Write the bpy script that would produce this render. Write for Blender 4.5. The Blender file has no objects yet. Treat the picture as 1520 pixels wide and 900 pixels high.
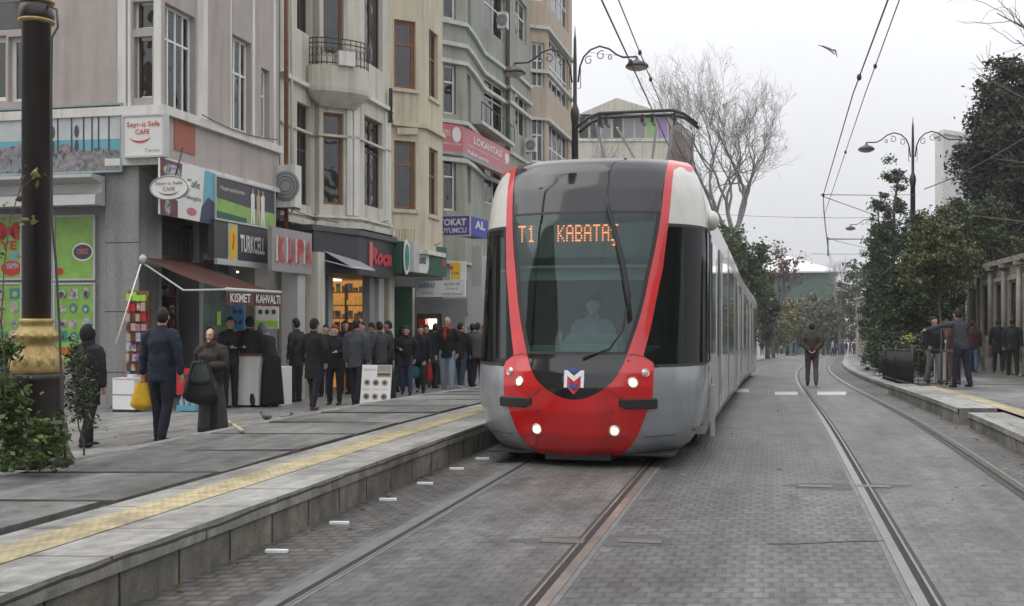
import bpy, math, random
import numpy as np
from mathutils import Vector, Matrix, noise
random.seed(7)
SC = bpy.context.scene
COL = SC.collection
R = math.radians
H = 1.543                 # eye height
F = 1650.0                # focal length in photo pixels
SL = 0.2333               # street direction: X gained per unit Y
YAW = math.atan(SL)
ES = Vector((math.sin(YAW), math.cos(YAW), 0))
ET = Vector((math.cos(YAW), -math.sin(YAW), 0))
UP = Vector((0, 0, 1))

def zp(Y):
    if Y < 12: return 0.0
    if Y < 20: return -0.022*(Y-12)**2/16.0
    if Y < 150: return -0.088 - 0.022*(Y-20)
    if Y < 320: return -2.948 - 0.05*(Y-150)
    return -11.45
def bend(Y):
    if Y < 30: return 0.0
    if Y < 70: return 0.000875*(Y-30)**2
    return 1.4 + 0.07*(Y-70)
def X_of(a, Y): return a + SL*Y + bend(Y)
def G(a, Y, z=0.0): return Vector((X_of(a, Y), Y, zp(Y)+z))
def W(t, s, z=0.0): return ET*t + ES*s + Vector((0, 0, z))
def ray(px): return (px-760.0)/F
def Pa(px, a, z=0.0):                     # point seen at px on the line a
    Y = -a/(SL-ray(px)); return Vector((ray(px)*Y, Y, z))
def zat(py, Y): return H-(py-476.0)*Y/F
def at(px, py, Y): return Vector((ray(px)*Y, Y, zat(py, Y)))
def ground(px, py, zo=0.0):
    lo, hi = 3.0, 160.0
    for _ in range(60):
        Y = (lo+hi)/2
        if 476+F*(H-zo-zp(Y))/Y > py: lo = Y
        else: hi = Y
    return Vector((ray(px)*Y, Y, zp(Y)+zo))

# ---------------------------------------------------------------- materials
def nt(name):
    m = bpy.data.materials.new(name); m.use_nodes = True
    t = m.node_tree; b = t.nodes['Principled BSDF']; return m, t, b
def N(t, kind, **kw):
    n = t.nodes.new(kind)
    for k, v in kw.items(): setattr(n, k, v)
    return n
def ramp(t, stops):
    r = N(t, 'ShaderNodeValToRGB')
    e = r.color_ramp.elements
    while len(e) < len(stops): e.new(0.5)
    for i, (p, c) in enumerate(stops):
        e[i].position = p; e[i].color = (c[0], c[1], c[2], 1) if len(c) == 3 else c
    return r
def sc3(c, k): return tuple(min(1, x*k) for x in c[:3])
def mat(name, col, rough=0.6, metal=0.0, var=0.12, vs=3.0, bump=0.0, bs=30.0, coat=0.0, emit=None, es=0.0, streak=0.0, spec=0.5):
    m, t, b = nt(name)
    L = t.links
    tc = N(t, 'ShaderNodeTexCoord')
    if var > 0:
        n = N(t, 'ShaderNodeTexNoise'); n.inputs['Scale'].default_value = vs; n.inputs['Detail'].default_value = 5
        n.inputs['Roughness'].default_value = 0.65
        L.new(tc.outputs['Object'], n.inputs['Vector'])
        r = ramp(t, [(0.3, sc3(col, 1-var)), (0.7, sc3(col, 1+var))])
        L.new(n.outputs['Fac'], r.inputs['Fac']); src = r.outputs['Color']
        if streak > 0:
            mp = N(t, 'ShaderNodeMapping'); mp.inputs['Scale'].default_value = (3.0, 3.0, 0.22)
            L.new(tc.outputs['Object'], mp.inputs['Vector'])
            n2 = N(t, 'ShaderNodeTexNoise'); n2.inputs['Scale'].default_value = 1.6; n2.inputs['Detail'].default_value = 6
            L.new(mp.outputs['Vector'], n2.inputs['Vector'])
            r2 = ramp(t, [(0.48, (1, 1, 1)), (0.72, (1-streak, 1-streak, 1-streak*1.08))])
            L.new(n2.outputs['Fac'], r2.inputs['Fac'])
            mx = N(t, 'ShaderNodeMix', data_type='RGBA', blend_type='MULTIPLY'); mx.inputs[0].default_value = 1
            L.new(src, mx.inputs[6]); L.new(r2.outputs['Color'], mx.inputs[7]); src = mx.outputs[2]
        L.new(src, b.inputs['Base Color'])
    else:
        b.inputs['Base Color'].default_value = (*col[:3], 1)
    b.inputs['Roughness'].default_value = rough
    b.inputs['Metallic'].default_value = metal
    b.inputs['Coat Weight'].default_value = coat
    b.inputs['Specular IOR Level'].default_value = spec
    if bump > 0:
        n3 = N(t, 'ShaderNodeTexNoise'); n3.inputs['Scale'].default_value = bs; n3.inputs['Detail'].default_value = 4
        L.new(tc.outputs['Object'], n3.inputs['Vector'])
        bp = N(t, 'ShaderNodeBump'); bp.inputs['Strength'].default_value = bump; bp.inputs['Distance'].default_value = 0.02
        L.new(n3.outputs['Fac'], bp.inputs['Height']); L.new(bp.outputs['Normal'], b.inputs['Normal'])
    if emit:
        b.inputs['Emission Color'].default_value = (*emit, 1); b.inputs['Emission Strength'].default_value = es
    return m
def glassmat(name, tint=(0.35, 0.42, 0.42), refl=1.0, base=0.06, wavy=False):
    m = bpy.data.materials.new(name); m.use_nodes = True; t = m.node_tree
    t.nodes.remove(t.nodes['Principled BSDF']); out = t.nodes['Material Output']
    tr = N(t, 'ShaderNodeBsdfTransparent'); tr.inputs['Color'].default_value = (*tint, 1)
    gl = N(t, 'ShaderNodeBsdfGlossy'); gl.inputs['Roughness'].default_value = 0.03; gl.inputs['Color'].default_value = (refl, refl, refl, 1)
    fr = N(t, 'ShaderNodeFresnel'); fr.inputs['IOR'].default_value = 1.5
    ad = N(t, 'ShaderNodeMath', operation='ADD', use_clamp=True); ad.inputs[1].default_value = base
    mx = N(t, 'ShaderNodeMixShader'); L = t.links
    L.new(fr.outputs[0], ad.inputs[0]); L.new(ad.outputs[0], mx.inputs[0]); L.new(tr.outputs[0], mx.inputs[1]); L.new(gl.outputs[0], mx.inputs[2])
    L.new(mx.outputs[0], out.inputs['Surface'])
    if wavy:
        tcw = N(t, 'ShaderNodeTexCoord'); nw = N(t, 'ShaderNodeTexNoise'); nw.inputs['Scale'].default_value = 1.6; nw.inputs['Detail'].default_value = 2; L.new(tcw.outputs['Object'], nw.inputs['Vector'])
        bw_ = N(t, 'ShaderNodeBump'); bw_.inputs['Strength'].default_value = .5; bw_.inputs['Distance'].default_value = .06; L.new(nw.outputs['Fac'], bw_.inputs['Height']); L.new(bw_.outputs['Normal'], gl.inputs['Normal'])
    return m
M = {}
def mm(k, *a, **kw):
    M[k] = mat(k, *a, **kw); return M[k]

# stone setts of the street: UV in metres (u across, v along)
def sett_mat(name, c1, c2, mortar, bw, bh, msz, rough, bump=0.5, stain=0.35):
    m, t, b = nt(name); L = t.links
    uv = N(t, 'ShaderNodeUVMap'); uv.uv_map = 'UVMap'
    wob = N(t, 'ShaderNodeTexNoise'); wob.inputs['Scale'].default_value = 2.2; L.new(uv.outputs[0], wob.inputs['Vector'])
    va = N(t, 'ShaderNodeVectorMath', operation='SCALE'); va.inputs['Scale'].default_value = 0.05; L.new(wob.outputs['Color'], va.inputs[0])
    vb = N(t, 'ShaderNodeVectorMath', operation='ADD'); L.new(uv.outputs[0], vb.inputs[0]); L.new(va.outputs[0], vb.inputs[1])
    br = N(t, 'ShaderNodeTexBrick'); br.offset = 0.5
    br.inputs['Scale'].default_value = 1.0; br.inputs['Brick Width'].default_value = bw; br.inputs['Row Height'].default_value = bh
    br.inputs['Mortar Size'].default_value = msz; br.inputs['Mortar Smooth'].default_value = 0.4; br.inputs['Bias'].default_value = 0.0
    br.inputs['Color1'].default_value = (*c1, 1); br.inputs['Color2'].default_value = (*c2, 1); br.inputs['Mortar'].default_value = (*mortar, 1)
    L.new(vb.outputs[0], br.inputs['Vector'])
    def layer(src, scale, lo, hi, p0, p1, sy=1.0):
        mp = N(t, 'ShaderNodeMapping'); mp.inputs['Scale'].default_value = (1, sy, 1); L.new(uv.outputs[0], mp.inputs['Vector'])
        n = N(t, 'ShaderNodeTexNoise'); n.inputs['Scale'].default_value = scale; n.inputs['Detail'].default_value = 6; n.inputs['Roughness'].default_value = 0.62
        L.new(mp.outputs[0], n.inputs['Vector'])
        r = ramp(t, [(p0, lo), (p1, hi)]); L.new(n.outputs['Fac'], r.inputs['Fac'])
        mx = N(t, 'ShaderNodeMix', data_type='RGBA', blend_type='MULTIPLY'); mx.inputs[0].default_value = 1
        L.new(src, mx.inputs[6]); L.new(r.outputs['Color'], mx.inputs[7]); return mx.outputs[2]
    s = layer(br.outputs['Color'], 0.9, (1-stain,)*3, (1.12, 1.12, 1.1), 0.35, 0.65, 0.35)
    s = layer(s, 7.0, (0.74, 0.74, 0.73), (1.2, 1.2, 1.2), 0.35, 0.65)
    s = layer(s, 60.0, (0.84, 0.84, 0.84), (1.14, 1.14, 1.14), 0.3, 0.7)
    s = layer(s, 5.0, (0.84, 0.84, 0.84), (1.12, 1.12, 1.12), 0.38, 0.62, 0.035)
    s = layer(s, 2.3, (0.68, 0.67, 0.66), (1.02, 1.02, 1.02), 0.36, 0.48, 0.5)
    s = layer(s, 0.28, (0.86, 0.83, 0.80), (1.06, 1.06, 1.06), 0.40, 0.6)
    L.new(s, b.inputs['Base Color'])
    b.inputs['Roughness'].default_value = rough
    bp = N(t, 'ShaderNodeBump'); bp.inputs['Strength'].default_value = bump; bp.inputs['Distance'].default_value = 0.012
    iv = N(t, 'ShaderNodeMath', operation='SUBTRACT'); iv.inputs[0].default_value = 1; L.new(br.outputs['Fac'], iv.inputs[1])
    n4 = N(t, 'ShaderNodeTexNoise'); n4.inputs['Scale'].default_value = 40; L.new(uv.outputs[0], n4.inputs['Vector'])
    am = N(t, 'ShaderNodeMath', operation='MULTIPLY_ADD'); am.inputs[1].default_value = 0.6
    L.new(n4.outputs['Fac'], am.inputs[0]); L.new(iv.outputs[0], am.inputs[2])
    L.new(am.outputs[0], bp.inputs['Height']); L.new(bp.outputs['Normal'], b.inputs['Normal'])
    M[name] = m; return m
sett_mat('sett_track', (0.150, 0.150, 0.152), (0.115, 0.115, 0.116), (0.085, 0.085, 0.086), 0.115, 0.125, 0.015, 0.5, 0.4, 0.42)
sett_mat('sett_smooth', (0.145, 0.145, 0.146), (0.120, 0.120, 0.121), (0.098, 0.098, 0.098), 0.12, 0.12, 0.010, 0.5, 0.35, 0.42)
sett_mat('sett_rough', (0.150, 0.143, 0.135), (0.098, 0.092, 0.086), (0.070, 0.067, 0.062), 0.14, 0.11, 0.018, 0.62, 0.6, 0.5)
sett_mat('paving', (0.27, 0.27, 0.262), (0.225, 0.222, 0.212), (0.10, 0.10, 0.09), 0.62, 0.42, 0.008, 0.5, 0.3, 0.35)
sett_mat('slab', (0.222, 0.225, 0.222), (0.185, 0.188, 0.187), (0.19, 0.19, 0.18), 3.0, 3.0, 0.002, 0.45, 0.5, 0.62)
sett_mat('coping', (0.34, 0.34, 0.325), (0.275, 0.275, 0.262), (0.08, 0.075, 0.06), 2.0, 0.80, 0.012, 0.5, 0.4, 0.38)
sett_mat('kerb_face', (0.27, 0.262, 0.225), (0.205, 0.20, 0.172), (0.035, 0.032, 0.028), 0.62, 1.0, 0.014, 0.7, 0.7, 0.50)
sett_mat('tactile', (0.50, 0.42, 0.24), (0.44, 0.37, 0.215), (0.38, 0.33, 0.21), 0.05, 0.05, 0.012, 0.65, 0.7, 0.30)
sett_mat('stone_wall', (0.36, 0.33, 0.28), (0.26, 0.235, 0.20), (0.15, 0.14, 0.12), 0.7, 0.35, 0.015, 0.8, 0.8, 0.5)
mm('granite', (0.25, 0.25, 0.245), 0.7, var=0.35, vs=45, bump=0.2, bs=60, streak=0.25)
mm('plaster_mauve', (0.39, 0.345, 0.32), 0.85, var=0.10, vs=1.3, streak=0.2, bump=0.1, bs=50)
mm('plaster_red', (0.33, 0.12, 0.085), 0.85, var=0.1)
mm('trim_white', (0.62, 0.61, 0.57), 0.7, var=0.07, vs=2, streak=0.28)
mm('plaster_cream', (0.54, 0.515, 0.44), 0.85, var=0.07, vs=1.2, streak=0.34, bump=0.15, bs=40)
mm('plaster_yellow', (0.54, 0.485, 0.365), 0.85, var=0.08, vs=1.2, streak=0.32, bump=0.1, bs=40)
mm('plaster_green', (0.30, 0.31, 0.265), 0.85, var=0.10, vs=1.2, streak=0.28, bump=0.1, bs=40)
mm('plaster_tan', (0.44, 0.36, 0.275), 0.85, var=0.07, vs=1.2, streak=0.15)
mm('plaster_pale', (0.56, 0.55, 0.54), 0.85, var=0.07, vs=0.8, streak=0.15)
mm('ledge_pale', (0.52, 0.54, 0.49), 0.8, var=0.08, streak=0.3)
mm('pvc_white', (0.70, 0.70, 0.69), 0.4, var=0.04)
mm('wood_brown', (0.20, 0.085, 0.035), 0.5, var=0.3, vs=9)
mm('wood_dark', (0.065, 0.045, 0.038), 0.5, var=0.2)
mm('metal_grey', (0.30, 0.30, 0.31), 0.45, var=0.08, metal=0.2)
mm('metal_light', (0.48, 0.48, 0.47), 0.45, var=0.06, metal=0.2)
mm('iron_black', (0.018, 0.016, 0.016), 0.38, var=0.25, vs=8, spec=0.5)
mm('iron_brown', (0.017, 0.011, 0.011), 0.36, var=0.35, vs=5, coat=0.2)
mm('gold_paint', (0.38, 0.28, 0.11), 0.45, metal=0.4, var=0.3, vs=14, bump=0.25, bs=25)
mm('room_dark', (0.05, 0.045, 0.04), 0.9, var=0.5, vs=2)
mm('room_glow', (0.40, 0.20, 0.07), 0.8, var=0.6, vs=5, emit=(1.0, 0.46, 0.13), es=0.4)  # wall that glows by itself, warm shop light put into the material
mm('room_light', (0.55, 0.5, 0.4), 0.8, var=0.1)
mm('strip_lamp', (0.9, 0.9, 0.8), 0.5, var=0, emit=(1.0, 0.93, 0.7), es=2.2)
mm('black', (0.014, 0.014, 0.015), 0.45, var=0.1)
mm('rubber', (0.02, 0.02, 0.021), 0.6, var=0.1)
mm('steel_rail', (0.30, 0.29, 0.275), 0.26, metal=0.85, var=0.15, vs=4)
mm('groove', (0.018, 0.015, 0.013), 0.8, var=0.2)
mm('joint_dark', (0.03, 0.028, 0.025), 0.7, var=0.3, vs=6)
mm('tram_red', (0.58, 0.008, 0.010), 0.24, var=0.12, vs=3.5, coat=0.8, streak=.18)
mm('tram_grey', (0.31, 0.325, 0.345), 0.28, var=0.13, vs=2.2, coat=0.5, metal=0.2, streak=.22, bump=.06, bs=2.5)
mm('tram_white', (0.60, 0.59, 0.54), 0.28, var=0.07, coat=0.6, streak=.16)
mm('tram_visor', (0.012, 0.012, 0.015), 0.07, var=0.1, coat=0.35)
mm('tram_black', (0.008, 0.009, 0.010), 0.10, var=0.1, coat=0.5)
mm('tram_under', (0.025, 0.023, 0.022), 0.7, var=0.3)
mm('cab_int', (0.10, 0.13, 0.128), 0.7, var=0.25, vs=3)
mm('cab_teal', (0.20, 0.30, 0.285), 0.6, var=0.1)
mm('headlamp', (1, 1, 1), 0.3, var=0, emit=(1, 0.93, 0.78), es=14)
mm('chrome', (0.6, 0.6, 0.6), 0.15, metal=1, var=0.05)
mm('amber_led', (0.9, 0.3, 0.1), 0.5, var=0, emit=(1.0, 0.30, 0.10), es=1.7)
mm('blue_paint', (0.03, 0.06, 0.26), 0.35, var=0.05)
mm('white_paint', (0.75, 0.75, 0.74), 0.4, var=0.04)
mm('road_paint', (0.44, 0.44, 0.41), 0.6, var=0.35, vs=6)
mm('bark', (0.115, 0.095, 0.08), 0.9, var=0.3, vs=6, bump=0.5, bs=30)
mm('bark_grey', (0.20, 0.185, 0.17), 0.9, var=0.25, vs=4)
mm('wire', (0.05, 0.05, 0.05), 0.6, var=0)
M['win_dark'] = glassmat('win_dark', (0.38, 0.41, 0.41), 0.85, 0.05, True)
M['win_clear'] = glassmat('win_clear', (0.75, 0.8, 0.8), 0.9, 0.02, True)
M['shield_glass'] = glassmat('shield_glass', (0.62, 0.74, 0.72), 0.95, 0.03)
M['shield_glass'].node_tree.nodes['Glossy BSDF'].inputs['Color'].default_value = (0.66, 0.77, 0.76, 1)
M['side_glass'] = glassmat('side_glass', (0.36, 0.44, 0.43), 0.5, 0.0)
def leafmat(name, c, k=0.45):
    m, t, b = nt(name); L = t.links
    g = N(t, 'ShaderNodeNewGeometry')
    r = ramp(t, [(0, sc3(c, 1-k)), (0.6, c), (1, sc3(c, 1+k))]); L.new(g.outputs['Random Per Island'], r.inputs['Fac'])
    L.new(r.outputs['Color'], b.inputs['Base Color']); b.inputs['Roughness'].default_value = 0.65
    b.inputs['Specular IOR Level'].default_value = 0.25
    M[name] = m; return m
leafmat('leaf_dark', (0.056, 0.074, 0.038), 0.7)
leafmat('leaf_purple', (0.038, 0.034, 0.029), 0.6)
leafmat('leaf_mid', (0.072, 0.095, 0.034), 0.65)
leafmat('leaf_olive', (0.115, 0.125, 0.055), 0.6)
leafmat('leaf_yellow', (0.16, 0.14, 0.045), 0.5)
leafmat('leaf_rust', (0.15, 0.085, 0.055), 0.5)
leafmat('leaf_hazed', (0.10, 0.115, 0.065), 0.5)  # distant foliage, lightened so the haze is put into the leaf colour
leafmat('leaf_fresh', (0.085, 0.135, 0.035), 0.55)
leafmat('cloth_mix', (0.03, 0.03, 0.035), 0.8)

def printmat(name, sat, val, scale, base=None):
    m, t, b = nt(name); L = t.links; tc = N(t, 'ShaderNodeTexCoord')
    v = N(t, 'ShaderNodeTexVoronoi'); v.inputs['Scale'].default_value = scale; L.new(tc.outputs['Object'], v.inputs['Vector'])
    h = N(t, 'ShaderNodeHueSaturation'); h.inputs['Saturation'].default_value = sat; h.inputs['Value'].default_value = val; L.new(v.outputs['Color'], h.inputs['Color'])
    n = N(t, 'ShaderNodeTexNoise'); n.inputs['Scale'].default_value = scale*1.7; n.inputs['Detail'].default_value = 4; L.new(tc.outputs['Object'], n.inputs['Vector'])
    mx = N(t, 'ShaderNodeMix', data_type='RGBA', blend_type='MULTIPLY'); mx.inputs[0].default_value = .8; L.new(h.outputs['Color'], mx.inputs[6]); L.new(n.outputs['Fac'], mx.inputs[7])
    L.new(mx.outputs[2], b.inputs['Base Color']); b.inputs['Roughness'].default_value = .4; M[name] = m; return m
printmat('print_busy', .75, .9, 16); printmat('print_dull', .35, .8, 11); printmat('print_pack', .9, .75, 9)
# ---------------------------------------------------------------- mesh builder
class MB:
    def __init__(s): s.v = []; s.f = []; s.m = []; s.uv = []; s.smooth = []
    def add(s, vs, fs, mi=0, uv=None, sm=False):
        o = len(s.v); s.v += [tuple(v) for v in vs]
        for i, f in enumerate(fs):
            s.f.append(tuple(o+k for k in f)); s.m.append(mi); s.smooth.append(sm)
            s.uv.append([uv[k] for k in f] if uv else None)
    def obox(s, O, a, b, c, mi=0):                      # corner O, edge vectors
        O = Vector(O); a = Vector(a); b = Vector(b); c = Vector(c)
        vs = [O, O+a, O+a+b, O+b, O+c, O+a+c, O+a+b+c, O+b+c]
        fs = [(0, 3, 2, 1), (4, 5, 6, 7), (0, 1, 5, 4), (1, 2, 6, 5), (2, 3, 7, 6), (3, 0, 4, 7)]
        if a.cross(b).dot(c) < 0: fs = [f[::-1] for f in fs]
        s.add(vs, fs, mi)
    def cbox(s, C, sx, sy, sz, ux=Vector((1, 0, 0)), uy=Vector((0, 1, 0)), uz=UP, mi=0):   # centre
        C = Vector(C); s.obox(C-ux*sx/2-uy*sy/2-uz*sz/2, ux*sx, uy*sy, uz*sz, mi)
    def quad(s, a, b, c, d, mi=0, uv=None): s.add([a, b, c, d], [(0, 1, 2, 3)], mi, uv)
    def prism(s, poly, ext, mi=0):
        n = len(poly); P = [Vector(p) for p in poly]; e = Vector(ext)
        nrm = Vector((0, 0, 0))
        for i in range(n): nrm += (P[i]-P[0]).cross(P[(i+1) % n]-P[0])
        if nrm.dot(e) > 0: P = P[::-1]
        vs = P+[p+e for p in P]
        fs = [tuple(range(n)), tuple(range(2*n-1, n-1, -1))]+[(i, i+n, (i+1) % n+n, (i+1) % n) for i in range(n)]
        s.add(vs, fs, mi)
    def tube(s, pts, rad, n=8, mi=0, cap=True, ratio=None, sm=True, ref=None):
        pts = [Vector(p) for p in pts]; k = len(pts)
        if not isinstance(rad, (list, tuple)): rad = [rad]*k
        vs = []; prev = None
        for i, p in enumerate(pts):
            d = (pts[min(i+1, k-1)]-pts[max(i-1, 0)])
            d = d.normalized() if d.length > 1e-9 else UP
            if prev is None:
                r0 = Vector(ref) if ref is not None else (Vector((1, 0, 0)) if abs(d.x) < 0.9 else Vector((0, 1, 0)))
            else: r0 = prev
            u = (r0-d*r0.dot(d)); u = u.normalized() if u.length > 1e-6 else d.orthogonal().normalized()
            w = d.cross(u); prev = u
            q = ratio[i] if isinstance(ratio, (list, tuple)) else (ratio or 1.0)
            for j in range(n):
                an = 2*math.pi*j/n
                vs.append(p+u*math.cos(an)*rad[i]+w*math.sin(an)*rad[i]*q)
        fs = []
        for i in range(k-1):
            for j in range(n):
                fs.append((i*n+j, i*n+(j+1) % n, (i+1)*n+(j+1) % n, (i+1)*n+j))
        if cap: fs += [tuple(range(n))[::-1], tuple((k-1)*n+j for j in range(n))]
        s.add(vs, fs, mi, None, sm)
    def capsule(s, pts, rad, n=10, ratio=None, ref=None, mi=0):      # rounded ends
        pts = [Vector(p) for p in pts]; rad = list(rad)
        d0 = (pts[0]-pts[1]).normalized(); d1 = (pts[-1]-pts[-2]).normalized()
        P = [pts[0]+d0*rad[0]*0.95, pts[0]+d0*rad[0]*0.7]+pts+[pts[-1]+d1*rad[-1]*0.7, pts[-1]+d1*rad[-1]*0.95]
        Rr = [rad[0]*0.25, rad[0]*0.7]+rad+[rad[-1]*0.7, rad[-1]*0.25]
        if isinstance(ratio, (list, tuple)): ratio = [ratio[0]]*2+list(ratio)+[ratio[-1]]*2
        s.tube(P, Rr, n, mi, True, ratio, True, ref)
    def lathe(s, prof, O, n=24, mi=0, axis=UP, cap=True):
        O = Vector(O); ax = Vector(axis).normalized()
        s.tube_lathe(prof, O, ax, n, mi, cap)
    def tube_lathe(s, prof, O, ax, n, mi, cap):
        u = Vector((1, 0, 0)) if abs(ax.x) < 0.9 else Vector((0, 1, 0))
        u = (u-ax*u.dot(ax)).normalized(); w = ax.cross(u); vs = []; k = len(prof)
        for r, z in prof:
            for j in range(n):
                an = 2*math.pi*j/n; vs.append(O+ax*z+(u*math.cos(an)+w*math.sin(an))*max(r, 1e-4))
        fs = [(i*n+j, i*n+(j+1) % n, (i+1)*n+(j+1) % n, (i+1)*n+j) for i in range(k-1) for j in range(n)]
        if cap: fs += [tuple(range(n))[::-1], tuple((k-1)*n+j for j in range(n))]
        s.add(vs, fs, mi, None, True)
    def ell(s, C, rx, ry, rz, n=12, m=8, mi=0, rot=None, fn=None):
        C = Vector(C); vs = []; rot = rot or Matrix.Identity(3)
        for i in range(m+1):
            th = math.pi*i/m
            for j in range(n):
                ph = 2*math.pi*j/n
                p = Vector((math.sin(th)*math.cos(ph), math.sin(th)*math.sin(ph), math.cos(th)))
                if fn: p = fn(p)
                vs.append(C+rot@Vector((p.x*rx, p.y*ry, p.z*rz)))
        fs = [(i*n+j, (i+1)*n+j, (i+1)*n+(j+1) % n, i*n+(j+1) % n) for i in range(m) for j in range(n)]
        s.add(vs, fs, mi, None, True)
    def grid(s, fn, nu, nv, mi=0, uvf=None, sm=True, flip=False):
        vs = [fn(i/nu, j/nv) for j in range(nv+1) for i in range(nu+1)]
        uv = [uvf(i/nu, j/nv) for j in range(nv+1) for i in range(nu+1)] if uvf else None
        w = nu+1; fs = [(j*w+i, j*w+i+1, (j+1)*w+i+1, (j+1)*w+i) for j in range(nv) for i in range(nu)]
        if flip: fs = [f[::-1] for f in fs]
        s.add(vs, fs, mi, uv, sm)
    def mesh(s, name, mats, origin=(0, 0, 0)):
        me = bpy.data.meshes.new(name); o = Vector(origin)
        me.from_pydata([(v[0]-o[0], v[1]-o[1], v[2]-o[2]) for v in s.v], [], s.f)
        for m_ in (mats if isinstance(mats, (list, tuple)) else [mats]): me.materials.append(m_ if not isinstance(m_, str) else M[m_])
        me.polygons.foreach_set('material_index', s.m); me.polygons.foreach_set('use_smooth', s.smooth)
        if any(u is not None for u in s.uv):
            ul = me.uv_layers.new(name='UVMap'); data = []
            for f, u in zip(s.f, s.uv):
                data += [c for p in (u if u else [(0, 0)]*len(f)) for c in p]
            ul.data.foreach_set('uv', data)
        me.update(); return me
    def build(s, name, mats, parent=None, origin=None):
        if origin is None: origin = parent_world(parent) if parent is not None else (0, 0, 0)
        me = s.mesh(name, mats, origin); ob = bpy.data.objects.new(name, me); COL.objects.link(ob)
        if parent is not None: ob.parent = parent
        else: ob.location = origin
        return ob
PW = {}
def parent_world(p):
    v = Vector(p.location); q = p.parent
    while q is not None: v += Vector(q.location); q = q.parent
    return v
def thing(name, label, cat, loc=(0, 0, 0), group=None):
    o = bpy.data.objects.new(name, None); COL.objects.link(o); o.location = loc; o.empty_display_size = 0.2
    return tag(o, label, cat, group)
def tag(o, label, cat, group=None):
    o['label'] = label; o['category'] = cat
    if group: o['group'] = group
    return o
def struct(o): o['kind'] = 'structure'; return o
def part(name, mb, mats, parent): return mb.build(name, mats, parent)
def single(name, mb, mats, label, cat, origin, group=None):
    return tag(mb.build(name, mats, None, origin), label, cat, group)
def copy_tree(o, loc=None, label=None, parent=None):
    c = o.copy(); COL.objects.link(c)
    if parent is not None: c.parent = parent
    if loc is not None: c.location = loc
    if label: c['label'] = label
    for ch in list(o.children): copy_tree(ch, parent=c)
    return c

# text as flat mesh fitted in a w x h box, returned as verts in (right, up) plane
def text_into(mb, body, O, right, up, w, h, depth=0.012, mi=0, keep=False, bold=0.0, shear=0.0, align='C'):
    cu = bpy.data.curves.new('t', 'FONT'); cu.body = body; cu.size = 1; cu.extrude = 0.0; cu.offset = bold; cu.resolution_u = 2
    cu.shear = shear
    ob = bpy.data.objects.new('t', cu); COL.objects.link(ob)
    dg = bpy.context.evaluated_depsgraph_get(); dg.update()
    me = ob.evaluated_get(dg).to_mesh()
    vs = [Vector(v.co) for v in me.vertices]; fs = [tuple(p.vertices) for p in me.polygons]
    ob.evaluated_get(dg).to_mesh_clear(); bpy.data.objects.remove(ob); bpy.data.curves.remove(cu)
    if not vs: return
    x0 = min(v.x for v in vs); x1 = max(v.x for v in vs); y0 = min(v.y for v in vs); y1 = max(v.y for v in vs)
    sx = w/(x1-x0); sy = h/(y1-y0)
    if keep: sx = sy = min(sx, sy)
    right = Vector(right).normalized(); up = Vector(up).normalized(); nrm = right.cross(up)
    cx, cy = (x0+x1)/2, (y0+y1)/2
    out = [Vector(O)+right*(v.x-cx)*sx+up*(v.y-cy)*sy+nrm*depth for v in vs]
    mb.add(out, fs, mi)
# ================================================================ ground, road, platforms
def ylist(y0, y1):
    out = []; y = y0
    while y < y1-1e-6:
        out.append(y); y += 0.6 if y < 20 else (2.0 if y < 80 else 10.0)
    out.append(y1); return out
def sheet(mb, a0, a1, y0, y1, z, mi=0, ua=None, na=1):
    ys = ylist(y0, y1); vs = []; uv = []
    w = na+1
    for y in ys:
        for i in range(w):
            a = a0+(a1-a0)*i/na
            vs.append(G(a, y, z)); uv.append((a*math.cos(YAW)+50, y/math.cos(YAW)+50))
    fs = [(j*w+i, j*w+i+1, (j+1)*w+i+1, (j+1)*w+i) for j in range(len(ys)-1) for i in range(na)]
    mb.add(vs, fs, mi, uv)
def wallstrip(mb, a, y0, y1, z0, z1, mi=0, flip=False, a_top=None):
    ys = ylist(y0, y1); vs = []; uv = []
    for y in ys:
        for z in (z0, z1):
            vs.append(G(a if (z == z0 or a_top is None) else a_top, y, z)); uv.append((y/math.cos(YAW)+50, z+0.5))
    fs = [(2*j, 2*j+2, 2*j+3, 2*j+1) for j in range(len(ys)-1)]
    if flip: fs = [f[::-1] for f in fs]
    mb.add(vs, fs, mi, uv)

mm('earth', (0.12, 0.12, 0.115), 0.9, var=0.2)
b = MB()
ys = [-60, -20, 0, 6, 12, 14, 16, 18, 20, 40, 80, 150, 180, 220, 260, 320, 450, 600]
xs = [-300, -200, -60, -20, 0, 20, 60, 200, 400]
b.add([(x+SL*y, y, zp(y)-0.16) for y in ys for x in xs], [(j*9+i, j*9+i+1, j*9+10+i, j*9+9+i) for j in range(len(ys)-1) for i in range(8)])
struct(b.build('ground', 'earth'))
Y0, Y1 = -14.0, 180.0
# road strips (each sheet is one material zone; they butt end to end)
RL = (-2.71, -1.24); RR = (0.82, 2.29)
b = MB()
sheet(b, -3.62, -2.86, Y0, Y1, 0, 0)           # rough setts by the left platform
sheet(b, -2.86, -1.24, Y0, Y1, 0, 1)
sheet(b, -1.24, 0.82, Y0, Y1, 0, 2)
sheet(b, 0.82, 2.29, Y0, Y1, 0, 1)
sheet(b, 2.29, 3.3, Y0, Y1, 0, 0)
struct(b.build('road', ['sett_rough', 'sett_smooth', 'sett_track']))

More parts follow.
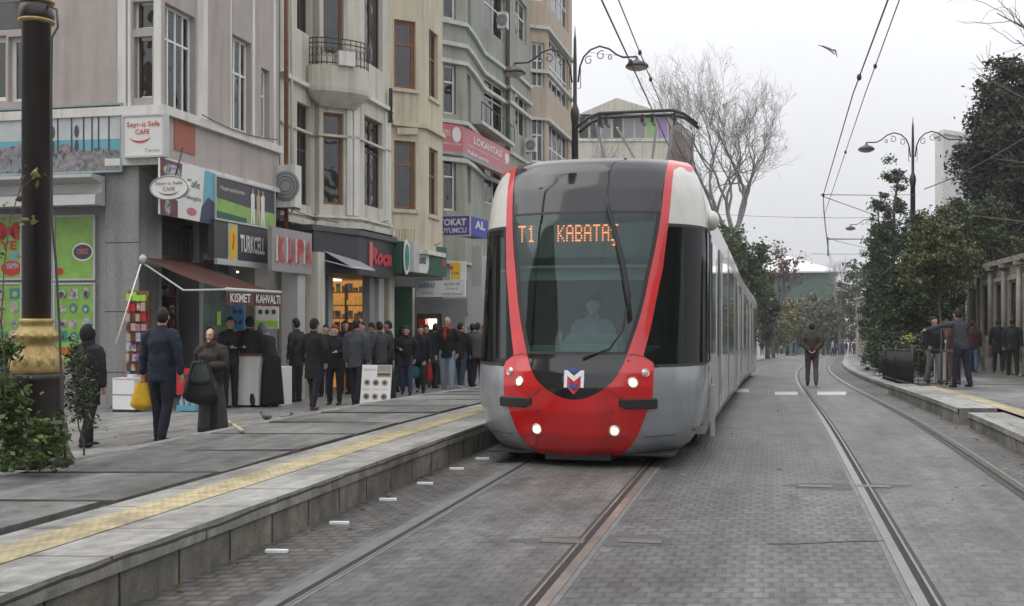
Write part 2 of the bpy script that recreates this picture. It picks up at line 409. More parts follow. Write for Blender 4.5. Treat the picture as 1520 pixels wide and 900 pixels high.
rail_labels = ['steel groove rail nearest the raised left platform', 'rusty groove rail under the right side of the tram',
               'steel groove rail the man in the brown jacket stands beside', 'steel groove rail closest to the lower right platform']
mm('steel_rust', (0.33, 0.29, 0.255), 0.36, metal=0.7, var=0.25, vs=5)
mm('steel_dull', (0.17, 0.17, 0.17), 0.45, metal=0.3, var=0.2, vs=5)
for i, (a, lab) in enumerate(zip((RL[0], RL[1], RR[0], RR[1]), rail_labels)):
    e = thing('tram_rail', lab, 'rail', G(a, 4.0), 'embedded rails of the two tram tracks')
    def strip3(a0, a1, z, mat_, nm):
        q = MB(); sheet(q, a0, a1, Y0, Y1-1, z); wallstrip(q, a0, Y0, Y1-1, -0.02, z, 0, True); wallstrip(q, a1, Y0, Y1-1, -0.02, z, 0)
        part(nm, q, mat_, e)
    sgn = -1 if i % 2 == 0 else 1
    hm = 'steel_rust' if i == 1 else 'steel_rail'
    strip3(a-0.033, a+0.035, 0.006, hm if i else 'steel_dull', 'rail_head')
    g0, g1 = (a+0.037, a+0.078) if i % 2 == 0 else (a-0.078, a-0.037)
    strip3(g0, g1, 0.004, 'groove', 'rail_groove')
    k0, k1 = (a+0.080, a+0.098) if i % 2 == 0 else (a-0.098, a-0.080)
    strip3(k0, k1, 0.006, hm if i else 'steel_dull', 'rail_lip')
    f0, f1 = (a-0.075, a-0.037) if i % 2 == 0 else (a+0.037, a+0.075)
    mm('rail_filler', (0.13, 0.13, 0.13), 0.55, var=0.3, vs=6)
    strip3(f0, f1, 0.003, 'rail_filler', 'rail_filler')
    f2, f3 = (k1, k1+0.03) if i % 2 == 0 else (k0-0.03, k0)
    strip3(f2, f3, 0.003, 'rail_filler' if i == 0 else 'joint_dark', 'rail_joint')

# steel cover plates crossing the rails, with the patched asphalt round them
mm('patch', (0.07, 0.071, 0.073), 0.7, var=0.3, vs=9, bump=0.3)
mm('plate', (0.15, 0.13, 0.12), 0.5, metal=0.3, var=0.2)
def cover(a, Y, lab, w=0.95, dl=0.16):
    e = thing('rail_joint_cover', lab, 'cover plate', G(a, Y), 'cover plates beside the rails')
    q = MB(); pts = []
    for k in range(22):
        an = 2*math.pi*k/22; r = 1+0.16*math.sin(3*an+1.3*a)+0.08*math.sin(7*an)
        pts.append(G(a+w*0.60*math.cos(an)*r, Y+0.20*math.sin(an)*r, 0.0016))
    q.add(pts, [tuple(range(22))]); part('patch', q, 'patch', e)
    for da in (.12, -.42):
        q = MB(); q.obox(G(a+da, Y-0.06, 0.002), ET*0.30, ES*0.13, UP*0.006); part('plate', q, 'plate', e)
p = ground(893, 803); cover(p.x-SL*p.y, p.y, 'worn plate on a dark patch across the rusty rail before the tram')
p = ground(1252, 722); cover(p.x-SL*p.y, p.y, 'pale plate on a dark patch across the middle rail')
# short crack of dark sealant in the setts
q = MB()
p = ground(1228, 806)
pp = [G(p.x-SL*p.y+u, p.y+0.05*math.sin(u*5)+random.uniform(-.01, .01), 0.003) for u in np.linspace(-0.42, 0.42, 14)]
for i in range(13): q.quad(pp[i], pp[i+1], pp[i+1]+ES*0.022, pp[i]+ES*0.022)
single('sealant_seam', q, 'thin dark seam of sealant in the setts right of the front cover plate', 'crack seal', 'joint_dark', p) if False else tag(q.build('sealant_seam', 'joint_dark', None, p), 'thin dark sealant seam in the setts below the second cover plate', 'seam')

# faded crossing marks in front of the man
for i, (x0, x1, py, lab) in enumerate([(1082, 1112, 580, 'faded white road mark beside the tram'), (1150, 1184, 584, 'faded white road mark left of the walking man'),
                        (1213, 1256, 584, 'faded white road mark right of the walking man')]):
    q = MB(); A = ground(x0, py+2.5, 0.004); B = ground(x1, py+2.5, 0.004); C = ground(x1, py-2.5, 0.004); D = ground(x0, py-2.5, 0.004)
    q.quad(A, B, C, D); o = q.build('road_mark', 'road_paint', None, A); tag(o, lab, 'road mark', 'faded crossing marks on the street')

# white studs along the platform
mm('stud', (0.78, 0.78, 0.76), 0.4, var=0.05)
studs = [(411, 820), (504, 778), (576, 743), (631, 719), (678, 697), (716, 682)]
names = ['first', 'second', 'third', 'fourth', 'fifth', 'sixth']
for (x, y), n_ in zip(studs, names):
    p = ground(x, y); k = 0.075+0.02*0
    q = MB(); q.obox(p-Vector((0.075, 0.022, -0.001)), Vector((0.15, -0.01, 0)), Vector((0, 0.045, 0)), UP*0.018)
    tag(q.build('road_stud', 'stud', None, p), 'white plastic stud on the setts, %s along the platform counted from the near end' % n_, 'road stud', 'white studs beside the left platform')

# ---------------- left platform
HP = 0.31; AE = -3.475
e = MB()
wallstrip(e, AE, Y0, 60, -0.02, HP-0.10, 0, True)
struct(e.build('platform_kerb_wall', 'kerb_face'))
e = MB()
sheet(e, AE-0.42, AE+0.025, Y0, 60, HP, 0); wallstrip(e, AE+0.025, Y0, 60, HP-0.10, HP, 0, True)
sheet(e, AE, AE+0.025, Y0, 60, HP-0.10, 0)
sheet(e, -4.42, -4.20, Y0, 60, HP, 0)
struct(e.build('platform', 'coping'))
e = MB(); sheet(e, -4.20, -3.895, Y0, 60, HP+0.004); struct(e.build('platform_tactile_strip', 'tactile'))
e = MB(); sheet(e, -4.60, -4.42, Y0, 60, HP-0.035)
struct(e.build('platform_channel', 'joint_dark'))
# big slabs, slightly uneven, dark open joints between them
e = MB(); e2 = MB(); Y = 3.2-1.5*7
sheet(e2, -6.30, -4.60, Y0, 60, HP-0.05); struct(e2.build('platform_bed', 'joint_dark'))
random.seed(5); k = 0
while Y < 58:
    L_ = 1.49; t0 = random.uniform(-0.012, 0.012); t1 = random.uniform(-0.012, 0.012)
    aw = -6.12 - (0.0 if k % 2 else 0.03)
    A = G(aw, Y+0.06, HP+t0); B = G(-4.50-random.uniform(0, .05), Y+0.06, HP+t1); C = G(-4.52-random.uniform(0, .04), Y+L_-0.06, HP+t1*0.5); D = G(aw, Y+L_-0.06, HP-t0)
    uvv = [(v.x*ET.x+v.y*ET.y+40+k*0.7, v.x*ES.x+v.y*ES.y+40) for v in (A, B, C, D)]
    e.quad(A, B, C, D, 0, uvv)
    dn = Vector((0, 0, -0.045))
    for P_, Q_ in ((A, B), (B, C), (C, D), (D, A)):
        e.quad(P_, P_+dn, Q_+dn, Q_, 0, [(0, 0), (0, .1), (1, .1), (1, 0)])
    Y += L_; k += 1
struct(e.build('platform_slabs', 'slab'))
e = MB(); sheet(e, -6.34, -6.16, Y0, 60, HP-0.012); wallstrip(e, -6.34, Y0, 60, -0.1, HP-0.012, 0)
struct(e.build('platform_back_kerb', 'coping'))
e = MB(); sheet(e, -12.6, -6.34, Y0, 60, 0.02, na=4); sheet(e, -12.6, -3.62, 60, 180, 0.02, na=3); struct(e.build('sidewalk', 'paving'))

# ---------------- right platform and plaza
e = MB(); HR = 0.24
def edge_a(Y): return 2.93
for (ya, yb, hh, aa) in ((-14, 16.3, HR-0.02, 2.90), (16.8, 27, HR+0.01, 2.84), (27, 180, 0.15, 3.10)):
    wallstrip(e, aa, ya, yb, -0.02, hh-0.07, 0)
struct(e.build('right_platform_kerb_wall', 'kerb_face'))
e = MB()
for (ya, yb, hh, aa) in ((-14, 16.3, HR-0.02, 2.90), (16.8, 27, HR+0.01, 2.84), (27, 180, 0.15, 3.10)):
    wallstrip(e, aa-0.02, ya, yb, hh-0.07, hh, 0); sheet(e, aa-0.02, 3.42, ya, yb, hh)
    for yy in (ya, yb):
        e.quad(G(aa, yy, 0), G(3.42, yy, 0), G(3.42, yy, hh), G(aa, yy, hh), 0, [(0, 0), (.5, 0), (.5, .2), (0, .2)])
sheet(e, 3.42, 3.5, 16.3, 16.8, HR-0.10)
struct(e.build('right_platform', 'coping'))
e = MB(); sheet(e, 3.42, 3.72, -14, 25.5, HR+0.012); struct(e.build('right_tactile_strip', 'tactile'))
e = MB(); sheet(e, 3.72, 3.80, -14, 27, HR-0.03); struct(e.build('right_channel', 'joint_dark'))
e = MB(); sheet(e, 3.80, 12.0, -14, 27, HR-0.012, na=4); sheet(e, 3.42, 12.0, 27, 180, 0.15, na=4)
e.quad(G(3.42, 27, 0), G(12, 27, 0), G(12, 27, HR), G(3.42, 27, HR), 0, [(0, 0)]*4)
struct(e.build('right_plaza', 'slab'))
# ================================================================ tram (local: x right, y away from the camera, z up)
TT, TS = -1.993, 11.36
TO = W(TT, TS)
def itp(x, tab): return float(np.interp(x, tab[0], tab[1]))
TW = ([.12, .2, .35, .6, .9, 2.5, 2.65, 2.85, 3.0, 3.12, 3.22, 3.30, 3.36], [1.03, 1.12, 1.205, 1.262, 1.285, 1.285, 1.28, 1.262, 1.235, 1.20, 1.155, 1.11, 1.05])
TP = ([.12, .2, .35, .6, .85, 1.0, 1.15, 1.4, 2.0, 2.6, 3.0, 3.2, 3.3, 3.36], [.25, .15, .06, .01, 0, .03, .09, .17, .34, .52, .66, .76, .85, .99])
TL = ([0, 1.2, 2.6, 3.36], [1.2, 1.2, 1.05, .85])
def rb(t, z):
    w_ = itp(z, TW); r = min(abs(t)/w_, 0.99999); return itp(z, TP)+itp(z, TL)*(1-math.sqrt(1-r**2.4))
def TS_(t, z, out=0.0):                      # point on the nose surface, pushed out by OUT
    p = Vector((t, rb(t, z), z))
    if out:
        e = 0.01; a = Vector((t+e, rb(t+e, z), z))-Vector((t-e, rb(t-e, z), z)); c = Vector((t, rb(t, z+e), z+e))-Vector((t, rb(t, z-e), z-e))
        n = a.cross(c)
        if n.y > 0: n = -n
        p = p+n.normalized()*out
    return p
def tpath(s):                                # tram module position: s metres behind the nose along the street
    S = TS+s; Y = S*math.cos(YAW)-TT*math.sin(YAW)
    a = TT/math.cos(YAW); x = X_of(a, Y); dx = (X_of(a, Y+.5)-X_of(a, Y-.5))
    z = zp(Y)
    return Vector((x, Y, z)), Vector((dx, 1, zp(Y+.5)-zp(Y-.5))).normalized()
def LW(p): return TO+ET*p.x+ES*p.y+UP*p.z    # nose section local -> world
class TB(MB):
    def mesh(s, name, mats, origin=(0, 0, 0)):
        s.v = [tuple(LW(Vector(v))) for v in s.v]; return MB.mesh(s, name, mats, origin)
INN = ([.72, .737, .775, .83, .90, .97, 1.08, 1.2, 1.35, 1.52, 1.75, 2.04, 2.3, 2.58, 2.8, 3.3, 3.36], [0, .12, .21, .30, .385, .44, .495, .535, .58, .63, .682, .728, .775, .812, .832, .862, .862])
OUTR = ([1.17, 1.35, 1.52, 1.8, 2.1, 2.58, 2.8, 3.3, 3.36], [.69, .73, .764, .808, .858, .902, .915, .935, .93])
PAN = ([.12, .17, .22, .35, .48, .6, .75, 1.06, 1.10, 1.14, 1.17], [.42, .50, .555, .64, .69, .735, .79, .80, .79, .74, .69])
def inn(z): return itp(z, INN) if z > .72 else 0.0
def outr(z): return itp(z, OUTR) if z >= 1.17 else itp(z, PAN)
tram = thing('tram', 'red white and grey low floor tram with lit headlamps and orange route display', 'tram', TO)
def zs(a, b_, n): return [a+(b_-a)*i/n for i in range(n+1)]
def patch(q, z0, z1, f0, f1, nz, nt_, out=0.0, both=False, mi=0):
    for sg in ((-1, 1) if both else (1,)):
        Z = zs(z0, z1, nz); vs = []
        for z in Z:
            for j in range(nt_+1):
                t = f0(z)+(f1(z)-f0(z))*j/nt_; vs.append(TS_(sg*t, z, out))
        w_ = nt_+1
        fs = [(i*w_+j, i*w_+j+1, (i+1)*w_+j+1, (i+1)*w_+j) for i in range(nz) for j in range(nt_)]
        if sg < 0: fs = [f[::-1] for f in fs]
        q.add(vs, fs, mi, None, True)
q = TB(); patch(q, 1.20, 2.73, lambda z: -inn(z)+.035, lambda z: inn(z)-.035, 40, 30); part('windscreen', q, 'shield_glass', tram)
q = TB(); patch(q, 2.73, 3.36, lambda z: -inn(z), lambda z: inn(z), 20, 30); part('visor_panel', q, 'tram_visor', tram)
q = TB(); patch(q, .722, 1.20, lambda z: -inn(z), lambda z: inn(z), 30, 24); np_ = part('nose_panel', q, 'tram_black', tram)
q = TB(); patch(q, 1.20, 2.73, lambda z: inn(z)-.04, lambda z: inn(z), 40, 2, 0.002, True)
patch(q, 2.705, 2.73, lambda z: -inn(z), inn, 1, 24, 0.002); patch(q, 1.19, 1.215, lambda z: -inn(z), inn, 1, 24, 0.002)
part('windscreen_seal', q, 'rubber', tram)
q = TB(); patch(q, 1.10, 3.36, inn, outr, 70, 6, 0.006, True); part('red_arch', q, 'tram_red', tram)
q = TB(); patch(q, .72, 1.10, inn, outr, 30, 10, 0.006, True); patch(q, .12, .72, lambda z: -outr(z), outr, 24, 40, 0.006)
part('bumper_shell', q, 'tram_red', tram)
for sg in (-1, 1):
    q = TB()
    for k in range(10):
        t0 = .36+.045*k
        z0 = .90-.045*k*0.9 if k < 5 else .70+.0*k
    pts = [TS_(sg*t_, z_, .007) for t_, z_ in ((.33, .86), (.40, .79), (.48, .74), (.52, .725))]
    q.tube(pts, .004, 5)
    pts = [TS_(sg*t_, z_, .007) for t_, z_ in ((.545, 1.175), (.58, 1.19), (.64, 1.18), (.70, 1.165), (.78, 1.115), (.83, 1.05))]
    q.tube(pts, .004, 5); part('shell_seam', q, 'rubber', tram)
    for yy in (1.62,):
        q = TB(); q.obox(Vector((sg*1.2845, yy, .16)), Vector((sg*.003, 0, 0)), Vector((0, .008, 0)), Vector((0, 0, .9))); part('skirt_seam', q, 'rubber', tram)
    q = TB(); q.tube([TS_(sg*t_, .33, .004) for t_ in np.linspace(.70, 1.0, 8)], .003, 4); part('skirt_seam', q, 'rubber', tram)
# side of the cab beyond the red arch: theta rows to the tangent line, then straight back
YB = 1.9
def side(q, z0, z1, y_end, nz, out=0.0, mi=0, fstart=None, sgs=(-1, 1)):
    for sg in sgs:
        vs = []; NC = 22
        for z in zs(z0, z1, nz):
            w_ = itp(z, TW); t0 = (fstart or outr)(z); r0 = t0/w_; th0 = math.asin(min(1, r0**1.2))
            for j in range(NC+1):
                th = th0+(math.pi/2-th0)*j/NC; r = math.sin(th)**(1/1.2); y = itp(z, TP)+itp(z, TL)*(1-math.cos(th))
                vs.append(Vector((sg*(w_*r+out*math.sin(th)), y-out*math.cos(th), z)))
            vs.append(Vector((sg*(w_+out), y_end, z)))
        k = NC+2; fs = [(i*k+j, i*k+j+1, (i+1)*k+j+1, (i+1)*k+j) for i in range(nz) for j in range(k-1)]
        if sg < 0: fs = [f[::-1] for f in fs]
        q.add(vs, fs, mi, None, True)
for sg_ in (-1, 1):
    q = TB(); side(q, .12, 1.07, YB+.5, 14, sgs=(sg_,)); part('lower_skirt', q, 'tram_grey', tram)
    q = TB(); side(q, 1.07, 2.58, YB, 14, sgs=(sg_,)); part('cab_side_window', q, 'side_glass', tram)
    q = TB(); side(q, 2.58, 3.36, YB+.5, 14, sgs=(sg_,)); part('roof_shoulder', q, 'tram_white', tram)
q = TB(); side(q, 1.055, 1.085, YB+.02, 1, .003); side(q, 2.565, 2.60, YB+.02, 1, .003)
for sg in (-1, 1):
    q.obox(Vector((sg*1.268, YB-.01, 1.07)), Vector((sg*.022, 0, 0)), Vector((0, .10, 0)), Vector((0, 0, 1.52)))
    q.obox(Vector((sg*1.266, .0+1.05+.35, 1.07)), Vector((sg*.022, 0, 0)), Vector((0, .035, 0)), Vector((0, 0, 1.51)))
part('window_seal', q, 'rubber', tram)
q = TB()                                       # roof deck
vs = []; n = 30
for i in range(n+1):
    t = -1.04+2.08*i/n; vs.append(Vector((t, rb(t, 3.36) if abs(t) < 1.035 else 1.84, 3.36)))
for i in range(n+1): vs.append(Vector((-1.04+2.08*i/n, 2.4, 3.37)))
q.add(vs, [(i, i+1, n+2+i, n+1+i) for i in range(n)]); part('front_roof', q, 'tram_grey', tram)
# red flash running back over the shoulder
for sg in (-1, 1):
    q = TB(); vs = []
    for i in range(9):
        z = 3.24+.12*i/8
        w_ = itp(z, TW); vs += [Vector((sg*(outr(z)), rb(outr(z), z)-.006, z+.004)), Vector((sg*(w_+.004), itp(z, TP)+itp(z, TL)*.75, z+.004))]
    q.add(vs, [((2*i, 2*i+1, 2*i+3, 2*i+2) if sg > 0 else (2*i, 2*i+2, 2*i+3, 2*i+1)) for i in range(8)], 0, None, True)
    part('red_flash', q, 'tram_red', tram)
q = TB(); q.obox((-1.0, .32, .12), (2.0, 0, 0), (0, 2.2, 0), (0, 0, .02)); q.obox((-.35, .24, .07), (.7, 0, 0), (0, .5, 0), (0, 0, .09))
q.obox((-.9, .9, .02), (1.8, 0, 0), (0, 1.6, 0), (0, 0, .11))
part('underframe', q, 'tram_under', tram)
# lamps
mm('lamp_ring', (.5, .42, .34), .2, var=0, metal=.5, emit=(1, .62, .36), es=.9)
def lamp_at(t, z, r, mt, nm='headlight', ring='chrome', lit=True):
    P_ = TS_(t, z, .004); n_ = (TS_(t, z, .05)-TS_(t, z, 0)).normalized()
    q = TB(); q.tube_lathe([(r*1.35, -.01), (r*1.42, .006), (r*1.25, .012), (r*1.05, .004)], P_, n_, 24, 0, True)
    o = part(nm, q, ring, tram)
    q = TB(); q.tube_lathe([(r*1.06, .005), (r*1.0, .010), (r*.72, .013)], P_, n_, 20, 0, False); part('reflector', q, 'lamp_ring' if mt == 'headlamp' else 'chrome', o); q = TB(); q.tube_lathe([(r*.74, .012), (r*.6, .018), (r*.3, .021), (0, .022)], P_, n_, 20, 0, False); part('lens', q, mt, o)
lamp_at(-.60, .90, .038, 'headlamp'); lamp_at(.60, .90, .042, 'headlamp')
mm('lens_dim', (0.25, 0.12, 0.1), 0.2, var=0, emit=(1, .55, .4), es=.35)
lamp_at(-.72, 1.0, .032, 'lens_dim', 'marker_light'); lamp_at(.72, 1.0, .032, 'lens_dim', 'marker_light')
lamp_at(-.41, .40, .045, 'headlamp', 'fog_light'); lamp_at(.41, .40, .045, 'headlamp', 'fog_light')
# black buffers
for sg in (-1, 1):
    q = TB(); vs = []
    T_ = np.linspace(.46, .825, 12)
    top = [(t, .735-.0*(t)) for t in T_]; 
    for t in T_:
        zt = .735; zb = .625 if t > .5 else .65
        vs += [TS_(sg*t, zb, .0), TS_(sg*t, zb+.012, .032), TS_(sg*t, zt-.012, .032), TS_(sg*t, zt, .0)]
    fs = []
    for i in range(11):
        for j in range(3): fs.append((i*4+j, i*4+4+j, i*4+5+j, i*4+1+j))
    fs += [(0, 1, 2, 3), (47, 46, 45, 44)]
    if sg < 0: fs = [f[::-1] for f in fs]
    q.add(vs, fs); part('rubber_buffer', q, 'rubber', tram)
for t in (-.385, .385, .545, ):
    q = TB(); q.ell(TS_(t, .595 if abs(t) < .5 else 1.12, .004), .012, .008, .012, 8, 6); part('jack_point', q, 'rubber', tram)
# emblem: blue disc behind, red shield, white M
def on(t, z, o): return TS_(t*1.22, CZ+(z-CZ)*1.22, o)
CT, CZ = 0.0, .915
def flatpoly(q, pts, o, mi=0):
    c = (sum(p[0] for p in pts)/len(pts), sum(p[1] for p in pts)/len(pts))
    q.add([on(CT+p[0], CZ+p[1], o) for p in pts], [tuple(range(len(pts)))], mi)
q = TB(); flatpoly(q, [(.10*math.cos(a_), .022+.088*math.sin(a_)) for a_ in np.linspace(0, 2*math.pi, 28)[:-1]], .004); eb = part('emblem', q, 'blue_paint', tram)
q = TB(); flatpoly(q, [(-.055, -.055), (0, -.115), (.055, -.055), (.055, .05), (0, .005), (-.055, .05)], .007); part('shield', q, 'tram_red', eb)
q = TB()
for pl in ([(-.085, -.055), (-.058, -.055), (-.058, .088), (-.085, .088)], [(.058, -.055), (.085, -.055), (.085, .088), (.058, .088)],
           [(-.058, .088), (-.058, .045), (0, -.005), (0, .042)], [(0, .042), (0, -.005), (.058, .045), (.058, .088)]): flatpoly(q, pl, .010)
part('emblem_letter', q, 'white_paint', eb)
# wiper
def surf_px(px, py):
    best = None
    for z in np.linspace(1.1, 3.3, 110):
        for t in np.linspace(-.85, .85, 120):
            p = LW(Vector((t, rb(t, z), z))); x = 760+F*p.x/p.y; y = 476-F*(p.z-H)/p.y; d_ = (x-px)**2+(y-py)**2
            if best is None or d_ < best[0]: best = (d_, t, z)
    return best[1], best[2]
q = TB()
wp = [surf_px(*p) for p in ((898, 284), (904, 312), (914, 350), (924, 395), (931, 440), (935, 478))]
q.tube([TS_(t, z, .05) for t, z in wp], [.012, .024, .028, .030, .026, .014], 8, ratio=.6); wa = part('wiper_blade', q, 'rubber', tram)
q = TB(); wp2 = [surf_px(*p) for p in ((916, 355), (925, 398), (934, 440), (925, 490), (905, 520), (865, 534))]
q.tube([TS_(t, z, .035) for t, z in wp2], .010, 6); part('wiper_arm', q, 'rubber', tram)
# destination box behind the glass
q = TB(); q.obox((-.79, .70, 2.24), (1.56, 0, 0), (0, .16, .04), (0, 0, .36)); 
part('display_housing', q, 'cab_int', tram)
q = TB(); q.obox((-.76, .68, 2.12), (1.50, 0, 0), (0, .10, 0), (0, 0, .03)); q.obox((-.74, .77, 1.99), (1.46, 0, 0), (0, .04, 0), (0, 0, .16)); part('sun_blind', q, 'cab_teal', tram)
FONT5 = {'T': ['11111', '00100', '00100', '00100', '00100', '00100', '00100'], '1': ['00100', '01100', '00100', '00100', '00100', '00100', '01110'],
 'K': ['10001', '10010', '10100', '11000', '10100', '10010', '10001'], 'A': ['01110', '10001', '10001', '11111', '10001', '10001', '10001'],
 'B': ['11110', '10001', '10001', '11110', '10001', '10001', '11110'], 'S': ['01111', '10000', '10000', '01110', '00001', '00001', '11110', '00100', '01100']}
q = TB()
def led(txt, x0, ztop, px, pz=.027):
    x = x0
    for ch in txt:
        for r_, row in enumerate(FONT5[ch]):
            for c_, b_ in enumerate(row):
                if b_ == '1':
                    X = x+c_*px; Z = ztop-r_*pz; q.obox((X, .672, Z), (px*.9, 0, 0), (0, .01, 0), (0, 0, pz*.62))
        x += px*6.3
led('T1', -.74, 2.575, .0165); led('KABATAS', -.30, 2.575, .0157)
part('route_display', q, 'amber_led', tram)
# cab interior
q = TB(); q.obox((-1.2, 2.0, .3), (2.4, 0, 0), (0, .03, 0), (0, 0, 2.9)); q.obox((-1.2, .9, .34), (2.4, 0, 0), (0, 1.2, 0), (0, 0, .03))
q.obox((-.95, .9, 2.62), (1.9, 0, 0), (0, 1.2, 0), (0, 0, .03)); part('cab_bulkhead', q, 'cab_int', tram)
q = TB(); vs = []
for i in range(13):
    t = -.62+1.24*i/12; vs += [Vector((t, rb(t, 1.2)+.06, 1.14)), Vector((t*1.3, 1.25, 1.26))]
q.add(vs, [(2*i, 2*i+2, 2*i+3, 2*i+1) for i in range(12)], 0, None, True)
q.obox((-.25, .62, 1.17), (.62, 0, 0), (0, .45, .10), (0, 0, .12)); q.tube([Vector((-.3, .9, 1.25)), Vector((-.32, .95, 1.42))], .02, 6)
part('dashboard', q, 'cab_teal', tram)
q = TB(); q.capsule([Vector((-.02, 1.62, .9)), Vector((-.02, 1.66, 1.25)), Vector((-.02, 1.70, 1.62))], [.2, .22, .16], 12, .35, (1, 0, 0)); q.ell((-.02, 1.70, 1.78), .1, .05, .09); part('driver_seat', q, 'black', tram)
for x in (-1.0, 1.0):
    q = TB(); q.tube([Vector((x, 1.3, .3)), Vector((x, 1.3, 2.6))], .03, 8); part('cab_post', q, 'cab_teal', tram)
# exterior camera pods on the shoulder
for sg in (-1, 1):
    q = TB(); q.ell((sg*1.30, 1.95, 2.72), .10, .16, .12); part('camera_pod', q, 'tram_white', tram)
    q = TB(); q.obox((sg*1.28, 2.2, .15), (sg*.05, 0, 0), (0, .08, 0), (0, 0, .62)); part('guard_strip', q, 'metal_light', tram)
q = TB(); text_into(q, '0294', (1.286, 1.75, .98), (0, 1, 0), (0, 0, 1), .26, .055, .004, bold=.02)
part('fleet_number', q, 'black', tram)
# trailing modules
SEC = [(1.20, .16), (1.28, .34), (1.28, 1.07), (1.28, 2.58), (1.28, 2.85), (1.15, 3.12), (.98, 3.28), (.0, 3.38)]
def module(s0, s1, doors, wins, panto=False, tail=False):
    P0, D0 = tpath(s0); P1, D1 = tpath(s1)
    ay = (P1-P0).normalized(); ax = ay.cross(UP).normalized(); az_ = ax.cross(ay); L_ = (P1-P0).length
    def w_(x, y, z): return P0+ax*x+ay*y+az_*z
    sec = [(x, z) for x, z in SEC]+[(-x, z) for x, z in SEC[::-1][1:]]
    e_ = part('tram_module', (lambda q_: (q_.add([w_(x, 0, z) for x, z in sec]+[w_(x, L_, z) for x, z in sec],
        [(i, i+1, len(sec)+i+1, len(sec)+i) for i in range(len(sec)-1) if i not in (2, 11)]+[tuple(range(len(sec)))[::-1], tuple(range(len(sec), 2*len(sec)))],
        0, None, False), q_)[1])(MB()), 'tram_white', tram)
    q_ = MB()
    for sg in (1, -1):
        vs = []
        for y in (-.004, L_+.004):
            for x, z in SEC[:3]: vs.append(w_(sg*(x+.004), y, z))
        fs = [(0, 1, 4, 3), (1, 2, 5, 4)]
        q_.add(vs, fs if sg < 0 else [f[::-1] for f in fs])
    part('module_skirt', q_, 'tram_grey', e_)
    q_ = MB()
    for sg in (1, -1): q_.obox(w_(sg*1.275, 0, 1.07), ax*(sg*.004), ay*L_, az_*1.51)
    part('window_band', q_, 'tram_black', e_)
    for y0, y1 in wins:
        for sg in (1, -1):
            q_ = MB(); q_.obox(w_(sg*1.281, y0, 1.15), ax*(sg*.005), ay*(y1-y0), az_*1.36); part('window', q_, 'side_glass_opaque', e_)
    for y0 in doors:
        for sg in (1, -1):
            q_ = MB(); q_.obox(w_(sg*1.283, y0, .36), ax*(sg*.012), ay*1.3, az_*2.2); dd = part('door', q_, 'metal_light', e_)
            for k in (0, 1):
                q_ = MB(); q_.obox(w_(sg*1.296, y0+.08+k*.62, .55), ax*(sg*.004), ay*.52, az_*1.9); part('door_pane', q_, 'side_glass_opaque', dd)
            q_ = MB(); q_.obox(w_(sg*1.31, y0-.06, .42), ax*(sg*.02), ay*.03, az_*2.0); part('grab_rail', q_, 'chrome', dd)
    q_ = MB()
    for y in np.arange(.6, L_-1.2, 2.3): q_.obox(w_(-.75, y, 3.30), ax*1.5, ay*1.7, az_*.10)
    part('roof_box', q_, 'tram_grey', e_)
    q_ = MB(); q_.obox(w_(-1.1, .1, .06), ax*2.2, ay*(L_-.2), az_*.12); part('module_underframe', q_, 'tram_under', e_)
    return e_
m, t, b_ = nt('side_glass_opaque'); b_.inputs['Base Color'].default_value = (.045, .055, .055, 1); b_.inputs['Roughness'].default_value = .05; b_.inputs['Coat Weight'].default_value = .6; M['side_glass_opaque'] = m
mods = [(2.4, 7.6, [4.0-2.4+.4], [(.15, 1.3), (3.5, 4.9)]), (8.0, 11.0, [], [(.2, 1.35), (1.5, 2.8)]), (11.4, 18.6, [1.0, 4.8], [(2.5, 3.5), (3.6, 4.6), (6.3, 7.0)]),
        (19.0, 22.2, [], [(.2, 1.5), (1.65, 3.0)]), (22.6, 29.6, [1.2, 4.6], [(.1, 1.0), (2.7, 4.3), (6.1, 6.9)]), (30.0, 33.0, [], [(.2, 1.4), (1.5, 2.8)])]
for i, (s0, s1, dr, wn) in enumerate(mods):
    module(s0, s1, dr, wn)
    if i < len(mods)-1:
        P0, D0 = tpath(s1-.02); P1, D1 = tpath(mods[i+1][0]+.02); q = MB(); n = 6
        for k in range(n):
            a0 = P0.lerp(P1, k/n); a1 = P0.lerp(P1, (k+1)/n); ax = D0.cross(UP).normalized(); sh = -.06 if k % 2 else -.03
            q.obox(a0-ax*(1.24+sh)+UP*.3, ax*(2.48+2*sh), a1-a0, UP*2.72)
        part('bellows', q, 'rubber', tram)
# pantograph
P0, D0 = tpath(5.9); ay = D0; ax = ay.cross(UP).normalized()
q = MB(); q.obox(P0-ax*.33-ay*.3+UP*3.36, ax*.66, ay*.8, UP*.26); pg = part('pantograph', q, 'iron_black', tram)
base = P0+UP*3.60; head = P0+UP*4.70-ay*.35; knee = P0+UP*4.0+ay*1.1
q = MB(); q.tube([base+ax*.05, knee+ax*.05], .035, 8); q.tube([knee+ax*.05, head-UP*.18+ax*.3], .02, 8); q.tube([knee-ax*.05, head-UP*.18-ax*.3], .02, 8)
q.tube([base-ax*.05+ay*.2, knee-ax*.05-UP*.04], .014, 6); part('pantograph_arm', q, 'metal_light', pg)
q = MB(); q.tube([P0-ax*.30+UP*3.48, P0-ax*.52+UP*4.0, head-ax*.62-UP*.10], .022, 8); q.tube([P0+ax*.22+UP*3.50, P0+ax*.42+UP*4.0, head+ax*.56-UP*.10], .024, 8)
q.tube([P0-ax*.50+UP*3.86, P0-ax*.2+UP*3.96, P0+ax*.2+UP*3.96, P0+ax*.38+UP*3.90], .016, 6); q.tube([P0+ax*.12+UP*3.5, P0+ax*.12+UP*3.95], .016, 6)
part('support_frame', q, 'metal_grey', pg)
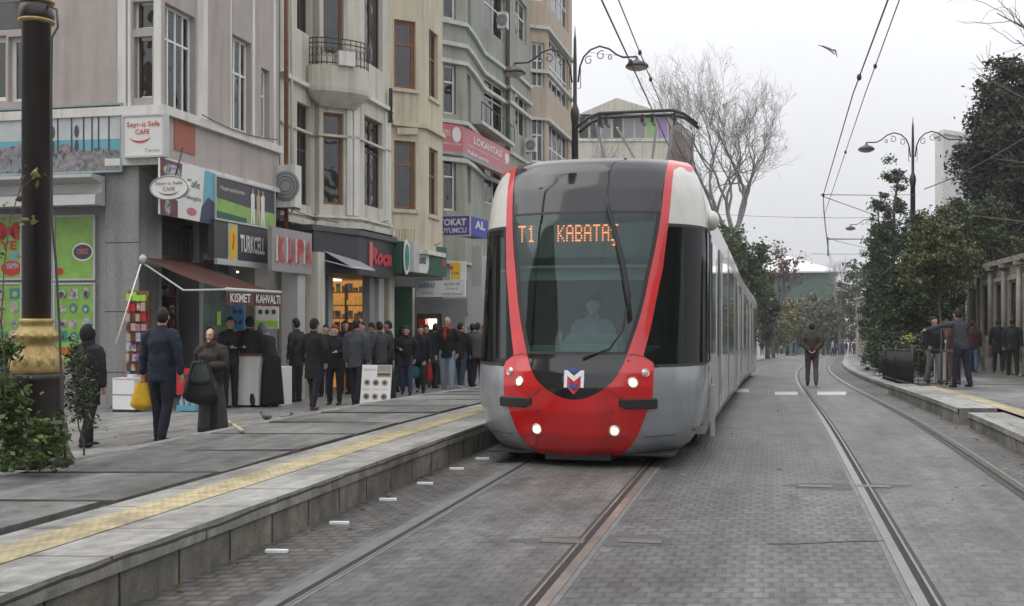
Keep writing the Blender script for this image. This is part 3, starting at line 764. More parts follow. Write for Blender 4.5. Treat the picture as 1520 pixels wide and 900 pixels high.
for dy in (-.17, .17):
    q = MB(); q.tube([head+ay*dy-ax*.92-UP*.20, head+ay*dy-ax*.72-UP*.04, head+ay*dy-ax*.55+UP*.02, head+ay*dy+ax*.55+UP*.02, head+ay*dy+ax*.72-UP*.04, head+ay*dy+ax*.92-UP*.20], .026, 8)
    part('collector_head', q, 'iron_black', pg)
for x in (-.55, -.45, .1, .25, .58):
    q = MB(); q.cbox(head+ax*x-UP*.08, .05, .34, .12, ax, ay, UP); part('spring_box', q, 'iron_black', pg)
# ================================================================ buildings
def Pr(px, A, B):                              # where the sight line through px meets line A-B (plan); returns point, Y
    u = ray(px); dx, dy = B.x-A.x, B.y-A.y
    k = (u*A.y-A.x)/(dx-u*dy); return Vector((A.x+dx*k, A.y+dy*k, 0)), k
def wall(q, A, B, z0, z1, holes, depth=.16, mi=0, out=None):
    """wall A-B with rectangular holes (k0,k1,za,zb in metres along A-B); reveals go inwards"""
    A = Vector((A.x, A.y, 0)); B = Vector((B.x, B.y, 0)); d = (B-A); L_ = d.length; d.normalize(); inn_ = Vector((-d.y, d.x, 0))
    us = sorted(set([0, L_]+[max(0, min(L_, h[i])) for h in holes for i in (0, 1)])); zs_ = sorted(set([z0, z1]+[max(z0, min(z1, h[i])) for h in holes for i in (2, 3)]))
    for i in range(len(us)-1):
        for j in range(len(zs_)-1):
            uc = (us[i]+us[i+1])/2; zc = (zs_[j]+zs_[j+1])/2
            if any(h[0] < uc < h[1] and h[2] < zc < h[3] for h in holes): continue
            q.quad(A+d*us[i]+UP*zs_[j], A+d*us[i+1]+UP*zs_[j], A+d*us[i+1]+UP*zs_[j+1], A+d*us[i]+UP*zs_[j+1], mi)
    for h in holes:
        a, b_, c, e_ = [A+d*h[0]+UP*h[2], A+d*h[1]+UP*h[2], A+d*h[1]+UP*h[3], A+d*h[0]+UP*h[3]]; v = inn_*(h[4] if len(h) > 4 else depth)
        q.quad(a, a+v, b_+v, b_, mi); q.quad(b_, b_+v, c+v, c, mi); q.quad(c, c+v, e_+v, e_, mi); q.quad(e_, e_+v, a+v, a, mi)
    return d, inn_
def window(e, A, d, inn_, h, frame, rows=(0.62,), cols=1, glass='win_dark', fr=.06, curtain=False, sill=None, dep=.12):
    O = Vector((A.x, A.y, 0))+d*h[0]+inn_*dep; w_ = h[1]-h[0]; z0, z1 = h[2], h[3]
    q = MB(); 
    q.obox(O+UP*z0, d*w_, inn_*.05, UP*fr); q.obox(O+UP*(z1-fr), d*w_, inn_*.05, UP*fr)
    q.obox(O+UP*(z0+fr), d*fr, inn_*.05, UP*(z1-z0-2*fr)); q.obox(O+d*(w_-fr)+UP*(z0+fr), d*fr, inn_*.05, UP*(z1-z0-2*fr))
    for r_ in rows: q.obox(O+d*fr+UP*(z0+(z1-z0)*r_-fr*.4)-inn_*.004, d*(w_-2*fr), inn_*.05, UP*fr*.8)
    for c_ in range(1, cols): q.obox(O+d*(w_*c_/cols-fr*.35)+UP*(z0+fr)-inn_*.008, d*fr*.7, inn_*.05, UP*(z1-z0-2*fr))
    fo = part('window', q, frame, e)
    q = MB(); q.obox(O+d*fr*.5+UP*(z0+fr*.5)+inn_*.02, d*(w_-fr), inn_*.008, UP*(z1-z0-fr)); part('pane', q, 'win_clear' if curtain else glass, fo)
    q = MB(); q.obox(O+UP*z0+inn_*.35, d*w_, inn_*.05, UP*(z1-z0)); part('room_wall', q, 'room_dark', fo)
    if curtain:
        q = MB(); n = 24; W_ = w_*.96
        q.grid(lambda u, v: O+d*(.02*w_+W_*u)+inn_*(.07+.02*math.sin(u*38))+UP*(z0+(z1-z0)*v), n, 1); part('curtain', q, 'curtain', fo)
    if not curtain and random.random() < .65 and w_ > .4:
        cw = w_*random.uniform(.3, .9); cs = random.choice([0, w_-cw]); zc0 = z0+(z1-z0)*random.choice([0, 0, .35])
        q = MB(); q.grid(lambda u, v: O+d*(cs+cw*u)+inn_*(.10+.025*math.sin(u*30))+UP*(zc0+(z1-zc0)*v), 18, 1); part('curtain', q, 'curtain_grey', fo)
    if sill:
        q = MB(); q.obox(O-inn_*(dep+.06)-d*.08+UP*(z0-.10), d*(w_+.16), inn_*(dep+.06), UP*.10); part('sill', q, sill, fo)
mm('curtain', (0.62, 0.61, 0.57), 0.9, var=0.08); mm('curtain_grey', (0.30, 0.29, 0.27), 0.9, var=0.2)
mm('red_roof', (0.3, .1, .06), 0.8)
class Facade:
    def __init__(s, name, label, pts, z0, z1, wallmat, back=-24, origin=None):
        s.P = pts; s.z0 = z0; s.z1 = z1; s.wm = wallmat
        s.e = thing(name, label, 'building', Vector((pts[-1].x, pts[-1].y, zp(pts[-1].y)))); s.H = [[] for _ in pts]; s.W = []
        s.back = back
    def hole(s, seg, px0, px1, py0, py1, **kw):
        A, B = s.P[seg], s.P[seg+1]; p, k = Pr(px0, A, B); p2, k2 = Pr(px1, A, B); L_ = (B-A).length
        pm, km = Pr(px0, A, B); za = zat(py1, pm.y); zb = zat(py0, pm.y)
        h = [k*L_, k2*L_, za, zb]; dp = kw.pop('depth', .16); h.append(dp); s.H[seg].append(h)
        if kw.get('style') != 'open': s.W.append((seg, h, kw))
        return h
    def finish(s, wallname='wall', bands=()):
        q = MB(); dirs = []
        for i in range(len(s.P)-1): dirs.append(wall(q, s.P[i], s.P[i+1], s.z0, s.z1, s.H[i]))
        A, B = s.P[0], s.P[-1]; bk = Vector((-ET.x, -ET.y, 0))*12
        A2, B2 = A+bk, B+bk
        for p_, q_ in ((B, B2), (B2, A2), (A2, A)): q.quad(p_+UP*s.z0, q_+UP*s.z0, q_+UP*s.z1, p_+UP*s.z1)
        poly = [p+UP*s.z1 for p in s.P]+[B2+UP*s.z1, A2+UP*s.z1]; q.add(poly, [tuple(range(len(poly)))])
        poly = [p+UP*s.z0 for p in s.P]+[B2+UP*s.z0, A2+UP*s.z0]; q.add(poly, [tuple(range(len(poly)))[::-1]])
        part(wallname, q, s.wm, s.e)
        for seg, h, kw in s.W:
            d, i_ = dirs[seg]; kw = dict(kw); kw.pop('style', None)
            window(s.e, s.P[seg], d, i_, h, **kw)
        for (z, hh, pr, mt, nm) in bands:
            q = MB(); N_ = len(s.P)
            outs = []
            for i, p in enumerate(s.P):
                n0 = -dirs[max(i-1, 0)][1]; n1 = -dirs[min(i, N_-2)][1]; nn = (n0+n1)
                nn = nn.normalized()/max(.5, nn.normalized().dot(n0)); outs.append(nn)
            for i in range(N_-1):
                a, b_ = s.P[i], s.P[i+1]; a2, b2 = a+outs[i]*pr, b_+outs[i+1]*pr; a = a-outs[i]*.02; b_ = b_-outs[i+1]*.02
                z_ = UP*z; zt = UP*(z+hh)
                q.add([a+z_, b_+z_, b2+z_, a2+z_, a+zt, b_+zt, b2+zt, a2+zt], [(0, 1, 2, 3), (4, 7, 6, 5), (3, 2, 6, 7)]+([(0, 3, 7, 4)] if i == 0 else [])+([(1, 5, 6, 2)] if i == N_-2 else []))
            part(nm, q, mt, s.e)
        return dirs
def a_pt(px, a): return Pa(px, a)
def streetpanel(px0, px1, py0, py1, a):       # panel parallel to the street: O (lower near), right vec, up vec
    A = Pa(px0, a); B = Pa(px1, a); zb = zat(py1, A.y); zt = zat(py0, A.y)
    return A+UP*zb, (B-A), UP*(zt-zb)
def frontpanel(px0, px1, py0, py1, Y):        # panel square to the street facing the camera; Y at px0
    A = Vector((ray(px0)*Y, Y, 0)); u = ray(px1); k = (u*A.y-A.x)/(ET.x-u*ET.y); return A+UP*zat(py1, Y), ET*k, UP*((py1-py0)*Y/F)
def board(name, lab, cat, pn, mt, th=.08, frame=None, group=None):
    O, r_, u_ = pn; n_ = r_.cross(u_).normalized()
    e_ = thing(name, lab, cat, O, group); q = MB(); q.obox(O-n_*th, r_, n_*th, u_); part('panel', q, mt, e_)
    if frame:
        q = MB(); f_ = .035; rn = r_.normalized(); un = u_.normalized()
        for a_, b_, c_ in ((O-rn*f_-un*f_, r_+rn*2*f_, un*f_), (O-rn*f_+u_, r_+rn*2*f_, un*f_), (O-rn*f_, rn*f_, u_), (O+r_, rn*f_, u_)): q.obox(a_-n_*(th+.01), b_, n_*(th+.03), c_)
        part('frame', q, frame, e_)
    return e_, O, r_, u_, n_
def letters(e_, pn, body, u0, u1, v0, v1, mt, nm='lettering', dep=.012, **kw):
    O, r_, u_ = pn; q = MB(); c_ = O+r_*(u0+u1)/2+u_*(v0+v1)/2
    text_into(q, body, c_, r_, u_, r_.length*(u1-u0), u_.length*(v1-v0), dep, **kw); return part(nm, q, mt, e_)
def patchuv(q, pn, poly, dep, mi=0):          # flat polygon in panel fractions
    O, r_, u_ = pn; n_ = r_.cross(u_).normalized(); P_ = [O+r_*x+u_*y+n_*dep for x, y in poly]; q.add(P_, [tuple(range(len(P_)))], mi)
def disc(cx, cy, rx, ry, n=24): return [(cx+rx*math.cos(2*math.pi*i/n), cy+ry*math.sin(2*math.pi*i/n)) for i in range(n)]
for k, c in dict(pr_green=(.20, .52, .04), pr_lime=(.33, .60, .06), pr_red=(.48, .02, .025), pr_blue=(.03, .05, .33), pr_cyan=(.12, .36, .44), pr_yellow=(.68, .43, .02), pr_black=(.03, .03, .036),
                 pr_white=(.66, .66, .63), pr_pink=(.50, .13, .16), pr_dkgreen=(.02, .09, .055), pr_grey=(.26, .26, .27), pr_purple=(.09, .06, .27), pr_sand=(.42, .33, .22), pr_maroon=(.12, .035, .04),
                 pr_orange=(.5, .14, .03), pr_teal=(.03, .22, .17), pr_charcoal=(.055, .055, .06), pr_navy=(.03, .045, .09), pr_skin=(.45, .27, .19)).items(): mm(k, c, 0.45, var=.06, vs=4)
# ---------------------------------------------------------------- building 1: cafe corner
aU = -10.93; K = Pa(240, aU)
b1 = Facade('corner_building', 'mauve rendered corner building with white bay windows above the green poster shop', [K-ET*9.5, K, Pa(414, aU)], 5.26, 14.0, 'plaster_mauve')
b1.hole(0, 197, 228, 3, 43, frame='pvc_white', rows=(), fr=.045); b1.hole(0, 199, 226, 55, 146, frame='pvc_white', rows=(), fr=.05)
b1.hole(0, -30, 9, 55, 152, frame='pvc_white', rows=(), fr=.10); b1.hole(0, 12, 40, 55, 152, frame='pvc_white', rows=(), fr=.08); b1.hole(0, -30, 40, 0, 48, frame='pvc_white', rows=(), fr=.04)
h = b1.hole(1, 245, 290, 3, 160, frame='pvc_white', rows=(.68,), cols=4, curtain=True, fr=.05)
b1.hole(1, 345, 373, 50, 190, frame='pvc_white', rows=(.62,), cols=3, curtain=True); b1.hole(1, 388, 400, 100, 203, frame='pvc_white', rows=(.62,), cols=2, curtain=True)
dr = b1.finish('upper_wall', [(5.24, .16, .10, 'trim_white', 'ledge')])
# white surrounds
q = MB()
def vstrip(px, seg, w_, z0, z1, pr=.03, F_=b1):
    p, k = Pr(px, F_.P[seg], F_.P[seg+1]); d, i_ = dr[seg]; q.obox(p-i_*pr+UP*z0, d*w_, i_*pr, UP*(z1-z0))
vstrip(176, 0, .16, 5.40, 14); vstrip(192, 0, .05, 5.40, 14, .05); vstrip(230, 0, .13, 5.40, 14, .045); vstrip(291, 1, .38, 5.40, 14, .04); vstrip(341, 1, .05, 5.40, 14, .02); vstrip(374, 1, .10, 5.40, 14, .02); vstrip(405, 1, .12, 5.40, 14, .02)
part('window_surround', q, 'trim_white', b1.e)
# lower part of the overhang
q = MB(); wall(q, K-ET*9.5-ES*.0, K, 4.42, 5.24, []); wall(q, K, Pa(414, aU), 4.42, 5.24, [])
q.add([K-ET*9.5+UP*4.42, K+UP*4.42, Pa(414, aU)+UP*4.42, Pa(414, aU)-ET*9.5+UP*4.42], [(0, 1, 2, 3)]); part('overhang', q, 'plaster_mauve', b1.e)
q = MB(); pn = streetpanel(258, 289, 176, 222, aU); n_ = pn[1].cross(pn[2]).normalized(); q.obox(pn[0]+UP*.0, pn[1], n_*.015, pn[2]); part('red_patch', q, 'plaster_red', b1.e)
q = MB(); d, i_ = dr[1]; q.obox(K+UP*4.365-i_*.0, d*(Pa(414, aU)-K).length, -i_*.07, UP*.10); d, i_ = dr[0]; q.obox(K-ET*1.1+UP*4.34, ET*1.12, -i_*.07, UP*.13); part('lower_ledge', q, 'trim_white', b1.e)
# ground floor of building 1 : stone pier, shopfront walls
aG = -11.42; C1 = Pa(206, aG)
q = MB(); wd = .68
q.obox(C1-ET*wd, ET*wd, ES*.66, UP*4.42); pr_ = part('stone_pier', q, 'granite', b1.e)
q = MB(); 
for z in (2.95, 1.7, .6): q.obox(C1-ET*(wd+.004)-ES*.004+UP*z, ET*(wd+.008), ES*.02, UP*.012)
part('pier_joint', q, 'joint_dark', pr_)
FY = C1.y+.0
q = MB(); A = C1-ET*9.5+ES*.18; B = C1-ET*wd+ES*.18; wall(q, A, B, -.3, 4.42, []); part('front_wall', q, 'metal_grey', b1.e)
# profiled metal canopy fascia over the green shop
q = MB(); Bq = C1-ET*(wd-.03)-ES*.05; n_ = -ES
prof = [(0, 3.62), (.32, 3.62), (.30, 3.80), (.10, 3.86), (.10, 4.02), (.42, 4.10), (.42, 4.16), (.0, 4.16)]
q.prism([Bq-ES*o+UP*z for o, z in prof], -ET*8.8); part('canopy_fascia', q, 'metal_light', b1.e)
# street-side ground floor: piers and recess
q = MB(); D = Pa(414, aG); L1 = (D-C1).length; S0 = C1+ES*.66
HO = [(.12, 1.52, .0, 3.55, .9), (1.68, 2.9, .0, 2.9, .25), (3.1, L1-.75, .0, 2.85, 1.6)]
wall(q, S0, S0+ES*(L1-.66), -.3, 4.42, HO); part('shop_wall', q, 'metal_grey', b1.e)
q = MB(); O_ = S0-ET*.9+ES*.12; q.quad(O_, O_+ES*1.4, O_+ES*1.4+UP*3.55, O_+UP*3.55); 
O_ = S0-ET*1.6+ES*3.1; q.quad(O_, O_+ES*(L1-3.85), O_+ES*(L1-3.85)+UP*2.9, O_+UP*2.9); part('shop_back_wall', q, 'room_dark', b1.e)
q = MB(); q.obox(S0-ET*1.2+ES*3.2+UP*2.6, ES*.8, ET*.8, UP*.04); part('ceiling_lamp', q, 'strip_lamp', b1.e)
pnW = (S0-ET*.12+ES*.16+UP*2.72, ES*1.3, UP*.72); q = MB(); q.obox(*[pnW[0]-ET*.04, pnW[1], ET*.04, pnW[2]]); wf = part('transom_window', q, 'wood_dark', b1.e)
for k in range(3):
    q = MB(); q.obox(pnW[0]+ES*(.06+k*.42)+UP*.08, ES*.34, ET*.012, UP*.56); part('pane', q, 'side_glass_opaque', wf)
q = MB(); pn = (S0-ET*.1+ES*1.75+UP*.5, ES*1.1, UP*2.2); q.obox(pn[0], pn[1], ET*.03, pn[2]); gg = part('shop_window', q, 'shop_green', b1.e) if 'shop_green' in M else None
if gg is None:
    mm('shop_green', (.075, .12, .09), .12, var=.5, vs=2.2); gg = part('shop_window', q, 'shop_green', b1.e)
q = MB(); q.obox(pn[0]+ES*.62+ET*.032+UP*.95, ES*.16, ET*.006, UP*.28); part('price_sticker', q, 'pr_lime', gg)
q = MB(); q.obox(D-ET*.3+UP*-.3, ET*.34, -ES*.62, UP*3.4); part('end_pier', q, 'plaster_pale', b1.e)

# green poster windows
pnL = None
def shopfront(px0, px1, py0, py1, off=.0):
    p = frontpanel(px0, px1, py0, py1, 0); return p
A_ = C1-ET*wd-ES*.0
def fp(px0, px1, py0, py1, back=.12):         # panel on the shop front plane
    a, k = Pr(px0, A_+ES*back, A_-ET*4+ES*back); b_, k2 = Pr(px1, A_+ES*back, A_-ET*4+ES*back)
    return a+UP*zat(py1, a.y), Vector((b_.x-a.x, b_.y-a.y, 0)), UP*((py1-py0)*a.y/F)
mm('poster_green', (.215, .40, .075), .3, var=.25, vs=3.5)
e_, O, r_, u_, n_ = board('shop_window_poster', 'plain green window poster with a small dark oval badge beside the lamp post', 'poster', fp(82, 139, 323, 414), 'poster_green', .03, 'metal_light')
q = MB(); patchuv(q, (O, r_, u_), disc(.72, .43, .27, .15), .006); bd = part('badge', q, 'pr_white', e_)
q = MB(); patchuv(q, (O, r_, u_), disc(.72, .43, .24, .12), .010); part('badge_centre', q, 'pr_charcoal', bd)
letters(e_, (O, r_, u_), 'ÇEREZ', .58, .88, .38, .48, 'pr_pink', dep=.014, bold=.03)
q = MB(); patchuv(q, (O, r_, u_), disc(.1, .12, .12, .06), .006); part('red_berry_picture', q, 'pr_red', e_)
e_, O, r_, u_, n_ = board('shop_window_poster', 'green window poster with large red letter M at the picture edge', 'poster', fp(-60, 31, 323, 414), 'poster_green', .03, 'metal_light')
letters(e_, (O, r_, u_), 'M', .64, .97, .62, .9, 'pr_red', bold=.02); letters(e_, (O, r_, u_), 'YE', .66, .94, .46, .6, 'pr_red', bold=.02)
q = MB(); patchuv(q, (O, r_, u_), disc(.85, .16, .17, .12), .006); part('red_bowl_picture', q, 'pr_red', e_)
q = MB(); patchuv(q, (O, r_, u_), disc(.85, .20, .12, .05), .010); part('berries', q, 'print_busy', e_)
q = MB(); patchuv(q, (O, r_, u_), [(.84, .3), (.97, .3), (.97, .42), (.84, .42)], .006); part('blue_box_picture', q, 'pr_cyan', e_)
random.seed(11)
for (x0, x1, lab) in ((82, 139, 'lower green window poster with rows of small product pictures right of the lamp post'), (-60, 31, 'lower green window poster with small product pictures at the picture edge')):
    e_, O, r_, u_, n_ = board('shop_window_poster', lab, 'poster', fp(x0, x1, 423, 540), 'poster_green', .03, 'metal_light')
    nc = 3 if x0 > 0 else 5
    for i in range(nc):
        for j in range(4):
            q = MB(); u0 = (i+.12)/nc; v0 = .28+j*.18; c_ = random.choice(['print_busy', 'print_dull', 'print_dull', 'pr_teal', 'print_busy'])
            w_ = random.uniform(.5, .85)/nc; hh = random.uniform(.09, .15)
            if random.random() < .4: poly = disc(u0+w_/2, v0+hh/2, w_/2, hh/2)
            else: poly = [(u0, v0), (u0+w_, v0), (u0+w_, v0+hh), (u0, v0+hh)]
            patchuv(q, (O, r_, u_), poly, .006+.001*j); pc = part('product_picture', q, c_, e_)
            q = MB(); patchuv(q, (O, r_, u_), disc(u0+w_*.5, v0+hh*.45, w_*.26, hh*.28, 8), .010+.001*j); part('product', q, random.choice(['print_dull', 'pr_sand', 'print_busy', 'pr_charcoal']), pc)
    q = MB(); patchuv(q, (O, r_, u_), [(.05, .10), (.95, .10), (.95, .21), (.05, .21)], .006); part('orange_band', q, 'pr_orange', e_)

# terrace photo banner on the front
KB = K-ES*.06
def kp(px0, px1, py0, py1, fwd=.06):
    Aq = K-ES*fwd; a, k = Pr(px0, Aq, Aq-ET*4); b_, k2 = Pr(px1, Aq, Aq-ET*4); return a+UP*zat(py1, a.y), Vector((b_.x-a.x, b_.y-a.y, 0)), UP*((py1-py0)*a.y/F)
pn = kp(-90, 179, 169, 262)
e_, O, r_, u_, n_ = board('terrace_banner', 'wide photo banner of a seaside terrace with columns on the corner building', 'banner', pn, 'pr_cyan', .05, 'metal_grey')
mm('pr_skyfade', (.46, .49, .49), .5, var=.16, vs=2); mm('pr_haze', (.25, .33, .35), .5, var=.2, vs=2); printmat('crowd_print', .28, .45, 14); e_.children[0].data.materials[0] = M['pr_haze']
q = MB(); patchuv(q, pn, [(0, .52), (1, .48), (1, 1), (0, 1)], .003); part('printed_sky', q, 'pr_skyfade', e_)
q = MB(); patchuv(q, pn, [(0, 0), (1, 0), (1, .30), (.9, .36), (.8, .33), (.7, .44), (.6, .34), (.5, .47), (.4, .42), (.2, .35), (0, .45)], .006); part('printed_crowd', q, 'crowd_print', e_)
q = MB(); patchuv(q, pn, [(0, .96), (.35, .98), (.62, .86), (1, .93), (1, 1), (0, 1)], .007)
for x in (.50, .60, .66, .735, .80, .845, .88, .935): patchuv(q, pn, [(x, .3), (x+.008, .3), (x+.008, .95), (x, .95)], .008)
for x in (.632, .762): patchuv(q, pn, disc(x+.004, .62, .013, .10, 10), .009); patchuv(q, pn, disc(x+.004, .4, .010, .10, 10), .009)
part('printed_columns', q, 'pr_charcoal', e_)
# cafe box sign on the corner
pn = kp(184, 242, 174, 232, .20)
e_, O, r_, u_, n_ = board('cafe_sign', 'square white cafe box sign with red lettering on the building corner', 'sign', pn, 'pr_white', .14, 'metal_light')
letters(e_, pn, 'Seyr-ü Sefa', .08, .92, .70, .86, 'pr_red', bold=.01); letters(e_, pn, 'CAFE', .30, .66, .54, .67, 'pr_red', bold=.01); letters(e_, pn, 'Teras', .52, .92, .09, .17, 'pr_grey')
def swash(q, pn, cx, cy, rx, ry, dep, w_=.018):
    n = 22; P_ = []
    for i in range(n+1):
        an = R(195+ (150*i/n)); P_.append((cx+rx*math.cos(an), cy+ry*math.sin(an), .3+math.sin(math.pi*i/n)))
    for i in range(n):
        a, b_ = P_[i], P_[i+1]; patchuv(q, pn, [(a[0], a[1]-w_*a[2]), (b_[0], b_[1]-w_*b_[2]), (b_[0], b_[1]+w_*b_[2]), (a[0], a[1]+w_*a[2])], dep)
q = MB(); swash(q, pn, .42, .52, .28, .17, .012); part('swash', q, 'pr_red', e_)
# oval sign
pn = kp(223, 279, 262, 297, .35); O, r_, u_ = pn; n_ = -ES
e_ = thing('oval_cafe_sign', 'oval white cafe sign hanging below the square box sign', 'sign', O+r_*.5+u_*.5)
q = MB(); n = 36; C_ = O+r_*.5+u_*.5
fr_ = [C_+r_*.5*math.cos(2*math.pi*i/n)+u_*.5*math.sin(2*math.pi*i/n) for i in range(n)]; q.prism(fr_, ES*.09); part('panel', q, 'pr_white', e_)
q = MB(); q.tube(fr_+[fr_[0], fr_[1]], .014, 6, cap=False); part('rim', q, 'metal_grey', e_)
letters(e_, pn, 'Seyr-ü Sefa', .14, .86, .58, .76, 'pr_maroon'); letters(e_, pn, 'CAFE', .34, .66, .36, .52, 'pr_maroon'); q = MB(); swash(q, pn, .5, .42, .28, .22, .012, .02); part('swash', q, 'pr_maroon', e_)
q = MB(); q.tube([C_+ET*.1+u_*.5+ES*.04, C_+ET*.1+UP*.75+ES*.3], .015, 6); part('bracket', q, 'iron_black', e_)
# menu collage, slightly turned
O = K-ES*.22+ET*.10; z0 = zat(322, O.y); O = Vector((O.x, O.y, 0))+UP*(zat(318, O.y)); rr = Pa(319, aU+.10)-Vector((O.x, O.y, 0)); rr = Vector((rr.x, rr.y, -0.02)); uu = UP*1.00
pn = (O, rr, uu)
e_, O, r_, u_, n_ = board('menu_banner', 'menu banner with pale food pictures between the oval sign and the football poster', 'banner', pn, 'pr_white', .04)
q = MB(); patchuv(q, pn, [(0, .45), (.34, .45), (.38, 1), (0, 1)], .004); patchuv(q, pn, [(0, 0), (.30, 0), (.3, .3), (0, .4)], .004); part('brown_picture', q, 'pr_maroon', e_)
for dd_ in (disc(.2, .82, .15, .12), disc(.12, .15, .05, .14)):
    q = MB(); patchuv(q, pn, dd_, .008); part('food_picture', q, 'print_busy', e_)
q = MB(); patchuv(q, pn, [(.76, .35), (1, .35), (1, 1), (.80, 1)], .004); part('sky_picture', q, 'pr_cyan', e_)
q = MB(); patchuv(q, pn, [(.70, 0), (1, 0), (1, .42), (.86, .5), (.74, .3)], .006); part('dark_picture', q, 'pr_navy', e_)
letters(e_, pn, 'Cafe', .46, .70, .62, .76, 'pr_charcoal'); letters(e_, pn, 'Nargile', .42, .72, .36, .46, 'pr_charcoal'); q = MB(); patchuv(q, pn, disc(.55, .16, .09, .07), .008); part('mug_picture', q, 'pr_pink', e_)
# football style poster and phone shop sign, parallel to the street
pn = streetpanel(320, 407, 262, 326, aU+.12)
e_, O, r_, u_, n_ = board('advert_poster', 'dark advert poster with green pitch and figures above the phone shop sign', 'poster', pn, 'pr_charcoal', .05, 'metal_light')
q = MB(); patchuv(q, pn, [(0, .02), (1, .02), (1, .42), (.5, .44), (0, .52)], .004); part('printed_pitch', q, 'poster_green', e_)
q = MB(); patchuv(q, pn, [(0, .02), (.5, .02), (.5, .16), (0, .22)], .006); part('pitch_shade', q, 'pr_dkgreen', e_)
letters(e_, pn, 'Hayat paylaşınca', .07, .46, .70, .82, 'pr_white')
for cx, c_ in ((.60, 'pr_white'), (.70, 'pr_sand'), (.78, 'pr_white')):
    q = MB(); patchuv(q, pn, [(cx-.035, .05), (cx-.01, .05), (cx, .3), (cx+.012, .05), (cx+.04, .05), (cx+.03, .45), (cx+.035, .78), (cx, .84), (cx-.035, .76), (cx-.03, .45)], .010); fg = part('printed_figure', q, c_, e_)
    q = MB(); patchuv(q, pn, disc(cx, .88, .015, .05, 10), .012); part('printed_head', q, 'pr_skin', fg)
pn = streetpanel(318, 403, 326, 382, aU+.16)
e_, O, r_, u_, n_ = board('phone_shop_sign', 'black phone shop sign with yellow oval emblem and white letters', 'sign', pn, 'pr_charcoal', .14, None)
q = MB(); q.obox(O-u_*.18, r_, n_*.07, u_*.16); q.obox(O+u_, r_, n_*.03, u_*.05); part('light_strip', q, 'metal_light', e_)
q = MB(); patchuv(q, pn, [(.22, -.16), (.38, -.16), (.38, .98), (.22, .98)], .004); pl = part('plate', q, 'pr_grey', e_)
mm('pr_grey2', (.42, .44, .38), .5); pl.data.materials[0] = M['pr_grey2']
q = MB(); patchuv(q, pn, disc(.30, .44, .068, .50), .010); em = part('emblem', q, 'pr_yellow', e_)
q = MB(); patchuv(q, pn, [(.275, .30), (.30, .26), (.325, .52), (.315, .70), (.295, .74), (.30, .55)], .014); part('emblem_mark', q, 'pr_orange', em)
letters(e_, pn, 'TURKCELL', .42, .86, .22, .72, 'pr_white', bold=.03)
# KUPA sign
pn = streetpanel(404, 463, 336, 402, -10.28)
e_, O, r_, u_, n_ = board('cup_shop_sign', 'grey square shop sign reading KUPA in raised red letters', 'sign', pn, 'sign_grey' if 'sign_grey' in M else 'pr_grey', .10)
mm('sign_grey', (.30, .27, .265), .55, var=.08); e_.children[0].data.materials[0] = M['sign_grey']
for ch, x in zip('KUPA', (.10, .34, .57, .78)):
    lt = letters(e_, pn, ch, x, x+.17, .22, .80, 'pr_red', 'letter', .05, bold=.02)
    q = MB(); q.obox(pn[0]+pn[1]*(x-.02)+pn[2]*.23+n_*.005, pn[1]*.014, n_*.035, pn[2]*.57); part('letter_side', q, 'pr_white', lt)
# AC unit by the corner
def ac(px0, px1, py0, py1, a, lab, fan=True):
    A = Pa(px0, a); zb = zat(py1, A.y); hh = (py1-py0)*A.y/F; e_ = thing('air_conditioner', lab, 'air conditioner', A+UP*zb, 'air conditioner boxes on the facades')
    k = Pr(px1, A, A+ET)[1]; q = MB(); q.obox(A+UP*zb, ET*k, ES*.75 if False else ES*.34, UP*hh); part('casing', q, 'trim_white', e_)
    if fan:
        C_ = A+ET*k*.5+UP*(zb+hh*.5)-ES*.004; q = MB(); q.tube_lathe([(hh*.36, 0), (hh*.36, .012), (hh*.34, .014), (0.02, .014)], C_, -ES, 24, 0, True); f_ = part('fan_grille', q, 'metal_grey', e_)
        q = MB(); 
        for r0 in (.30, .22, .14): q.tube([C_-ES*.018+(ET*math.cos(t_)+UP*math.sin(t_))*hh*r0 for t_ in np.linspace(0, 2*math.pi, 21)], .006, 5, cap=False)
        part('grille_ring', q, 'pr_charcoal', f_)
    for dk in (.03, k-.07):
        q = MB(); q.obox(A+UP*(zb-.05)+ET*dk, ET*.04, ES*.34, UP*.045); part('bracket', q, 'iron_black', e_)
ac(410, 438, 245, 308, -10.95, 'white air conditioner box with round fan above the grey square sign')

# ---------------------------------------------------------------- building 2 : cream with balcony
b2 = Facade('balcony_building', 'cream stone apartment house with a curved iron railed balcony', [Pa(416, -11.05), Pa(466, -11.05), Pa(474, -10.85), Pa(524, -10.22), Pa(533, -10.12), Pa(579, -10.12)], 3.85, 14.5, 'plaster_cream')
def winrow(b_, seg, x0, x1, lst, **kw):
    for py0, py1 in lst: b_.hole(seg, x0, x1, py0, py1, **kw)
winrow(b2, 0, 441, 461, [(150, 302), (-160, -4 if False else 42)], frame='wood_dark', rows=(.55,), cols=2)
winrow(b2, 2, 480, 510, [(166, 303), (-150, 78)], frame='wood_brown', rows=(.74,), cols=1, fr=.07)
winrow(b2, 4, 541, 568, [(170, 304), (-120, 90)], frame='wood_dark', rows=(.62,), cols=2)
d2 = b2.finish('wall', [(3.78, .14, .16, 'plaster_cream', 'base_moulding'), (4.02, .05, .09, 'trim_white', 'base_fillet'), (6.53 if False else 7.05, .10, .12, 'trim_white', 'storey_moulding'), (5.98, .06, .05, 'plaster_cream', 'lintel_band')])
for (s_, x0, x1) in ((0, 464, 466), (3, 524, 532), (4, 570, 578), (2, 514, 522)):
    q = MB(); A, B = b2.P[s_], b2.P[s_+1]; p, k = Pr(x0, A, B); p2, k2 = Pr(x1, A, B); dd, ii = d2[s_]
    q.obox(p-ii*.05+UP*4.1, p2-p, ii*.05, UP*2.9); part('pilaster', q, 'trim_white', b2.e)
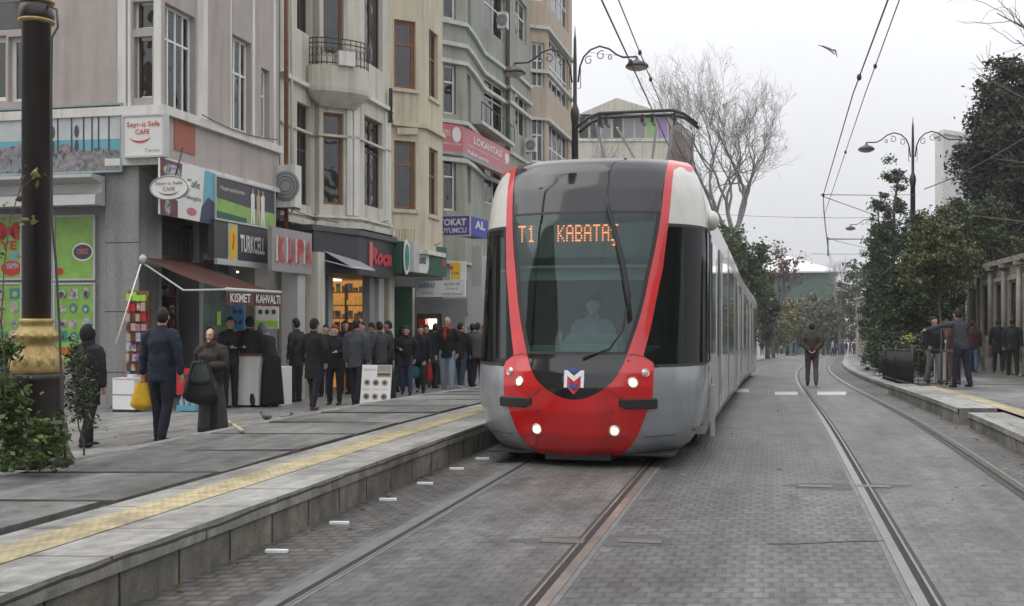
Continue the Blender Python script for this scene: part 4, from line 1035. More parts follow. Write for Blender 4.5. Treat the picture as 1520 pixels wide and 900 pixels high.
# balcony : bulging slab with parapet and iron railing
Cb, _k = Pr(500, b2.P[2], b2.P[3]); dd, ii = d2[2]
bal = []; 
for i in range(17):
    an = math.pi*i/16; bal.append((-.80*math.cos(an)*1.02-.06, .52*math.sin(an)**.7))
def bp(x, o, z): return Cb+dd*(x+.05)-ii*(o)+UP*z
zt_ = zat(96, Cb.y-.6); zb_ = zat(128, Cb.y-.6)
q = MB()
for i in range(16):
    (x0, o0), (x1, o1) = bal[i], bal[i+1]
    for (za, ka, zc, kc) in ((zb_-.42, .30, zb_-.18, .82), (zb_-.18, .82, zb_-.10, .97), (zb_-.10, .97, zb_, 1.0), (zb_, .96, zt_, .96)):
        q.add([bp(x0*(.4+.6*ka), o0*ka, za), bp(x1*(.4+.6*ka), o1*ka, za), bp(x1*(.4+.6*kc), o1*kc, zc), bp(x0*(.4+.6*kc), o0*kc, zc)], [(0, 1, 2, 3)], 0, None, True)
q.add([bp(x*.976, o*.96, zt_) for x, o in bal], [tuple(range(17))]); q.add([bp(x*.58, o*.3, zb_-.42) for x, o in bal], [tuple(range(17))[::-1]])
bo = part('balcony', q, 'plaster_cream', b2.e)
q = MB(); zr = zat(56, Cb.y-.6)
for z in (zr, zt_+.06, (zr*.82+zt_*.18)): q.tube([bp(x*.96, o*.95, z) for x, o in bal[1:-1]], .014, 6)
for i in range(1, 16): 
    x, o = bal[i]; q.tube([bp(x*.96, o*.95, zt_), bp(x*.96, o*.95, zr)], .011, 5)
    if i < 15:
        x2, o2 = bal[i+1]; xm, om = (x+x2)/2, (o+o2)/2; c_ = bp(xm*.96, om*.95, (zr+zt_)/2); 
        q.tube([c_+UP*.12*math.sin(t_)+(bp(x2, o2, 0)-bp(x, o, 0)).normalized()*.05*math.cos(t_) for t_ in np.linspace(0, 6.28, 9)], .008, 4, cap=False)
part('railing', q, 'iron_brown', bo)
q = MB(); q.obox(bp(-.25, .3, zt_), dd*.42, -ii*.3, UP*.34); tag(q.build('white_sack', 'trim_white', None, bp(-.25, .3, zt_)), 'white wrapped box standing on the iron railed balcony', 'box')
# drain pipe
q = MB(); p = Pa(425, -10.85); q.tube([p+UP*3.6, p+UP*14], .05, 8); part('drain_pipe', q, 'wood_brown', b2.e); q = MB(); p = Pa(433, -10.95); q.tube([p+UP*3.6, p+UP*14], .035, 8); part('down_pipe', q, 'trim_white', b2.e)
# ground floor 2
GA = [Pa(414, -11.35), Pa(579, -11.0)]
q = MB(); L2 = (GA[1]-GA[0]).length
wall(q, GA[0], GA[1], -.6, 3.85, [(2.9, 5.3, -.5, 2.75, 1.8)]); part('shop_wall', q, 'plaster_cream', b2.e)
dG = (GA[1]-GA[0]).normalized(); iG = Vector((-dG.y, dG.x, 0))
q = MB(); O_ = GA[0]+dG*2.9+iG*1.8-UP*.5; q.quad(O_, O_+dG*2.4, O_+dG*2.4+UP*3.2, O_+UP*3.2); part('glowing_interior', q, 'room_glow', b2.e)  # back wall emits its own warm light
q = MB(); 
for k in range(7): q.obox(GA[0]+dG*(2.95+.33*k)+iG*1.3-UP*.2, dG*.05, iG*.4, UP*2.7)
for k in range(5): q.obox(GA[0]+dG*2.95+iG*1.3+UP*(.3+.5*k), dG*2.3, iG*.38, UP*.04)
part('shop_shelves', q, 'wood_brown', b2.e)
q = MB(); q.obox(GA[0]+dG*3.2+iG*.6+UP*2.62, dG*1.5, iG*.4, UP*.05); part('ceiling_lamp', q, 'strip_lamp', b2.e)
E0 = GA[0]+dG*5.28; q = MB(); q.obox(E0+iG*.08-UP*.45, iG*1.7, -dG*.03, UP*3.1); sw_ = part('glowing_side_wall', q, 'room_glow', b2.e)  # added panel on the reveal, glowing in place of lamplight
q = MB()
for k in range(7): q.obox(E0-dG*.03+iG*.10+UP*(.15+.36*k), iG*1.66, -dG*.16, UP*.025)
for k in range(4): q.obox(E0-dG*.03+iG*(.12+.53*k)-UP*.4, iG*.03, -dG*.17, UP*2.95)
part('shelf', q, 'wood_brown', sw_)
rs_ = np.random.RandomState(3); mm('goods_glow', (.5, .3, .06), .5, var=.3, emit=(1, .55, .12), es=.25)  # amber goods with a warm glow of their own, as if lamplit
for k in range(7):
    q = MB()
    for j in range(9): q.obox(E0-dG*.04+iG*(.16+.18*j+rs_.uniform(-.02, .02))+UP*(.178+.36*k), iG*rs_.uniform(.07, .15), -dG*.11, UP*rs_.uniform(.10, .26))
    part('goods', q, ['goods_glow', 'print_busy', 'goods_glow', 'pr_maroon', 'print_dull', 'goods_glow', 'print_pack'][k], sw_)
for i, (px, w_, mt) in enumerate(((418, .42, 'metal_light'), (442, .55, 'plaster_cream'), (466, .22, 'pr_navy'), (538, .22, 'metal_grey'), (548, .3, 'metal_light'), (564, .3, 'plaster_cream'))):
    p = Pa(px, -10.75 if i < 3 else -10.6); q = MB(); q.obox(p-UP*.5, ET*w_*.9, ES*.4, UP*(3.6 if i < 2 else 3.2)); part('shop_pier', q, mt, b2.e)
# black fascia with red script
q = MB(); A = Pa(466, -10.35); B = Pa(532, -9.95); C_ = Pa(584, -9.95)
pf = []
e_ = thing('black_shop_fascia', 'black boxed shop fascia with red script lettering under the cream house', 'shop sign', B+UP*2.7)
zz0, zz1 = zat(408, B.y), zat(350, B.y)
q.prism([A+UP*zz0, B+UP*zz0, C_+UP*zz0, C_-ET*1.1+UP*zz0, A-ET*.8+UP*zz0], UP*(zz1-zz0)); part('box', q, 'pr_black', e_)
q = MB(); q.prism([A-ES*.08+UP*zz1, B-ES*.08+ET*.08+UP*zz1, C_+ET*.08+ES*.1+UP*zz1, C_-ET*1.1+UP*zz1, A-ET*.8+UP*zz1], UP*.13); part('cap', q, 'pr_charcoal', e_)
pn = (B+UP*zz0+ES*0, C_-B, UP*(zz1-zz0)); letters(e_, pn, 'Roça', .30, .92, .22, .78, 'pr_red', dep=.03, bold=.05, shear=.25)
q = MB(); O, r_, u_ = pn; q.obox(O+r_*.27+u_*.12+r_.cross(u_).normalized()*.005, r_*.08, r_.cross(u_).normalized()*.03, u_*.78); part('initial_stroke', q, 'pr_pink', e_)
# little grey awning
e_ = thing('grey_awning', 'small grey fabric awning beside the KUPA sign', 'awning', Pa(463, -10.6)+UP*2.9)
a0 = Pa(461, -10.6); a1 = Pa(498, -10.6); o0 = Pa(474, -9.9); 
q = MB(); z_a = zat(362, a0.y); z_b = zat(396, a0.y-.6); P_ = [a0+UP*z_a, a1+UP*z_a, a1+ET*1.0+UP*z_b, a0+ET*1.0+UP*z_b]; q.prism(P_, UP*.02); part('cloth', q, 'metal_grey', e_)
q = MB(); q.tube([P_[3], P_[2]], .025, 6); q.tube([a0+UP*(z_a-.3), P_[3]], .015, 6); part('frame', q, 'metal_light', e_)

# ---------------------------------------------------------------- building 3 : yellow
b3 = Facade('yellow_house', 'narrow yellowish rendered house with brown timber windows between cream and green buildings', [Pa(579, -10.15), Pa(583, -10.15), Pa(630, -9.45), Pa(657, -9.45)], 3.35, 14.5, 'plaster_yellow')
winrow(b3, 1, 585, 617, [(28, 130), (208, 310), (-170, -75)], frame='wood_brown', rows=(.66,), cols=1, fr=.10, sill='plaster_yellow', dep=.10)
winrow(b3, 2, 637, 650, [(42, 143), (218, 318), (-150, -60)], frame='wood_brown', rows=(.6,), cols=2, fr=.07, sill='plaster_yellow', dep=.10)
d3 = b3.finish('wall', [(3.35, .12, .10, 'trim_white', 'base_moulding'), (zat(184, 29.8)-.05, .12, .10, 'plaster_yellow', 'storey_moulding')])
q = MB()
for k in range(7):
    A, B = b3.P[1], b3.P[2]; p, _ = Pr(588+k*4.4, A, B); dd, ii = d3[1]; q.obox(p-ii*.03+UP*zat(370, p.y), dd*.05, ii*.03, UP*.55)
    q.obox(p-ii*.08+UP*zat(200, p.y), dd*.08, ii*.08, UP*.18)
part('fluting', q, 'plaster_yellow', b3.e)
q = MB(); p = Pa(580, -10.0); q.cbox(p+UP*zat(157, p.y), .09, .09, .9); part('black_vent_pipe', q, 'iron_black', b3.e); q = MB(); q.cbox(p+UP*zat(363, p.y), .09, .09, .75); part('black_vent_pipe', q, 'iron_black', b3.e)
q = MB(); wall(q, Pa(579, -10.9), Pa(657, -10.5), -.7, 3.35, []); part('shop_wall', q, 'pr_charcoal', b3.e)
q = MB(); A = Pa(584, -10.7); q.obox(A-UP*.6, ET*.55, ES*.06, UP*3.1); part('green_door', q, 'pr_dkgreen', b3.e)
q = MB(); A = Pa(606, -10.65); q.obox(A-UP*.6, ET*.10, ES*.3, UP*3.1); part('door_post', q, 'plaster_cream', b3.e)
# green bank style sign
B = Pa(596, -9.75); C_ = Pa(663, -9.35); zz0, zz1 = zat(405, B.y), zat(358, B.y)
e_ = thing('green_shop_sign', 'dark green shop sign with white rounded name plate', 'shop sign', B+UP*zz0)
q = MB(); q.prism([B+UP*zz0, C_+UP*zz0, C_-ET*1.1+UP*zz0, B-ET*.9+UP*zz0], UP*(zz1-zz0)); part('box', q, 'pr_dkgreen', e_)
pn = (B+UP*zz0, C_-B, UP*(zz1-zz0)); n_ = pn[1].cross(pn[2]).normalized()
q = MB(); pts = [(.06, .05), (.50, .05)]+[(.50+.06*math.sin(t_), .5-.45*math.cos(t_)) for t_ in np.linspace(.2, 2.94, 8)]+[(.50, .95), (.06, .95)]
O, r_, u_ = pn; q.prism([O+r_*x+u_*y+n_*.002 for x, y in pts], n_*.04); part('name_plate', q, 'pr_white', e_)
q = MB(); q.prism([O+r_*x+u_*y+n_*.042 for x, y in disc(.06, .5, .055, .56)], n_*.03); rd = part('round_logo', q, 'pr_white', e_)
q = MB(); q.prism([O+r_*x+u_*y+n_*.073 for x, y in disc(.06, .5, .04, .42)], n_*.01); part('logo_centre', q, 'pr_teal', rd)
letters(e_, pn, 'Garanti', .16, .48, .34, .64, 'pr_dkgreen', dep=.05, bold=.03)
q = MB(); patchuv(q, pn, disc(.93, .45, .04, .12), .006); part('small_mark', q, 'pr_red', e_)
A = Pa(585, -10.1); q = MB(); q.obox(A+UP*zat(404, A.y), ET*.55, ES*.5, UP*((404-360)*A.y/F)); part('side_plate', q, 'metal_light', e_)

# ---------------------------------------------------------------- building 4 : grey green
b4 = Facade('grey_green_block', 'grey green apartment block with pale curved ledges and a red banner', [Pa(640, -11.0), Pa(657, -10.72), Pa(690, -10.15), Pa(701, -10.25), Pa(716, -10.55), Pa(752, -10.35), Pa(757, -10.15), Pa(787, -10.15)], 3.4, 15.5, 'plaster_green')
winrow(b4, 1, 659, 677, [(95, 168), (-60, 26), (235, 312)], frame='pvc_white', rows=(.66,), fr=.07)
winrow(b4, 4, 719, 750, [(112, 183), (-30, 40), (235, 300)], frame='pvc_white', rows=(.6,), cols=2, fr=.07)
winrow(b4, 2, 693, 699, [(108, 180), (-20, 40), (240, 300)], frame='pvc_white', rows=(), fr=.04)
winrow(b4, 6, 765, 782, [(130, 195), (-10, 50), (262, 300)], frame='pvc_white', rows=(.6,), cols=2, fr=.07, curtain=True)
Yr = b4.P[2].y
bz = [zat(y, Yr) for y in (38, 70, 96, 184, 240)]
d4 = b4.finish('wall', [(z-.06, .13, .12, 'ledge_pale', 'ledge') for z in bz]+[(3.4, .10, .08, 'ledge_pale', 'ledge')])
# corner banner: two red faces
pnA = None
P1_, _ = Pr(657, b4.P[1], b4.P[2]); P2_ = b4.P[2]; out = Vector((-.05, -.16, 0))
z0_, z1_ = zat(233, Yr), zat(188, Yr)
e_ = thing('red_corner_banner', 'faded red shop banner wrapping the corner of the grey green block', 'banner', P2_+out+UP*z0_)
q = MB(); A = P1_+out; B = P2_+out; C_ = Pa(757, -9.92); C_ = Vector((C_.x, C_.y, 0)); q.prism([A+UP*z0_, B+UP*z0_, C_+UP*z0_, C_-ET*.25+UP*z0_, B-ET*.2+ES*.3+UP*z0_, A+ES*.15+UP*z0_], UP*(z1_-z0_)); part('panel', q, 'pr_pink', e_)
for pn, sgn in (((A+UP*z0_, B-A, UP*(z1_-z0_)), 0), ((B+UP*z0_, C_-B, UP*(z1_-z0_)), 1)):
    q = MB(); patchuv(q, pn, [(0, 0), (1, 0), (1, .13), (0, .13)], .006); part('grey_strip', q, 'pr_grey', e_)
    if sgn == 0:
        q = MB(); patchuv(q, pn, disc(.70, .68, .20, .25), .008); part('round_mark', q, 'pr_white', e_); letters(e_, pn, 'KEMER', .02, .42, .60, .80, 'pr_white'); letters(e_, pn, 'Lokanta Kebap', .02, .9, .30, .42, 'pr_white'); letters(e_, pn, 'Kahvaltı', .02, .6, .03, .11, 'pr_white')
    else:
        letters(e_, pn, 'LOKANTASI', .20, .80, .58, .84, 'pr_white', bold=.03); letters(e_, pn, 'Izgara Kebap Döner Tatlı', .08, .92, .40, .50, 'pr_white'); letters(e_, pn, 'Paket servis', .08, .5, .15, .30, 'pr_white', bold=.03)
        q = MB(); patchuv(q, pn, disc(.92, .66, .05, .2), .008); part('red_mark', q, 'pr_white', e_)
ac(780, 795, 205, 226, -10.0, 'grey air conditioner box high on the grey green block', True)
ac(738, 752, 18, 42, -10.05, 'topmost air conditioner box on the grey green block', True)
# balcony in the recess
q = MB(); A = b4.P[3]; B = b4.P[6]; zz = zat(184, A.y); q.prism([A+UP*zz, A+ET*.35+UP*zz, B+ET*.2+UP*zz, B+UP*zz, b4.P[4]+UP*zz], UP*.12); bq = part('balcony_slab', q, 'ledge_pale', b4.e)
q = MB()
for k in range(9): 
    p = (A+ET*.33).lerp(B+ET*.18, k/8); q.tube([p+UP*(zz+.1), p+UP*(zz+.75)], .012, 4)
q.tube([A+ET*.33+UP*(zz+.75), B+ET*.18+UP*(zz+.75)], .02, 5); part('railing', q, 'iron_black', bq)
# ground of building 4 with signs and shop
q = MB(); GA = [Pa(640, -11.0), Pa(657, -10.75), Pa(690, -10.25), Pa(787, -10.4)]
wall(q, GA[0], GA[1], -.9, 3.4, []); wall(q, GA[1], GA[2], -.9, 3.4, []); wall(q, GA[2], GA[3], -.9, 3.4, []); part('shop_wall', q, 'metal_grey', b4.e)
GY = 34.5
pn = frontpanel(617, 690, 417, 441, GY-3.0)
e_, O, r_, u_, n_ = board('exchange_sign', 'white exchange office sign above the doorway of the grey green block', 'shop sign', pn, 'pr_white', .12)
letters(e_, pn, 'SARRAF', .06, .40, .55, .85, 'pr_blue'); letters(e_, pn, 'DÖVİZ', .14, .36, .15, .36, 'pr_red'); letters(e_, pn, 'ALTIN VE', .58, .90, .70, .88, 'pr_charcoal'); letters(e_, pn, 'GÜMÜŞ', .62, .86, .42, .58, 'pr_red'); letters(e_, pn, 'TURİZM SEYAHAT', .54, .96, .10, .28, 'pr_charcoal')
pn = frontpanel(668, 691, 389, 416, GY-3.0)
e_, O, r_, u_, n_ = board('small_yellow_sign', 'small yellow and white sign on top of the exchange office sign', 'sign', pn, 'pr_white', .10)
q = MB(); patchuv(q, pn, [(.05, .06), (.66, .06), (.66, .96), (.05, .96)], .006); part('yellow_field', q, 'pr_yellow', e_); letters(e_, pn, 'TUR', .10, .6, .30, .44, 'pr_charcoal', dep=.014); q = MB(); patchuv(q, pn, disc(.10, .68, .10, .12), .012); part('red_dot', q, 'pr_red', e_)
A = Vector((ray(619)*(GY-1.6), GY-1.6, 0)); q = MB(); k = Pr(655, A, A+ET)[1]; zz = zat(466, GY-1.6)
q.obox(A-UP*.9, ET*k, ES*.06, UP*(zz+.9)); part('shop_door', q, 'room_dark', b4.e)
q = MB(); q.obox(A+ET*k*.35+UP*(zz-.45)-ES*.02, ET*.35, ES*.02, UP*.3); part('lit_lamp', q, 'strip_lamp', b4.e); q = MB(); q.obox(A+ET*.05+UP*(zz-.75)-ES*.02, ET*.30, ES*.02, UP*.6); part('red_display', q, 'pr_red', b4.e)
q = MB(); q.obox(A-ET*.2+UP*zz, ET*(k+1.0), ES*.5, UP*.45); q.obox(A+ET*(k+.02)-UP*.9, ET*.7, ES*.3, UP*(zz+.9)); part('shutter_box', q, 'metal_grey', b4.e)
# blue jeweller sign box
pn = frontpanel(640, 697, 322, 350, GY-1.4)
e_, O, r_, u_, n_ = board('jeweller_sign', 'projecting blue purple sign with white capitals beside the yellow house', 'shop sign', pn, 'pr_purple', .02, 'metal_light')
letters(e_, pn, 'TOKAT', .20, .92, .50, .88, 'pr_white', bold=.04); letters(e_, pn, 'KUYUMCU', .16, .92, .12, .40, 'pr_white', bold=.02)
pn2 = (pn[0]+pn[1]+ET*.012, ES*1.6+ET*.15, pn[2]); q = MB(); n2_ = pn2[1].cross(pn2[2]).normalized(); q.obox(pn2[0], pn2[1], -n2_*.5, pn2[2]); part('side_box', q, 'pr_blue', e_)
letters(e_, pn2, 'AL', .25, .8, .4, .85, 'pr_white', bold=.04)
for px, h0, h1 in ((700, 365, 425), (713, 380, 440)):
    p = Pa(px, -9.9); q = MB(); q.obox(p+UP*zat(h1, p.y), ET*.35, ES*.10, UP*((h1-h0)*p.y/F)); tag(q.build('blade_sign', 'metal_light' if px < 705 else 'pr_white', None, p+UP*zat(h1, p.y)), 'narrow upright %s blade sign on the grey green block close to the tram' % ('grey' if px < 705 else 'white'), 'sign')

# ---------------------------------------------------------------- building 5 : tan
b5 = Facade('tan_block', 'tan and grey apartment block behind the black double lamp post', [Pa(784, -10.3), Pa(811, -9.6), Pa(849, -9.6)], 0, 19, 'plaster_tan')
winrow(b5, 0, 789, 808, [(62, 128), (172, 240), (-60, 0)], frame='pvc_white', rows=(.6,), cols=2, fr=.08)
winrow(b5, 1, 815, 844, [(52, 135), (180, 252), (-60, 10)], frame='pvc_white', rows=(.5,), cols=4, fr=.08, curtain=True)
Yr = b5.P[1].y; b5.finish('wall', [(zat(y, Yr), .14, .14, 'ledge_pale', 'ledge') for y in (45, 110, 180)])

# low plain neighbours further along the left side, mostly behind the tram
def block(name, lab, pts, z0, z1, wm, wins, roof=None):
    e_ = thing(name, lab, 'building', Vector((pts[0].x, pts[0].y, z0)))
    q = MB(); hs_ = [[] for _ in pts]; n = len(pts)
    for sgi, u0, u1, za, zb in wins: hs_[sgi].append((u0, u1, za, zb, .15))
    for i in range(n): wall(q, pts[i], pts[(i+1) % n], z0, z1, hs_[i])
    q.add([p+UP*z1 for p in pts], [tuple(range(n))]); part('wall', q, wm, e_)
    for sgi, u0, u1, za, zb in wins:
        A, B = pts[sgi], pts[(sgi+1) % n]; d_ = (B-A).normalized(); i2 = Vector((-d_.y, d_.x, 0))
        window(e_, A, d_, i2, (u0, u1, za, zb), 'pvc_white', (.6,), 2, fr=.09)
    return e_
def v2(px, Y): return Vector((ray(px)*Y, Y, 0))
A = v2(858, 88); B = v2(992, 88); C_ = v2(1030, 97); D_ = v2(900, 99)
zf = zat(205, 88)
wn = [(0, .4+1.15*k, 1.35+1.15*k, zat(203, 88), zat(172, 88)) for k in range(6)]
mb_ = block('beige_hall', 'beige flat building with coloured upper panels seen behind the pantograph', [A, B, C_, D_], zp(88)-1, zat(172, 88), 'plaster_tan' if False else 'plaster_beige2' if 'plaster_beige2' in M else 'plaster_cream', [])
L_ = (B-A).length; d_ = (B-A).normalized(); i2 = Vector((-d_.y, d_.x, 0))
for k in range(8):
    mt = ['pr_charcoal', 'pr_charcoal', 'pr_grey', 'pr_charcoal', 'pr_grey', 'pr_grey', 'panel_green', 'panel_purple'][k]
    if k == 6: mm('panel_green', (.25, .45, .18), .5)
    if k == 7: mm('panel_purple', (.35, .22, .46), .5)
    q = MB(); q.obox(A+d_*(L_*k/8+.1)-i2*.05+UP*zat(205, 88), d_*(L_/8-.2), i2*.04, UP*((205-174)*88/F)); part('window', q, M[mt] if mt in M else mt, mb_)
q = MB(); gz = zat(172, 88); q.add([A-i2*.6+UP*gz, B-i2*.6+UP*gz, C_+UP*gz, D_+UP*gz, A.lerp(B, .42)-i2*.6+UP*(gz+1.3), D_.lerp(C_, .42)+UP*(gz+1.3)], [(0, 1, 4), (1, 2, 5, 4), (2, 3, 5), (3, 0, 4, 5)])
part('roof', q, 'plaster_cream', mb_); q = MB(); q.obox(A-i2*.10+UP*zat(210, 88), B-A, i2*.08, UP*.25); part('ledge', q, 'trim_white', mb_)
q = MB(); d_ = (C_-B).normalized(); i2 = Vector((-d_.y, d_.x, 0)); q.obox(B+d_*.3-i2*.05-UP*2, d_*(C_-B).length*.9, i2*.04, UP*(zat(185, 88)+2)); q2 = part('stone_side', q, 'bark_grey', mb_)
mm('stone_pinkish', (.27, .21, .19), .85, var=.25, vs=1.5); q2.data.materials[0] = M['stone_pinkish']
# far green building with white hipped roof
A = v2(1135, 170); B = v2(1237, 168); C_ = v2(1240, 182); D_ = v2(1140, 184); zt2 = zat(403, 170)
mm('dull_green', (.075, .115, .095), .8, var=.1)
e_ = block('green_pavilion', 'dark green building under a bright white hipped roof at the end of the street', [A, B, C_, D_], zp(170)-1, zt2, 'dull_green', [(0, .8+2*k, 2.0+2*k, 3.0, 5.0) for k in range(4)])
q = MB(); m1 = v2(1158, 176)+UP*zat(375, 170); m2_ = v2(1166, 178)+UP*zat(375, 170); o_ = .7
cs = [A+Vector((-o_, -o_, 0)), B+Vector((o_, -o_, 0)), C_+Vector((o_, o_, 0)), D_+Vector((-o_, o_, 0))]; zz = UP*zt2
vs = [c+zz for c in cs]+[c+zz-UP*.25 for c in cs]+[m1, m2_]
q.add(vs, [(0, 1, 8), (1, 2, 9, 8), (2, 3, 9), (3, 0, 8, 9), (4, 5, 1, 0), (5, 6, 2, 1), (6, 7, 3, 2), (7, 4, 0, 3), (7, 6, 5, 4)]); part('roof', q, 'roof_white' if 'roof_white' in M else 'white_paint', e_)
# pale building on the right behind the trees
A = v2(1388, 92); B = v2(1400, 90); C_ = v2(1470, 94); D_ = v2(1470, 106); zt2 = zat(205, 92)
e_ = block('white_tower_house', 'tall white house with one dark window behind the right hand trees', [A, B, C_, D_], zp(90)-1, zt2, 'plaster_pale', [(1, 1.1, 2.0, zat(262, 92), zat(232, 92)), (1, 2.6, 3.5, zat(262, 92), zat(232, 92)), (1, 1.1, 2.0, zat(330, 92), zat(295, 92))])
q = MB(); q.prism([p_+UP*zt2 for p_ in (A+Vector((-.15, -.1, 0)), B+Vector((0, -.2, 0)), C_+Vector((.1, -.2, 0)), D_)], UP*.35); part('cornice', q, 'trim_white', e_)
# blocks that stand behind the viewer (they close the street and are mirrored in the tram's glass)
for (t0, s0, s1, hh, mt, lab) in ((-11.3, -30, -2, 15, 'plaster_tan', 'tan block opposite the green shop beyond the view on the left'), (11.5, -40, 14, 9, 'plaster_green', 'low block closing the plaza out of view on the right')):
    sgn = -1 if t0 < 0 else 1
    pts = [W(t0+sgn*12, s0), W(t0, s0), W(t0, s1), W(t0+sgn*12, s1)]
    if sgn > 0: pts = pts[::-1]
    wins = []
    e_ = block('street_block', lab, pts, -.3, hh, mt, [(1, 2+3*k, 3.4+3*k, 1.2+3.2*j, 3.0+3.2*j) for k in range(int((s1-s0-4)/3)) for j in range(2)])
# ================================================================ people
def remesh(mb, vox, name, mt, parent, smooth=2, wr=0.0, wf=9.0, seed=0, mats=None):
    me = mb.mesh(name, [mt]); ob = bpy.data.objects.new(name, me); COL.objects.link(ob)
    md = ob.modifiers.new('r', 'REMESH'); md.mode = 'VOXEL'; md.voxel_size = vox; md.adaptivity = 0
    ms = ob.modifiers.new('s', 'SMOOTH'); ms.iterations = smooth; ms.factor = .5
    dg = bpy.context.evaluated_depsgraph_get(); dg.update(); m2_ = bpy.data.meshes.new_from_object(ob.evaluated_get(dg), depsgraph=dg)
    bpy.data.objects.remove(ob); bpy.data.meshes.remove(me)
    n = len(m2_.vertices)
    if wr > 0 and n:
        co_ = np.empty(n*3, dtype=np.float32); m2_.vertices.foreach_get('co', co_); no = np.empty(n*3, dtype=np.float32); m2_.vertices.foreach_get('normal', no)
        co_ = co_.reshape(-1, 3); no = no.reshape(-1, 3)
        p = co_.astype(float)
        rs = np.random.RandomState(seed); d = np.zeros(n)
        for k in range(7):
            f = wf*(1+.7*k)*rs.uniform(.7, 1.3); v = rs.normal(size=3); v /= np.linalg.norm(v); v[2] *= 1.6
            ph = rs.uniform(0, 6.28); warp = .35*np.sin(p@rs.normal(size=3)*5+ph)
            d += np.sin(p@v*f*2+ph+warp*3)/(1+.5*k)
        # quilted / folded rings
        co_ = co_+no*(d[:, None]*wr).astype(np.float32); m2_.vertices.foreach_set('co', co_.reshape(-1))
    m2_.polygons.foreach_set('use_smooth', [True]*len(m2_.polygons)); m2_.materials.clear(); m2_.materials.append(M[mt] if isinstance(mt, str) else mt)
    m2_.name = name; o = bpy.data.objects.new(name, m2_); COL.objects.link(o); o.parent = parent; return o
CL = {}
def cloth(c, rough=.85, var=.16):
    k = 'cloth_%d_%d_%d' % tuple(int(x*1000) for x in c)
    if k not in M: mm(k, c, rough, var=var, vs=7, bump=.15, bs=90, spec=.25)
    return k
mm('skin', (.40, .235, .165), .55, var=.06, vs=20); mm('skin_pale', (.50, .33, .25), .55, var=.05, vs=20)
BLK = (.017, .017, .019); NAVY = (.020, .026, .042); CHAR = (.042, .044, .048); JEAN = (.065, .10, .165); LJEAN = (.21, .27, .34); BRN = (.055, .042, .028); HAIR = (.018, .013, .011)
def V(*a): return Vector(a)
